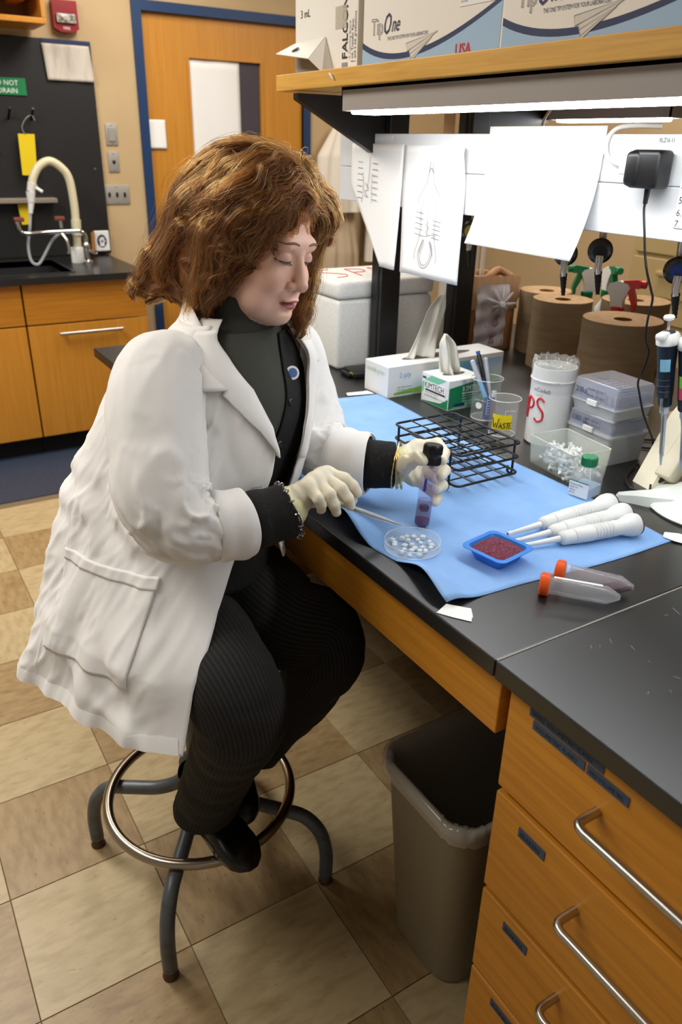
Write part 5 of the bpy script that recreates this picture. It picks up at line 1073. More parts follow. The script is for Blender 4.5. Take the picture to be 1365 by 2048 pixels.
def crease(P, segs):     # 3D fold lines: (points, height, width)
    out = np.zeros(len(P))
    for pts, amp, w in segs:
        pts = A(pts, float); d = np.full(len(P), 9.0); tt = np.zeros(len(P)); L_ = len(pts) - 1
        for i in range(L_):
            a, b = pts[i], pts[i + 1]; ab = b - a; t = np.clip((P - a) @ ab / (ab @ ab), 0, 1); dd = np.linalg.norm(P - a - t[:, None] * ab, axis=1)
            m = dd < d; d[m] = dd[m]; tt[m] = (i + t[m]) / L_
        out += amp * np.exp(-(d / w) ** 2) * np.sin(np.pi * np.clip(tt * .94 + .03, 0, 1)) ** .6
    return out
def sweep(ctrl, n=60, nu=40, up=(0, 0, 1), mod=None, squash=None):
    K5 = A([(*c[:3], c[3], c[4] if len(c) > 4 else c[3]) for c in ctrl], float); dl = np.maximum(np.linalg.norm(np.diff(K5, axis=0), axis=1), 1e-5); sl = np.diff(K5, axis=0) / dl[:, None]
    mt_ = np.vstack([sl[:1], (sl[:-1] * dl[1:, None] + sl[1:] * dl[:-1, None]) / (dl[:-1] + dl[1:])[:, None], sl[-1:]]); out = []
    for i in range(len(dl)):
        for t in np.linspace(0, 1, max(3, n // len(dl)), endpoint=False): out.append((2*t**3-3*t*t+1) * K5[i] + (t**3-2*t*t+t) * dl[i] * mt_[i] + (3*t*t-2*t**3) * K5[i+1] + (t**3-t*t) * dl[i] * mt_[i+1])
    out.append(K5[-1]); out = A(out); C = out[:, :3]; cr_ = out[:, 3:]; m = len(C)
    T = np.gradient(C, axis=0); T /= np.maximum(np.linalg.norm(T, axis=1, keepdims=True), 1e-9)
    for i in range(1, m):
        if T[i] @ T[i - 1] < .2: T[i] = T[i - 1]
    if True: pass
    T = T; u = A(up, float); G = np.zeros((m, nu, 3)); Nn = np.zeros((m, nu, 3)); th = np.linspace(0, 2 * np.pi, nu, endpoint=False)
    for i in range(m):
        u = u - T[i] * (u @ T[i]); u /= np.linalg.norm(u); w = np.cross(T[i], u); ru, rw = cr_[i, 0], cr_[i, 1]
        dirs = np.cos(th)[:, None] * u * ru + np.sin(th)[:, None] * w * rw; G[i] = C[i] + dirs; Nn[i] = dirs / np.linalg.norm(dirs, axis=1, keepdims=True)
    return G, Nn

# ---- head pose and body joints
HO = A((.6175, 1.262, 1.378)); HS = .95
HB = A([[-.91, .3621, .2019], [-.4005, -.8935, -.2032], [.1068, -.2658, .9581]])
toW = lambda p: HO + HS * (A(p, float) @ HB.T)
toH = lambda P: ((P - HO) @ HB) / HS
BF, BR = A((.36, -.933)), A((-.933, -.36))          # body forward and right on the floor plan
def tax(z):
    return np.stack([np.interp(z, (.55, .75, .95, 1.13, 1.24, 1.3), (.43, .43, .48, .545, .578, .592)), np.interp(z, (.55, .75, .95, 1.13, 1.24, 1.3), (1.285, 1.285, 1.285, 1.28, 1.285, 1.28))], -1)
def cyl2w(phi, z, r):
    phi, z, r = np.broadcast_arrays(np.asarray(phi, float), np.asarray(z, float), np.asarray(r, float)); a = tax(z); c, s_ = np.cos(phi), np.sin(phi)
    return np.stack([a[..., 0] + r * (c * BF[0] + s_ * BR[0]), a[..., 1] + r * (c * BF[1] + s_ * BR[1]), z], -1)
class Radial:                                        # smooth radius over angle and height from scattered control points
    def __init__(s, pts):
        p = A(pts, float); s.X = s.emb(np.radians(p[:, 0]), p[:, 1]); y = p[:, 2]; n = len(p)
        K = np.linalg.norm(s.X[:, None] - s.X[None], axis=2); K = K ** 3 + np.eye(n) * 2e-3; Q = np.c_[np.ones(n), s.X]
        Amat = np.block([[K, Q], [Q.T, np.zeros((4, 4))]]); s.w = np.linalg.solve(Amat, np.r_[y, np.zeros(4)])
    def emb(s, phi, z): return np.stack([np.cos(phi), np.sin(phi), np.asarray(z) * 5.0], -1)
    def __call__(s, phi, z):
        phi, z = np.broadcast_arrays(np.asarray(phi, float), np.asarray(z, float)); sh = phi.shape; X = s.emb(np.ravel(phi), np.ravel(z)); K = np.linalg.norm(X[:, None] - s.X[None], axis=2) ** 3
        return (np.c_[K, np.ones(len(X)), X] @ s.w).reshape(sh)

person = None
J = dict(Rs=(.40, 1.212, 1.17), Ls=(.70, 1.325, 1.17), Re=(.344, 1.052, 1.022), Rw=(.5175, 1.002, .9944), Le=(.705, 1.212, .995), Lw=(.772, 1.062, 1.0035),
         Rhip=(.36, 1.25, .74), Lhip=(.515, 1.315, .74), Rk=(.40, .95, .692), Ra=(.413, 1.13, .335), Lk=(.642, 1.067, .679), La=(.535, 1.235, .32))
RH = dict(i=[(.6109, 1.0229, 1.0311), (.6311, .9996, 1.0284), (.641, .9898, 1.0174), (.6477, .9856, 1.0057)], m=[(.5948, 1.012, 1.0356), (.6084, .9751, 1.0245), (.6163, .9656, 1.0095), (.6209, .9645, .9963)],
          r=[(.576, 1.0008, 1.0365), (.5821, .9659, 1.0231), (.5868, .9592, 1.007), (.5919, .9609, .9926)], p=[(.5571, .9919, 1.0323), (.5601, .9647, 1.0222), (.5654, .9641, 1.0107), (.5684, .9689, .9992)],
          t=[(.5567, 1.0198, 1.0), (.5964, 1.0222, .9904), (.6251, 1.0123, .9861), (.6422, .9934, .99)])
LH = dict(i=[(.8275, 1.0623, 1.0284), (.857, 1.041, 1.038), (.842, 1.000, 1.0365), (.8165, .9745, 1.035)], m=[(.8233, 1.0505, 1.0144), (.852, 1.027, 1.0045), (.838, .990, 1.006), (.8135, .971, 1.0065)],
          r=[(.8147, 1.0401, .9979), (.842, 1.016, .981), (.829, .983, .982), (.807, .9725, .984)], p=[(.8004, 1.0288, .9851), (.824, 1.010, .962), (.8215, .985, .9575), (.8045, .970, .958)],
          t=[(.7724, 1.0384, 1.0058), (.7676, 1.006, 1.030), (.7706, .985, 1.046), (.7738, .9725, 1.044)])

# ---- one continuous body (head, neck, trunk, arms, hands, legs)
def head_sdf(q):     # head frame, x to her right, y forward, z up
    d = ell(q, (0, -.015, .038), (.074, .094, .088))
    d = smin(d, ell(q, (0, .028, -.036), (.0605, .064, .082)), .03)
    d = smin(d, ell(q, (0, .040, -.082), (.049, .046, .036)), .025)
    d = smin(d, ell(q, (0, .079, -.104), (.021, .016, .016)), .018)
    d = smin(d, ell(q, (0, .040, -.112), (.043, .046, .022)), .022)
    for s_ in (-1, 1):
        d = smin(d, ell(q, (s_ * .036, .062, -.042), (.025, .027, .026)), .018)
        d = smin(d, ell(q, (s_ * .042, .044, -.088), (.022, .029, .026)), .02)
        d = smin(d, ell(q, (s_ * .071, -.008, -.012), (.009, .020, .031)), .006)
    d = smin(d, cap(q, (-.032, .0775, .023), (.032, .0775, .023), .0135, .0135), .014)
    for s_ in (-1, 1): d = smax(d, -ell(q, (s_ * .031, .1000, -.001), (.018, .0145, .013)), .010)
    for s_ in (-1, 1):
        d = smin(d, ell(q, (s_ * .031, .0765, -.001), (.0150, .0130, .0125)), .003)
        d = smax(d, -cap(q, (s_ * .020, .0915, -.0072), (s_ * .043, .0845, -.0060), .0009, .0008), .0012)      # lowered lid line
        d = smax(d, -cap(q, (s_ * .019, .0925, .0095), (s_ * .044, .0845, .0100), .0010, .0010), .003)          # lid crease
    d = smin(d, cap(q, (0, .0865, .006), (0, .1075, -.038), .0070, .0108), .010)
    d = smin(d, ell(q, (0, .1085, -.0420), (.0118, .0110, .0102)), .006)
    for s_ in (-1, 1):
        d = smin(d, ell(q, (s_ * .0130, .0965, -.0460), (.0074, .0100, .0076)), .004)
        d = smax(d, -ell(q, (s_ * .0078, .1000, -.0535), (.0042, .0060, .0040)), .002)
        d = smax(d, -cap(q, (s_ * .0195, .0905, -.043), (s_ * .0225, .0890, -.053), .0009, .0006), .005)         # wing groove
    d = smin(d, ell(q, (0, .0885, -.066), (.024, .010, .013)), .010)
    d = smax(d, -cap(q, (0, .1020, -.060), (0, .1005, -.067), .0018, .0022), .004)
    d = smin(d, ell(q, (0, .0955, -.0725), (.0205, .0075, .0048)), .004)
    d = smin(d, ell(q, (0, .0935, -.0852), (.0180, .0082, .0062)), .004)
    d = smax(d, -cap(q, (-.0225, .0890, -.0785), (0, .1020, -.0775), .0010, .0015), .0022); d = smax(d, -cap(q, (0, .1020, -.0775), (.0225, .0890, -.0785), .0015, .0010), .0022)
    d = smax(d, -cap(q, (-.014, .0955, -.0955), (.014, .0955, -.0955), .0018, .0018), .008)
    return d
NB = A((.572, 1.285, 1.20))
def neck_sdf(P):
    return cap(P, NB, toW((0, -.012, -.055)), .052, .047)
def hand_sdf(P, H, w, inf=0.0):
    w = A(w, float); d = cap(P, w, w + (A(H['m'][0]) - w) * .3, .0255 + inf, .0260 + inf)
    for k, r in (('i', .0150), ('m', .0150), ('r', .0145), ('p', .0135)): d = smin(d, cap(P, w + (A(H[k][0]) - w) * .15, H[k][0], .0195 + inf, r + inf), .008)
    for a, b in (('i', 'm'), ('m', 'r'), ('r', 'p')):
        d = smin(d, cap(P, A(H[a][0]) * .95 + w * .05, A(H[b][0]) * .95 + w * .05, .0135 + inf, .0135 + inf), .006)
    f = None
    for k, r0, r1, r2, r3 in (('i', .0112, .0100, .0090, .0078), ('m', .0114, .0102, .0092, .0080), ('r', .0110, .0098, .0088, .0077), ('p', .0098, .0088, .0080, .0070)):
        q = H[k]; e = smin(cap(P, q[0], q[1], r0 + inf, r1 + inf), cap(P, q[1], q[2], r1 + inf, r2 + inf), .003); e = smin(e, cap(P, q[2], q[3], r2 + inf, r3 + inf), .003); f = e if f is None else smin(f, e, .0016)
    d = smin(d, f, .007); q = H['t']
    e = smin(cap(P, q[0], q[1], .0165 + inf, .0130 + inf), cap(P, q[1], q[2], .0125 + inf, .0108 + inf), .005); e = smin(e, cap(P, q[2], q[3], .0108 + inf, .0090 + inf), .003)
    return smin(d, e, .006)
def body_sdf(P):
    d = cap(P, (.44, 1.285, .76), (.50, 1.283, .95), .135, .125); d = smin(d, cap(P, (.50, 1.283, .95), (.55, 1.28, 1.11), .12, .105), .06)
    d = smin(d, cap(P, A(J['Rs']) + (.05, .02, -.01), A(J['Ls']) + (-.05, -.02, -.01), .062, .062), .05); d = smin(d, neck_sdf(P), .03)
    d = smin(d, cap(P, J['Rhip'], J['Lhip'], .10, .10), .05)
    for s_ in 'RL':
        d = smin(d, cap(P, J[s_ + 's'], J[s_ + 'e'], .042, .026), .03); d = smin(d, cap(P, J[s_ + 'e'], J[s_ + 'w'], .026, .024), .015)
        d = smin(d, cap(P, J[s_ + 'hip'], J[s_ + 'k'], .070, .050), .03); d = smin(d, cap(P, J[s_ + 'k'], J[s_ + 'a'], .048, .034), .02)
    d = smin(d, hand_sdf(P, RH, J['Rw'], -.0015), .01); d = smin(d, hand_sdf(P, LH, J['Lw'], -.0015), .01)
    return smin(d, head_sdf(toH(P)) * HS, .014)
def neckcut(P): return smin(head_sdf(toH(P)) * HS, neck_sdf(P), .014)
# head and neck fine, the clothed rest coarser; both belong to the one body mesh
Vh, Fh = surface_nets(lambda P: smin(head_sdf(P), neck_sdf(toW(P)) / HS, .014), (-.092, -.125, -.16), (.092, .13, .14), .0017)
Vh = toW(Vh)
Vb, Fb = surface_nets(body_sdf, (.15, .80, .20), (.95, 1.48, 1.30), .0075)
keep = (Vb[Fb].mean(1)[:, 2] < 1.262) | (np.linalg.norm(Vb[Fb].mean(1) - HO, axis=1) > .16)
Fb = Fb[keep]
VV = np.concatenate([Vh, Vb]); FF = np.concatenate([Fh, Fb + len(Vh)])
sk = mat('skin', '#e0a88c', 0.48, sss=.12, bump=(420, .10, .0006)); nt = sk.node_tree; bsd = nt.nodes['Principled BSDF']
bsd.inputs['Subsurface Radius'].default_value = (.012, .005, .003); bsd.inputs['Subsurface Scale'].default_value = .5
at_ = nt.nodes.new('ShaderNodeAttribute'); at_.attribute_name = 'tint'; nt.links.new(at_.outputs['Color'], bsd.inputs['Base Color'])
person = np_mesh('person', VV, FF, sk, None)
tag(person, 'seated woman with wavy brown hair, white lab coat and cream gloves, working at the bench', 'person')
q = toH(VV); colr = np.tile(A(lin('#f2c3ac')), (len(VV), 1))
def blend(c, wgt):
    global colr
    wgt = np.clip(wgt, 0, 1)[:, None]; colr = colr * (1 - wgt) + A(lin(c)) * wgt
for s_ in (-1, 1):
    blend('#e29a86', .6 * np.exp(-(((q[:, 0] - s_ * .044) / .020) ** 2 + ((q[:, 1] - .058) / .03) ** 2 + ((q[:, 2] + .040) / .020) ** 2)))
    blend('#bf8c7c', .6 * np.exp(-(((q[:, 0] - s_ * .031) / .015) ** 2 + ((q[:, 2] - .004) / .008) ** 2)) * (q[:, 1] > .06))
    blend('#46302a', .95 * np.exp(-(((q[:, 2] + .0068 - .04 * (np.abs(q[:, 0]) - .031) * 0) / .0016) ** 2)) * (np.abs(q[:, 0] - s_ * .0315) < .0125) * (q[:, 1] > .07))
blend('#c68670', .5 * np.exp(-((q[:, 0] / .012) ** 2 + ((q[:, 2] + .043) / .012) ** 2)) * (q[:, 1] > .09))
lipz = q[:, 2] + .0785; lw = np.clip(1 - (np.abs(q[:, 0]) / .0235) ** 2, 0, 1)
blend('#a8474f', .9 * np.clip((.0105 * lw ** .8 - np.abs(lipz + .0012)) / .0022, 0, 1) * (q[:, 1] > .078) * (np.abs(q[:, 0]) < .0235))
blend('#5a1f24', .8 * np.exp(-((lipz + .0 ) / .0014) ** 2) * (np.abs(q[:, 0]) < .019) * (q[:, 1] > .078))
ca = person.data.color_attributes.new('tint', 'FLOAT_COLOR', 'POINT'); ca.data.foreach_set('color', np.c_[colr, np.ones(len(colr))].astype(np.float32).ravel())
# brows and lashes
M['brow'] = mat('brow_brown', '#8a6450', .7); M['lash'] = mat('lash_dark', '#1c1210', .6)
def on_face(x, z, y0=.14):     # march to the face surface in the head frame
    y = np.full(len(x), y0)
    for _ in range(40): y -= np.maximum(head_sdf(np.stack([x, y, z], 1)), .0) * .9
    return np.stack([x, y, z], 1)
for s_, nm in ((1, 'right'), (-1, 'left')):
    x = s_ * np.linspace(.014, .050, 14); z = .0225 + .0075 * np.sin(np.linspace(.35, 2.7, 14)) - np.linspace(0, .004, 14)
    p = on_face(x, z); w = .0016 * np.sin(np.linspace(.5, 2.95, 14)) + .0006
    MB().tube([tuple(toW(a)) for a in p], list(w), 7).build('eyebrow', 'brow', person, True, 60)
    x = s_ * np.linspace(.0175, .0455, 16); z = -.0068 + .0012 * np.linspace(-1, 1, 16) ** 2; p = on_face(x, z) + A((0, .0002, 0))
    b = MB(); b.tube([tuple(toW(a)) for a in p], .0007, 5)
    for i in range(2, 16): a = p[i]; b.tube([tuple(toW(a)), tuple(toW(a + A((s_ * .0012 * (i - 6) / 8, .0045, -.0030)))), tuple(toW(a + A((s_ * .0022 * (i - 6) / 8, .0075, -.0030))))], [.00035, .00028, .0001], 4)
    b.build('eyelashes', 'lash', person)
    MB().lathe([(0, 0), (.0022, 0), (.0022, .001), (0, .0015)], tuple(toW((s_ * .079, .002, -.040))), 10, tuple(HB @ A((s_, .2, 0)))).build('ear_stud', 'chrome', person)

# ---- knit top, turtleneck, cardigan
M['knit'] = mat('grey_green_knit', '#3b3c35', .9, stretch=(1, 1, 1), bump=(350, .3, .001)); M['cardigan'] = mat('black_knit', '#111011', .95, vary=('#26241f', 260, .55, .7), stretch=(1, 1, .08), bump=(420, .35, .001))
core_pts = [(f_, z, r) for z, rr in ((1.235, (.066, .07, .07, .07, .07)), (1.20, (.085, .12, .12, .12, .085)), (1.16, (.115, .15, .135, .15, .115)), (1.09, (.150, .150, .125, .145, .155)), (1.0, (.155, .15, .125, .15, .165)), (.92, (.155, .15, .13, .15, .16)), (.84, (.17, .15, .14, .15, .16)))
            for f_, r in zip((0, 75, 180, -75, -38), rr)] + [(38, 1.10, .158), (38, 1.0, .16), (38, .9, .16)]
core = Radial(core_pts)
def radial_patch(R_, f0, f1, z0, z1, off=0.0, nu=90, nv=70):
    zz = np.linspace(z1, z0, nv)[:, None] + np.zeros((1, nu)); u = np.linspace(0, 1, nu)[None]
    a = np.interp(zz, *f0) if isinstance(f0, tuple) else f0; b_ = np.interp(zz, *f1) if isinstance(f1, tuple) else f1
    ph = np.radians(a + (b_ - a) * u); return cyl2w(ph, zz, R_(ph, zz) + off), ph, zz
def gmesh(G, name, m, parent, thick=0.0, closed=False, off=1.0, smooth=True):
    nv, nu = G.shape[:2]; b = MB().grid(G, closed); o = b.build(name, m, parent, smooth, 180)
    if thick: md = o.modifiers.new('cloth', 'SOLIDIFY'); md.thickness = thick; md.offset = -1
    return o
def rib(G, closed, amp, freq): 
    return G
G, ph, zz = radial_patch(core, -180, 180, .80, 1.235, 0.0, 120, 60); G = G[:, :-1]; gmesh(G, 'knit_top', 'knit', person, closed=True)
# turtleneck: a soft folded tube from the chest to below the jaw
t0, t1 = NB + A((0, 0, .005)), toW((0, -.004, -.118)); ax_ = t1 - t0
tk = [(*(t0 + ax_ * -.05), .075), (*(t0 + ax_ * .25), .065), (*(t0 + ax_ * .60), .0620), (*(t0 + ax_ * .86), .0620), (*(t0 + ax_ * .98), .0640), (*(t0 + ax_ * 1.04), .0625), (*(t0 + ax_ * 1.02), .0580)]
G, N_ = sweep(tk, 50, 64, (0, -1, 0)); G += N_ * (.0014 * wnoise(G.reshape(-1, 3), 70, 5).reshape(G.shape[:2]) - .0022 * np.exp(-((np.linspace(0, 1, len(G))[:, None] - .34) / .05) ** 2))[..., None]
gmesh(G, 'turtleneck', 'knit', person, closed=True)
fc_ = ((.80, .92, .99, 1.04, 1.10, 1.17, 1.225), (46, 30, 14, 7, -1, -14, -30))
G, ph, zz = radial_patch(core, -75, fc_, .80, 1.225, .0055, 60, 70); gmesh(G, 'cardigan', 'cardigan', person, .003)
for z_, f_ in ((1.120, -9), (1.055, -1), (.99, 8)):
    p = cyl2w(np.radians(f_), A(z_), core(A(np.radians(f_)), A(z_)) + .0065); n_ = A((*(math.cos(math.radians(f_)) * BF + math.sin(math.radians(f_)) * BR), .1)); MB().lathe([(0, 0), (.0065, 0), (.007, .0012), (.005, .0025), (0, .0018)], tuple(p), 16, tuple(n_)).build('cardigan_button', 'black', person, True)
p = cyl2w(np.radians(-24.), A(1.160), core(A(np.radians(-24.)), A(1.160)) + .0095); n_ = A((-.12, -.95, .35)); bd = MB().lathe([(0, 0), (.0125, 0), (.0125, .0015), (0, .0018)], tuple(p), 28, tuple(n_)).build('round_pin', 'paper', person)
MB().lathe([(0, 0), (.0085, 0), (.0085, .0003), (0, .0004)], tuple(p + n_ / np.linalg.norm(n_) * .0018), 28, tuple(n_)).build('pin_print', mat('pin_blue', '#355a9a', .4), bd)
# black cuffs of the cardigan beyond the coat sleeves
def tubeobj(ctrl, name, m, parent, nz=.0, seed=1, thick=0.0, nu=40, n=40, sc=60):
    G, N_ = sweep(ctrl, n, nu); G = G + N_ * (nz * wnoise(G.reshape(-1, 3), sc, seed).reshape(G.shape[:2]))[..., None]; return gmesh(G, name, m, parent, thick, True)
Rw, Lw = A(J['Rw']), A(J['Lw'])
tubeobj([(.40, 1.017, .987, .043), (.448, 1.010, .986, .043), (.458, 1.009, .986, .0415), (.463, 1.008, .987, .0455), (.495, 1.004, .990, .0450), (.524, 1.001, .995, .0435), (.527, 1.001, .996, .036)], 'cardigan_cuff', 'cardigan', person, .0012, 3)
tubeobj([(.715, 1.146, .998, .046), (.735, 1.105, 1.0, .0455), (.748, 1.088, 1.001, .0445), (.764, 1.072, 1.003, .0430), (.776, 1.061, 1.0035, .0415), (.778, 1.0595, 1.0035, .035)], 'cardigan_cuff', 'cardigan', person, .0012, 4)

# ---- lab coat
M['coat'] = mat('white_cotton', '#ebe9e6', .85, sheen=.15, stretch=(1, 1, 1), bump=(30, .10, .005))
cp_ = []
def row(z, d): cp_.extend([(f_, z, r) for f_, r in d.items()])
row(1.262, {0: .066, 90: .066, 180: .066, -90: .066}); row(1.243, {0: .072, 60: .090, 90: .112, 120: .100, 180: .078, -60: .085, -90: .105, -120: .092})
row(1.215, {0: .095, 45: .108, 65: .135, 90: .150, 135: .130, 180: .10, -50: .105, -90: .14, -135: .125}); row(1.19, {0: .118, 45: .138, 90: .150, 135: .150, 180: .128, -45: .135, -90: .158, -135: .15})
row(1.15, {0: .148, 30: .152, 60: .170, 90: .178, 140: .195, 180: .150, -35: .146, -60: .165, -90: .178, -135: .172}); row(1.08, {0: .18, 14: .188, 45: .190, 90: .178, 145: .212, 180: .172, -15: .178, -45: .176, -90: .172, -135: .175})
row(1.01, {0: .195, 14: .205, 45: .205, 90: .178, 148: .226, 180: .185, -10: .195, -45: .182, -90: .166, -135: .18}); row(.945, {14: .200, 45: .205, 90: .192, 148: .242, 180: .20, -10: .19, -45: .175, -90: .16, -135: .19})
row(.885, {20: .206, 50: .225, 80: .215, 110: .222, 142: .246, 180: .215, -12: .19, -45: .17, -90: .16, -135: .19}); row(.825, {30: .262, 55: .256, 85: .235, 134: .246, 180: .225, -15: .22, -45: .175, -90: .165, -135: .20})
row(.765, {36: .330, 58: .300, 85: .255, 126: .250, 160: .245, 180: .235, -135: .215, -90: .18}); row(.70, {40: .365, 57: .325, 78: .28, 102: .275, 121: .272, 150: .262, 180: .25, -135: .23, -90: .2})
row(.645, {43: .396, 56: .352, 66: .328, 78: .298, 97: .292, 116: .300, 145: .275, 180: .26, -135: .245, -90: .22})
coatR = Radial(cp_)
EN = ((.60, .654, .736, .768, .825, .887, .943, 1.025, 1.065, 1.101, 1.159, 1.21, 1.235, 1.27), (43.5, 42.1, 38.6, 36.3, 30.8, 21.5, 15, 12, 12.6, 16.9, 30, 52, 66, 74))
EF = ((.60, .832, .875, 1.011, 1.079, 1.143, 1.196, 1.229, 1.27), (-16, -15.4, -14.2, -9.1, -15.2, -32.2, -47, -58, -66))
nu, nv = 300, 170; U_ = np.linspace(0, 1, nu)[None] + np.zeros((nv, 1)); Q_ = np.linspace(0, 1, nv)[:, None] + np.zeros((1, nu)); zz = 1.25 - .6 * Q_; ph = None
for _ in range(4):
    a = np.interp(zz, *EN); b_ = 360 + np.interp(zz, *EF); ph = a + (b_ - a) * U_
    hem = np.interp(ph, (40, 48, 56, 66, 78, 97, 116, 180, 240, 280, 320, 350), (.652, .650, .642, .636, .634, .628, .622, .63, .66, .80, .845, .84)); zz = 1.258 + (hem - 1.258) * Q_ ** 1.0
phr = np.radians(ph); rr_ = coatR(phr, zz); G = cyl2w(phr, zz, rr_); Pf = G.reshape(-1, 3)
low = np.clip((.93 - zz) / .25, 0, 1)
disp = .0065 * low * np.sin(np.radians(ph) * 11 + 3 * zz * 6) * np.clip((ph - 45) / 15, 0, 1) + .0045 * low * np.sin(np.radians(ph) * 19 + 1.3) * np.clip((ph - 45) / 15, 0, 1)
ridge = lambda n_: 1 - np.minimum(np.abs(n_) * 2.2, 1) ** .8
cs_ = np.stack([np.cos(phr) * .9 - zz * .9, np.sin(phr) * .9 + zz * .5, zz * 2.0], -1).reshape(-1, 3)
disp += .0035 * wnoise(Pf * A((1, 1, .5)), 11, 11, 2).reshape(zz.shape)
mk = .32 * np.exp(-((zz - .95) / .09) ** 2) * np.clip((ph - 88) / 25, 0, 1) + .8 * np.exp(-((zz - 1.08) / .07) ** 2 - ((ph - 52) / 16) ** 2) + .45 * low * np.clip((ph - 44) / 8, 0, 1) + .25
disp += (.0075 * mk * ridge(wnoise(cs_, 7.5, 23, 2).reshape(zz.shape)) + .0045 * mk * ridge(wnoise(cs_ * A((1, 1, .7)), 15, 29, 2).reshape(zz.shape)))
wl = np.exp(-((zz - .955) / .05) ** 2) * np.clip((ph - 95) / 30, 0, 1) * np.clip((260 - ph) / 40, 0, 1)
disp += wl * .006 * np.sin((zz - .9) * 95 + np.radians(ph) * 2)
F3 = lambda pts: [cyl2w(np.radians(A(f_, float)), A(z_, float), coatR(A(np.radians(float(f_))), A(z_))) for f_, z_ in pts]
creases = [(F3([(100, 1.0), (85, .955), (70, .925), (55, .91)]), .010, .016), (F3([(105, .97), (88, .925), (70, .885)]), -.007, .014), (F3([(120, .985), (100, .93), (90, .88)]), .010, .016), (F3([(55, 1.12), (48, 1.05), (40, .98)]), .008, .016), (F3([(44, 1.13), (38, 1.07), (30, 1.03)]), -.006, .012),
           (F3([(62, .87), (52, .80), (47, .72)]), .010, .022), (F3([(80, .79), (66, .73), (56, .69)]), -.008, .02), (F3([(72, .68), (62, .665), (52, .66)]), .010, .016), (F3([(130, .90), (122, .80), (116, .70)]), .010, .022), (F3([(60, 1.15), (50, 1.12), (42, 1.10)]), .006, .012), (F3([(96, .74), (84, .70), (74, .66)]), .009, .018), (F3([(48, .90), (40, .86), (34, .83)]), -.006, .016)]
disp += crease(Pf, creases).reshape(zz.shape)
edge = np.clip(np.minimum(U_, 1 - U_) / .03, .15, 1); disp *= edge
G = cyl2w(phr, zz, rr_ + disp)
coat = gmesh(G, 'lab_coat', 'coat', person, .0035)
GC = G; coat_disp = disp
def coat_at(f_, z_, off=0.0):                      # point just off the finished coat surface
    f_ = np.asarray(f_, float); z_ = np.asarray(z_, float); base = coatR(np.radians(f_), z_)
    d2 = (np.abs(((GC[..., 2][..., None] if False else 0)))) if False else 0
    return base
# nearest-cell lookup of the fold displacement
def coat_patch(Fg, Zg, off):
    pu = (Fg - np.interp(Zg, *EN)) / (360 + np.interp(Zg, *EF) - np.interp(Zg, *EN)); hem_ = np.interp(Fg, (40, 48, 56, 66, 78, 97, 116, 180, 240, 280, 320, 350), (.652, .650, .642, .636, .634, .628, .622, .63, .66, .80, .845, .84))
    pq = (Zg - 1.258) / (hem_ - 1.258); iu = np.clip(pu, 0, 1) * (nu - 1); iq = np.clip(pq, 0, 1) * (nv - 1); i0 = np.clip(iu.astype(int), 0, nu - 2); j0 = np.clip(iq.astype(int), 0, nv - 2); a = iu - i0; b_ = iq - j0
    D_ = disp[j0, i0] * (1 - a) * (1 - b_) + disp[j0, i0 + 1] * a * (1 - b_) + disp[j0 + 1, i0] * (1 - a) * b_ + disp[j0 + 1, i0 + 1] * a * b_
    r = np.radians(Fg); return cyl2w(r, Zg, coatR(r, Zg) + D_ + off)
def bil(c, n, m):     # c: four corners (phi, z) in order: top-left, top-right, bottom-right, bottom-left
    c = A(c, float); s_, t = np.linspace(0, 1, n)[None, :, None], np.linspace(0, 1, m)[:, None, None]
    return (1 - t) * ((1 - s_) * c[0] + s_ * c[1]) + t * ((1 - s_) * c[3] + s_ * c[2])
pk = bil([(111, .873), (55, .880), (57.5, .728), (101.5, .713)], 60, 50); gmesh(coat_patch(pk[..., 0], pk[..., 1], .0022), 'pocket', 'coat', coat, .0016)
hs_ = bil([(111.2, .8725), (54.8, .8795), (54.6, .862), (110.2, .855)], 60, 6); gmesh(coat_patch(hs_[..., 0], hs_[..., 1], .0042), 'pocket_hem', 'coat', coat, .0012)
# side seam and hem fold as raised stitching bands
sm_ = np.stack([np.interp(np.linspace(0, 1, 60), (0, .3, .6, 1), (128, 112, 106, 105)), np.linspace(1.0, .632, 60)], 1)
w_ = np.array([-.5, -.17, .17, .5]) * 2.2; g = np.stack([sm_[:, None, 0] + w_[None], sm_[:, None, 1] + 0 * w_[None]], -1); gg = coat_patch(g[..., 0], g[..., 1], .0012); gg[:, (0, 3)] = coat_patch(g[..., 0], g[..., 1], -.0005)[:, (0, 3)]; gmesh(gg, 'side_seam', 'coat', coat)
fh = np.linspace(43, 150, 120); zh = np.interp(fh, (40, 48, 56, 66, 78, 97, 116, 180), (.652, .650, .642, .636, .634, .628, .622, .63)); g = np.stack([np.stack([fh, zh + .0005], -1), np.stack([fh, zh + .020], -1), np.stack([fh, zh + .024], -1)]); gg = coat_patch(g[..., 0], g[..., 1], .0013); gg[2] = coat_patch(g[2][:, 0], g[2][:, 1], -.0004); gmesh(gg, 'hem_fold', 'coat', coat)
# buttonholes on the near front edge
for z_, f_ in ((1.01, 17), (.90, 25)):
    gg = coat_patch(A([[f_, f_ + 6], [f_, f_ + 6]], float), A([[z_, z_ + .002], [z_ - .002, z_]]), .0012); gmesh(gg, 'buttonhole', mat('stitch', '#b5b1aa', .8), coat)
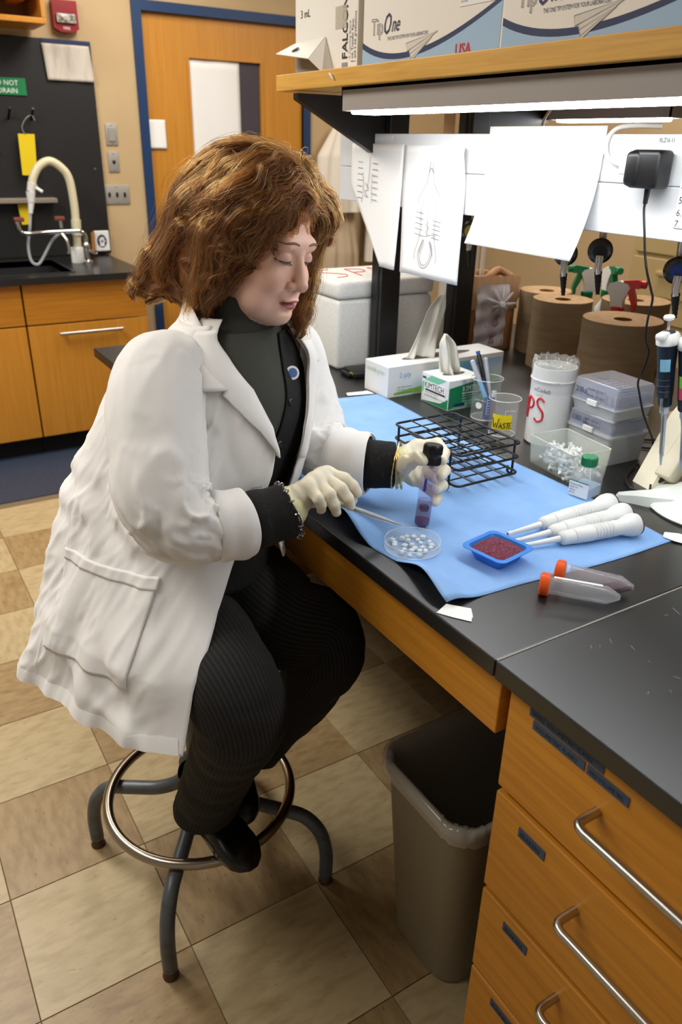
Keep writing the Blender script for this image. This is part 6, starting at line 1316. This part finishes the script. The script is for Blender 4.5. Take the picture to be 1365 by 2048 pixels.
# lapels and collar
def lapel(zs, f_in, f_out, off, name, bul=.006):
    n = 14; zz_ = np.asarray(zs)[:, None] + np.zeros((1, n)); s_ = np.linspace(0, 1, n)[None]; fi, fo_ = np.asarray(f_in)[:, None], np.asarray(f_out)[:, None]
    f_ = fi + (fo_ - fi) * s_; r = coatR(np.radians(f_), zz_) + off * np.clip(s_ * 5, .25, 1) + bul * np.sin(np.pi * np.clip(s_ * .8, 0, 1)); g = cyl2w(np.radians(f_), zz_, r); return gmesh(g, name, 'coat', coat, .003)
zl = np.linspace(1.245, 1.055, 30); fin = np.interp(zl, *EN) - 1.0
lapel(zl, fin, fin + np.interp(zl, (1.05, 1.10, 1.158, 1.162, 1.168, 1.19, 1.245), (.5, 9, 19, 19.5, 15, 20, 26)), .0075, 'lapel')
zc = np.linspace(1.250, 1.168, 16); lapel(zc, np.interp(zc, *EN) + np.interp(zc, (1.168, 1.19, 1.25), (9, 9, 6)), np.interp(zc, *EN) + np.interp(zc, (1.168, 1.172, 1.20, 1.262), (34, 36, 48, 60)), .0135, 'collar')
zl = np.linspace(1.24, 1.03, 30); fin = np.interp(zl, *EF) + 1.0
lapel(zl, fin, fin - np.interp(zl, (1.02, 1.10, 1.15, 1.155, 1.16, 1.24), (.5, 9, 16, 16, 12, 22)), .0040, 'lapel', .003); zc = np.linspace(1.262, 1.165, 16); lapel(zc, np.interp(zc, *EF) + np.interp(zc, (1.165, 1.262), (-6, 3)), np.interp(zc, *EF) - np.interp(zc, (1.165, 1.262), (26, 50)), .0085, 'collar', .003)
fcol = np.radians(np.linspace(84, 290, 60)); zt_ = 1.284 - .034 * np.abs(np.linspace(-1, 1, 60)) ** 5; zc = zt_[None] - np.linspace(0, .066, 12)[:, None]; rc = coatR(fcol[None] + 0 * zc, np.minimum(zc, 1.25)) * .5 + .5 * coatR(fcol[None] + 0 * zc, 1.25 + 0 * zc) + .010 + .006 * np.sin(np.linspace(0, np.pi, 12))[:, None]; gmesh(cyl2w(fcol[None] + 0 * zc, zc, rc), 'collar', 'coat', coat, .003)
# sleeves
def sleeve(ctrl, segs, seed, amp):
    G, N_ = sweep(ctrl, 130, 84); P = G.reshape(-1, 3)
    th_ = np.linspace(0, 2 * np.pi, 84, endpoint=False)[None] + np.zeros((len(G), 1)); tt_ = np.linspace(0, 1, len(G))[:, None] + np.zeros((1, 84)); sl_ = tt_ * .62
    cs = np.stack([np.cos(th_) * .8 + sl_ * 1.0, np.sin(th_) * .8 - sl_ * 1.6, sl_ * 4.5], -1).reshape(-1, 3); mk2 = (1.0 * np.exp(-((tt_ - .62) / .15) ** 2) + .35 * np.exp(-((tt_ - .86) / .10) ** 2) + .30).ravel()
    d = amp * (.0025 * wnoise(P, 14, seed, 2) + .0078 * mk2 * (1 - np.minimum(np.abs(wnoise(cs, 3.4, seed + 5, 2)) * 2.2, 1) ** .8) + .0038 * mk2 * (1 - np.minimum(np.abs(wnoise(cs, 7.5, seed + 9, 2)) * 2.2, 1) ** .8) - .004) + .6 * crease(P, segs)
    t = np.linspace(0, 1, len(G))[:, None]; fade = np.clip((.97 - t) / .12, 0.2, 1); G = G + N_ * (d.reshape(G.shape[:2]) * fade)[..., None]; return gmesh(G, 'sleeve', 'coat', coat, .003, True), G
# elbow folds radiate from the inner bend; drag lines fall from the shoulder
Rseg = [([(.335, 1.0, 1.02), (.365, .972, .99), (.40, .955, .96)], .012, .011), ([(.35, 1.005, 1.035), (.39, .965, 1.01), (.43, .95, .985)], .010, .010), ([(.31, .99, 1.03), (.325, .965, .985), (.345, .955, .945)], .011, .012), ([(.30, 1.0, 1.06), (.28, .985, 1.01), (.29, .98, .96)], .009, .014), ([(.36, 1.04, 1.12), (.33, 1.03, 1.08), (.285, 1.04, 1.04)], .008, .014),
        ([(.355, .99, 1.0), (.375, .965, .975), (.385, .96, .94)], -.010, .009), ([(.32, 1.0, 1.045), (.30, .985, 1.0), (.31, .97, .955)], -.008, .010), ([(.40, 1.11, 1.17), (.36, 1.07, 1.12), (.31, 1.06, 1.07)], .007, .014), ([(.385, 1.12, 1.12), (.34, 1.06, 1.07), (.29, 1.04, 1.02)], -.006, .013), ([(.27, 1.12, 1.06), (.255, 1.08, 1.0), (.28, 1.03, .935)], .008, .016), ([(.43, .96, .99), (.455, .955, .965), (.46, .965, .94)], .006, .008)]
_, GR = sleeve([(.455, 1.235, 1.180, .066, .068), (.415, 1.225, 1.178, .076, .080), (.380, 1.185, 1.148, .082, .082), (.354, 1.115, 1.082, .078, .078), (.344, 1.052, 1.022, .070, .070), (.362, 1.026, .997, .062, .063), (.400, 1.017, .987, .054, .055), (.430, 1.013, .985, .050, .051), (.444, 1.011, .985, .048, .049)], Rseg, 31, 1.0)
tubeobj([(.4015, 1.017, .987, .0530), (.405, 1.0165, .987, .0570), (.425, 1.014, .986, .0565), (.452, 1.010, .985, .0560), (.454, 1.010, .985, .051)], 'sleeve_cuff', 'coat', coat, .0014, 41, .0, 60, 24, 40)
Lseg = [([(.66, 1.2, 1.06), (.68, 1.16, 1.03), (.73, 1.14, 1.04)], .010, .011), ([(.71, 1.23, 1.10), (.75, 1.24, 1.06), (.80, 1.25, 1.03)], .010, .012), ([(.72, 1.18, 1.03), (.76, 1.16, 1.03), (.80, 1.16, 1.01)], .008, .010), ([(.71, 1.2, 1.04), (.745, 1.18, 1.03), (.79, 1.18, 1.02)], -.007, .008), ([(.73, 1.12, 1.03), (.76, 1.12, 1.04), (.79, 1.13, 1.02)], .006, .008)]
sleeve([(.665, 1.315, 1.175, .066, .068), (.695, 1.325, 1.162, .072, .072), (.712, 1.305, 1.10, .070, .068), (.712, 1.258, 1.035, .065, .064), (.704, 1.212, 1.002, .061, .060), (.712, 1.162, .997, .057, .056), (.724, 1.122, .999, .053, .052), (.733, 1.106, 1.0005, .051, .050)], Lseg, 35, .8)
tubeobj([(.7135, 1.150, .9975, .0555), (.715, 1.146, .998, .0590), (.725, 1.122, .999, .0575), (.7395, 1.096, 1.001, .0565), (.741, 1.0945, 1.001, .052)], 'sleeve_cuff', 'coat', coat, .0014, 42, .0, 60, 24, 40)

# ---- trousers, boots
M['trouser'] = mat('black_ribbed_trousers', '#0e0d0d', .9, stretch=(1, 1, 1), bump=(300, .3, .001))
nt = M['trouser'].node_tree; bsd = nt.nodes['Principled BSDF']; uvn = nt.nodes.new('ShaderNodeAttribute'); uvn.attribute_name = 'rib'; wv = nt.nodes.new('ShaderNodeMath'); wv.operation = 'MULTIPLY'; wv.inputs[1].default_value = 1.0
nt.links.new(uvn.outputs['Fac'], wv.inputs[0]); no = nt.nodes.new('ShaderNodeTexNoise'); no.inputs['Scale'].default_value = 700; tcn = nt.nodes.new('ShaderNodeTexCoord'); nt.links.new(tcn.outputs['Object'], no.inputs['Vector'])
ml = nt.nodes.new('ShaderNodeMath'); ml.operation = 'MULTIPLY'; nt.links.new(wv.outputs[0], ml.inputs[0]); nt.links.new(no.outputs[0], ml.inputs[1]); mx_ = nt.nodes.new('ShaderNodeMix'); mx_.data_type = 'RGBA'; mx_.inputs['A'].default_value = (*lin('#0a0909'), 1); mx_.inputs['B'].default_value = (*lin('#35312c'), 1); nt.links.new(ml.outputs[0], mx_.inputs['Factor']); nt.links.new(mx_.outputs['Result'], bsd.inputs['Base Color'])
def leg(ctrl, segs, seed, nm='trousers'):
    nu_ = 192; G, N_ = sweep(ctrl, 150, nu_, (0, 0, 1)); P = G.reshape(-1, 3); d = .0035 * wnoise(P, 18, seed) + .0015 * wnoise(P, 45, seed + 1) + crease(P, segs); G = G + N_ * d.reshape(G.shape[:2])[..., None]
    o = gmesh(G, nm, 'trouser', person, 0, True); at = o.data.attributes.new('rib', 'FLOAT', 'POINT'); ribv = np.tile((np.arange(nu_) % 3 == 0).astype(np.float32), len(G)); at.data.foreach_set('value', ribv); return G
leg([(.40, 1.36, .755, .10, .125), (.375, 1.27, .75, .095, .115), (.385, 1.14, .735, .090, .100), (.397, 1.03, .715, .084, .090), (.404, .968, .69, .080, .082), (.409, .960, .655, .077, .080), (.410, .978, .61, .073, .078), (.408, 1.02, .53, .067, .074), (.404, 1.062, .44, .061, .070), (.401, 1.098, .37, .059, .070), (.400, 1.125, .312, .060, .074)],
    [([(.35, .98, .62), (.40, .91, .60), (.46, .93, .605)], .007, .010), ([(.36, .99, .585), (.40, .93, .57), (.47, .96, .575)], .006, .010), ([(.37, .93, .66), (.42, .89, .64), (.47, .92, .64)], .005, .010), ([(.37, 1.04, .40), (.41, 1.0, .39), (.47, 1.03, .40)], .006, .012)], 51)
leg([(.50, 1.40, .755, .10, .12), (.52, 1.32, .75, .095, .11), (.545, 1.20, .735, .094, .098), (.578, 1.105, .702, .097, .094), (.638, 1.078, .675, .076, .08), (.642, 1.066, .64, .074, .078), (.632, 1.088, .58, .072, .074), (.606, 1.135, .48, .066, .066), (.575, 1.185, .38, .06, .06), (.556, 1.215, .32, .058, .058)], [([(.58, 1.12, .78), (.62, 1.08, .74), (.66, 1.06, .70)], .005, .012)], 55)
b_ = MB().lathe([(0, 0), (.008, 0), (.0085, .0015), (.005, .003), (0, .0025)], (.362, 1.055, .812), 18, (-.5, -.6, .6)); b_.build('trouser_button', 'black', person, True)
M['boot'] = mat('black_leather', '#0a0a0a', .28, bump=(90, .05, .001))
def boot(heel, toe, z0, zt, anklep, name='boot'):
    heel, toe = A((*heel, z0)), A((*toe, zt)); d = toe - heel; L_ = np.linalg.norm(d); d /= L_; side = np.cross(d, A((0, 0, 1.0))); side /= np.linalg.norm(side); up = np.cross(side, d)
    secs = [(0.0, .022, .050, .030), (.06, .030, .085, .012), (.2, .034, .095, .0), (.36, .036, .085, .0), (.5, .038, .068, .0), (.64, .042, .054, .0), (.78, .043, .044, .0), (.88, .038, .036, .001), (.95, .028, .026, .004), (1.0, .010, .014, .008)]
    rows = []
    for t, w, h, b0 in [tuple(x) for x in curve_pts4(secs)]:
        c = heel + d * (L_ * t); r = []
        for a in np.linspace(0, 2 * np.pi, 36, endpoint=False):
            ca_, sa_ = math.cos(a), math.sin(a); x = w * np.sign(ca_) * abs(ca_) ** .75; y = (h - b0) * (.5 + .5 * np.sign(sa_) * abs(sa_) ** (.8 if sa_ > 0 else .35)) + b0; r.append(c + side * x + up * y)
        rows.append(r)
    g = MB().grid(A(rows), True); n_ = 36; g.f.append(tuple(range(n_))[::-1]); g.f.append(tuple((len(rows) - 1) * n_ + i for i in range(n_))); bo = g.build(name, 'boot', person, True, 70)
    s0 = heel + d * (L_ * .2) + up * .07
    tubeobj([(*s0, .042), (*(s0 * .5 + A(anklep) * .5), .042), (*A(anklep), .045)], 'boot_shaft', 'boot', bo, .001, 7)
    hb = heel + d * (L_ * .13); P = [hb + side * x + d * y for x, y in ((-.026, -.03), (.026, -.03), (.026, .03), (-.026, .03))]
    MB().add([tuple(p) for p in P] + [tuple(p - up * .028 + d * .003) for p in P], [(0, 1, 2, 3), (7, 6, 5, 4), (0, 4, 5, 1), (1, 5, 6, 2), (2, 6, 7, 3), (3, 7, 4, 0)]).build('boot_heel', 'boot', bo)
    return bo
def curve_pts4(secs, n=44):
    S = A(secs, float); t = np.linspace(0, 1, n); t = t + 0; return np.stack([t] + [np.interp(t, S[:, 0], S[:, k]) for k in (1, 2, 3)], 1)
bt = boot((.386, 1.215), (.4335, .985), .238, .232, (.400, 1.165, .36)); MB().tube([tuple(A((.3585, 1.165, .285))), tuple(A((.3565, 1.165, .33)))], .0022, 6).build('zip_pull', mat('brass', '#c08a2c', .3, 1.0), bt)
boot((.52, 1.29), (.455, 1.085), .245, .240, (.545, 1.235, .35))

# ---- gloves and bracelets
M['glove'] = mat('cream_latex', '#e3dbc4', .5, sss=.08, bump=(150, .12, .0012))
def glove(H, w, elbow, seed, nm, cuffpts):
    w = A(w, float); lo = np.min([A(v).min(0) for v in H.values()] + [w - .05, w + .0], axis=0) - .03; hi = np.max([A(v).max(0) for v in H.values()] + [w + .05], axis=0) + .03
    ax = A(H['m'][0]) - w; ax /= np.linalg.norm(ax)
    def f(P):
        d = hand_sdf(P, H, w, .0008); t = (P - w) @ ax
        d = d - .0011 * np.sin(t * 420 + 2.0 * wnoise(P, 40, seed)) * np.clip((.055 - t) / .04, 0, 1) - .0006 * wnoise(P, 120, seed + 1)
        return smax(d, -(t + .012), .002)
    V, F = surface_nets(f, lo, hi, .0016); g = np_mesh(nm, V, F, 'glove', person)
    tubeobj(cuffpts, 'glove_cuff', mat('latex_cuff', '#e2dda8', .5), g, .0022, seed, 0.0, 48, 24, 90)
    return g
wr = A(J['Rw']); ax = A(RH['m'][0]) - wr; ax /= np.linalg.norm(ax)
glove(RH, J['Rw'], J['Re'], 61, 'glove', [(*(wr - ax * .006), .0345), (*(wr - ax * .004), .0365), (*(wr + ax * .008), .0345), (*(wr + ax * .022), .0300), (*(wr + ax * .03), .0265)])
wl_ = A(J['Lw']); ax2 = A(LH['m'][0]) - wl_; ax2 /= np.linalg.norm(ax2)
glove(LH, J['Lw'], J['Le'], 67, 'glove', [(*(wl_ - ax2 * .006), .0335), (*(wl_ - ax2 * .004), .0350), (*(wl_ + ax2 * .008), .0330), (*(wl_ + ax2 * .022), .0295), (*(wl_ + ax2 * .03), .027)])
def ring_pts(c, ax_, r, n, ph=0.0, tilt=None):
    ax_ = Vector(ax_).normalized(); u = ax_.orthogonal().normalized(); v = ax_.cross(u); return [Vector(c) + (u * math.cos(t + ph) + v * math.sin(t + ph)) * r for t in np.linspace(0, 2 * math.pi, n, endpoint=False)]
rv = mat('silver_links', '#b9b6c0', .2, 1.0); axr = A((.96, -.1, .25)); br = MB()
for k, p in enumerate(ring_pts((.5255, 1.001, .9945), axr, .0455, 28)):
    nrm = (p - Vector((.5255, 1.001, .9945))).normalized(); t_ = Vector(axr).normalized().cross(nrm) if k % 2 else Vector(axr).normalized(); br.tube(ring_pts(p, t_, .0046, 8), .0013, 5, closed=True)
br.build('chain_bracelet', rv, person, True, 60)
gold = mat('gold_bangle', '#d9bd82', .25, 1.0); axl = A((.76, -.65, .03))
for k in range(3):
    c = A((.7795 + .0028 * k, 1.0590 - .0022 * k, 1.0035)); P = ring_pts(c, axl + A((.12 * (k - 1), 0, .1 * k - .1)), .0425, 44); b = MB().tube(P, [.0015 + .0007 * (i % 2) for i in range(44)], 6, closed=True); b.build('gold_bangle', gold, person, True, 60)
# ------------------------------------------------------------------ hair: a dark under-mass, and locks of strands laid over it
hair_m = bpy.data.materials.new('brown_hair'); hair_m.use_nodes = True; nt = hair_m.node_tree; nt.nodes.clear()
hb_ = nt.nodes.new('ShaderNodeBsdfHairPrincipled'); hb_.model = 'CHIANG'; hb_.parametrization = 'COLOR'; ho_ = nt.nodes.new('ShaderNodeOutputMaterial'); nt.links.new(hb_.outputs[0], ho_.inputs['Surface'])
hb_.inputs['Roughness'].default_value = .32; hb_.inputs['Radial Roughness'].default_value = .45; hb_.inputs['Random Roughness'].default_value = .1
ha = nt.nodes.new('ShaderNodeAttribute'); ha.attribute_name = 'strand'; nt.links.new(ha.outputs['Color'], hb_.inputs['Color'])
M['hairbase'] = mat('dark_hair_mass', '#54300f', .8, spec=.15, vary=('#7a4a1a', 40, .35, .7), bump=(120, .6, .003))
def cap_sdf(q):
    d = ell(q, (0, -.020, .045), (.081, .100, .090)); d = smin(d, ell(q, (0, -.10, -.01), (.075, .06, .075)), .05)
    d = smin(d, ell(q, (.03, -.14, -.05), (.048, .05, .06)), .05); d = smin(d, ell(q, (.045, -.185, -.12), (.036, .036, .045)), .05); d = smin(d, ell(q, (.082, -.06, -.07), (.018, .05, .06)), .03); d = smin(d, ell(q, (-.088, .0, -.03), (.016, .045, .07)), .03)
    face = q[:, 1] - (.030 + .35 * np.clip(q[:, 2] - .02, 0, .2)) + 0 * q[:, 0]
    face = np.where(q[:, 2] > .075, q[:, 1] - (.050 + 1.2 * (q[:, 2] - .075)), face)
    return smax(d, face - .012, .012)
V, F = surface_nets(cap_sdf, (-.13, -.27, -.21), (.13, .12, .16), .004)
V = toW(V + 0); V = V + (HB @ A((0, 0, 0))); hair = np_mesh('hair', V, F, 'hairbase', person)
KEYS = [  # each: path in the head frame, number of locks, spread at the tip
 ([(-.02, .05, .118), (.02, .05, .148), (.065, .035, .125), (.095, .008, .07), (.100, -.015, .01), (.095, -.03, -.05)], 8, .016),
 ([(-.02, .02, .125), (.02, .0, .160), (.075, -.03, .128), (.104, -.06, .055), (.100, -.07, -.03), (.095, -.05, -.10)], 10, .018),
 ([(-.02, -.02, .125), (.01, -.05, .163), (.065, -.10, .135), (.092, -.13, .05), (.088, -.14, -.04), (.085, -.13, -.12)], 10, .02),
 ([(-.02, -.06, .11), (0, -.11, .150), (.05, -.165, .108), (.072, -.195, .02), (.07, -.205, -.07), (.065, -.22, -.15)], 10, .022),
 ([(-.02, -.08, .09), (-.02, -.145, .125), (.02, -.20, .078), (.035, -.225, 0), (.035, -.24, -.09), (.045, -.265, -.165)], 9, .022),
 ([(-.02, -.09, .06), (-.03, -.16, .088), (-.01, -.21, .03), (.0, -.23, -.06), (.02, -.25, -.14), (.055, -.275, -.20)], 8, .02),
 ([(.05, .05, .085), (.080, .048, .09), (.096, .025, .045), (.097, .003, -.02), (.100, .005, -.08), (.10, .012, -.122)], 8, .014),
 ([(.065, .03, .05), (.086, .03, .045), (.092, .022, -.01), (.084, .030, -.045), (.088, .028, -.085), (.095, .012, -.12)], 7, .011),
 ([(.07, 0, .03), (.092, -.008, .02), (.098, -.02, -.04), (.098, -.01, -.10), (.10, .002, -.150)], 8, .016),
 ([(.07, -.04, .02), (.096, -.05, 0), (.099, -.06, -.07), (.098, -.05, -.13), (.10, -.03, -.168)], 9, .018),
 ([(.06, -.08, 0), (.085, -.115, -.02), (.09, -.13, -.09), (.088, -.125, -.15), (.085, -.12, -.195)], 9, .02),
 ([(.03, -.10, -.02), (.05, -.165, -.05), (.062, -.195, -.11), (.068, -.215, -.17), (.078, -.235, -.212)], 9, .022),
 ([(.0, -.1, -.03), (.0, -.175, -.06), (.02, -.225, -.12), (.05, -.245, -.175), (.07, -.245, -.215)], 8, .022),
 ([(.0, .065, .105), (.01, .095, .112), (.025, .103, .085), (.034, .099, .060), (.032, .094, .044)], 4, .008),
 ([(.02, .06, .1), (.045, .08, .108), (.06, .083, .07), (.064, .079, .035), (.066, .072, .005)], 6, .008),
 ([(-.01, .065, .105), (-.015, .098, .108), (-.006, .107, .082), (.003, .104, .064)], 4, .009),
 ([(.045, .055, .09), (.07, .063, .088), (.079, .058, .04), (.079, .048, -.01), (.079, .040, -.045)], 7, .008),
 ([(-.03, .04, .115), (-.07, .05, .142), (-.112, .042, .118), (-.126, .052, .08), (-.117, .073, .052), (-.10, .080, .040)], 10, .013),
 ([(-.03, .055, .11), (-.05, .085, .122), (-.082, .088, .104), (-.105, .083, .07), (-.10, .078, .045)], 7, .01),
 ([(-.03, .01, .12), (-.07, 0, .150), (-.115, -.01, .118), (-.130, .01, .05), (-.120, .03, -.02), (-.102, .055, -.08)], 9, .015),
 ([(-.06, .03, .07), (-.098, .04, .05), (-.108, .05, -.02), (-.098, .06, -.07), (-.085, .082, -.125), (-.08, .095, -.160)], 8, .011),
 ([(-.07, 0, .04), (-.102, .01, 0), (-.106, .03, -.06), (-.095, .06, -.11), (-.078, .085, -.145)], 7, .012),
 ([(-.03, -.03, .12), (-.06, -.07, .155), (-.1, -.1, .12), (-.118, -.11, .04), (-.113, -.1, -.05), (-.1, -.08, -.12)], 7, .018),
 ([(-.04, -.07, .09), (-.06, -.13, .118), (-.08, -.175, .06), (-.083, -.195, -.02), (-.07, -.2, -.1), (-.05, -.2, -.165)], 7, .02),
 ([(.0, .03, .122), (.045, .02, .150), (.09, .02, .10), (.103, -.03, .03), (.098, -.09, -.03), (.09, -.10, -.09)], 8, .018),
 ([(-.02, -.04, .12), (.03, -.08, .150), (.082, -.11, .09), (.088, -.16, .0), (.08, -.19, -.08), (.075, -.21, -.14)], 8, .02),
 ([(-.01, .05, .112), (-.02, .06, .145), (-.01, .03, .162), (.02, -.02, .163), (.05, -.08, .145), (.07, -.13, .10)], 8, .018),
]
def env_sdf(q):      # outer volume of the hairdo
    d = ell(q, (0, -.035, .045), (.122, .136, .118)); d = smin(d, cap(q, (.02, -.11, 0), (.045, -.150, -.10), .085, .056), .03); d = smin(d, cap(q, (.045, -.150, -.10), (.058, -.205, -.175), .056, .036), .02)
    d = smin(d, cap(q, (.066, -.02, .03), (.080, -.03, -.15), .046, .032), .02); d = smin(d, cap(q, (-.072, .03, .03), (-.072, .068, -.14), .042, .026), .02)
    return smin(d, ell(q, (-.082, .045, .062), (.045, .042, .042)), .02)
rh = np.random.default_rng(77); NS, NP = 60, 24
allV = []; allR = []; allC = []; coreb = MB()
c_dark, c_mid, c_gold = A(lin('#331805')), A(lin('#744013')), A(lin('#b9863c'))
for ki, (path, nl, spread) in enumerate(KEYS):
    for li in range(nl):
        P = A(path, float); sc_ = np.interp(P[:, 2], (-.08, .04), (1.0, .84))[:, None]; P = A((0, -.02, .03)) + (P - A((0, -.02, .03))) * sc_; P = P + rh.normal(0, 1, (1, 3)) * .012 + np.linspace(.3, 1, len(path))[:, None] * rh.normal(0, 1, (1, 3)) * spread + rh.normal(0, .004, (len(path), 3))
        C = A(curve_pts(P, NP * (len(path) - 1) // (len(path) - 1) + 8)); n = len(C); t = np.linspace(0, 1, n)
        # keep every lock outside the skull and off the face
        for _ in range(3):
            d = head_sdf(C); e = 1e-3; gr = np.stack([head_sdf(C + A(v) * e) - d for v in ((1, 0, 0), (0, 1, 0), (0, 0, 1))], 1) / e; push = np.maximum(.010 - d, 0); C = C + gr * push[:, None]
        T = np.gradient(C, axis=0); T /= np.linalg.norm(T, axis=1, keepdims=True); ref = C - A((0, -.03, .0)); N1 = ref - T * (ref * T).sum(1)[:, None]; N1 /= np.linalg.norm(N1, axis=1, keepdims=True); N2 = np.cross(T, N1)
        L_ = np.linalg.norm(np.diff(C, axis=0), axis=1).sum(); wl = rh.uniform(.055, .12); amp = rh.uniform(.004, .0105) * (.55 if ki in (13, 14, 15, 16) else 1); ph0 = rh.uniform(0, 6.28)
        s_ = (t + .10 * np.sin(t * rh.uniform(4, 9) + rh.uniform(0, 6))) * L_ / wl * 2 * np.pi; env = amp * np.clip(t * 1.6, .15, 1) * (1 + (2.0 if C[-1, 1] < -.08 else 1.1) * t ** 2)
        C = C + N2 * (np.sin(s_ + ph0) * env)[:, None] + N1 * (np.cos(s_ * .93 + ph0) * env * .6)[:, None]
        ed = env_sdf(C); gr = np.stack([env_sdf(C + A(v) * 1e-3) - ed for v in ((1, 0, 0), (0, 1, 0), (0, 0, 1))], 1) / 1e-3; ml = rh.uniform(.0, .026); C = C - gr * np.maximum(ed + ml, 0)[:, None]
        R0 = rh.uniform(.010, .017) * (.62 if ki in (13, 14, 15) else 1); prof = R0 * (np.sin(np.pi * np.clip(t * .80 + .14, 0, 1)) ** .7)
        if ki not in (13, 15): coreb.tube([tuple(x) for x in toW(C)[::2]], [max(.0006, x * .42 * HS) for x in prof[::2]], 6)
        tone = rh.uniform(0, 1); up_ = np.clip((C[:, 2] + .05) / .15, 0, 1)
        nst = NS if ki not in (13, 14, 15) else 26
        for k in range(nst):
            a = rh.uniform(0, 6.28); r = math.sqrt(rh.uniform(.15, 1)); fr = rh.random() < .13
            dev = r * prof * rh.uniform(.7, 1.5) * (1.0 + (rh.uniform(.5, 2.0) * t if fr else 0)); tw = a + rh.uniform(-.8, .8) * t
            S = C + N1 * (np.cos(tw) * dev)[:, None] + N2 * (np.sin(tw) * dev)[:, None] + (np.sin(t * rh.uniform(8, 20) + rh.uniform(0, 6)) * .0012 * (3 if fr else 1))[:, None] * N1
            S = S + N2 * (np.sin(t * rh.uniform(5, 14) + rh.uniform(0, 6)) * rh.uniform(0, .0042))[:, None] + N1 * (np.sin(t * rh.uniform(5, 14) + rh.uniform(0, 6)) * rh.uniform(0, .0036))[:, None]; tl = rh.uniform(.78, 1.06); m = max(8, int(n * min(1, tl))); S = S[:m]
            ed = env_sdf(S); mg = rh.uniform(.004, .020) + (.02 if fr else 0); ov = ed - mg
            if (ov > 0).any():
                gr = np.stack([env_sdf(S + A(v) * 1e-3) - ed for v in ((1, 0, 0), (0, 1, 0), (0, 0, 1))], 1) / 1e-3; S = S - gr * (np.maximum(ov, 0) * .9)[:, None]
            W = toW(S); rad = (.00038 if not fr else .00022) * (1 - .6 * np.linspace(0, 1, m) ** 2); allV.append(W); allR.append(rad)
            g_ = np.clip(tone * .6 + rh.normal(0, .22) + .08, 0, 1); col = c_dark * (1 - g_) + c_mid * g_ if g_ < .62 else c_mid * (1 - (g_ - .62) / .38) + c_gold * (g_ - .62) / .38; allC.append(np.tile(col, (m, 1)))
coreb.build('hair_locks', 'hairbase', hair, True, 180)
hc = bpy.data.hair_curves.new('hair_strands'); hc.add_curves([len(v) for v in allV]); cc = np.concatenate(allC)
hc.position_data.foreach_set('vector', np.concatenate(allV).astype(np.float32).ravel())
ra = hc.attributes.get('radius') or hc.attributes.new('radius', 'FLOAT', 'POINT'); ra.data.foreach_set('value', np.concatenate(allR).astype(np.float32))
ca = hc.attributes.new('strand', 'FLOAT_COLOR', 'POINT'); ca.data.foreach_set('color', np.c_[cc, np.ones(len(cc))].astype(np.float32).ravel())
hc.materials.append(hair_m); st_ = bpy.data.objects.new('hair_strands', hc); COL.objects.link(st_); st_.parent = hair; stuff(st_)
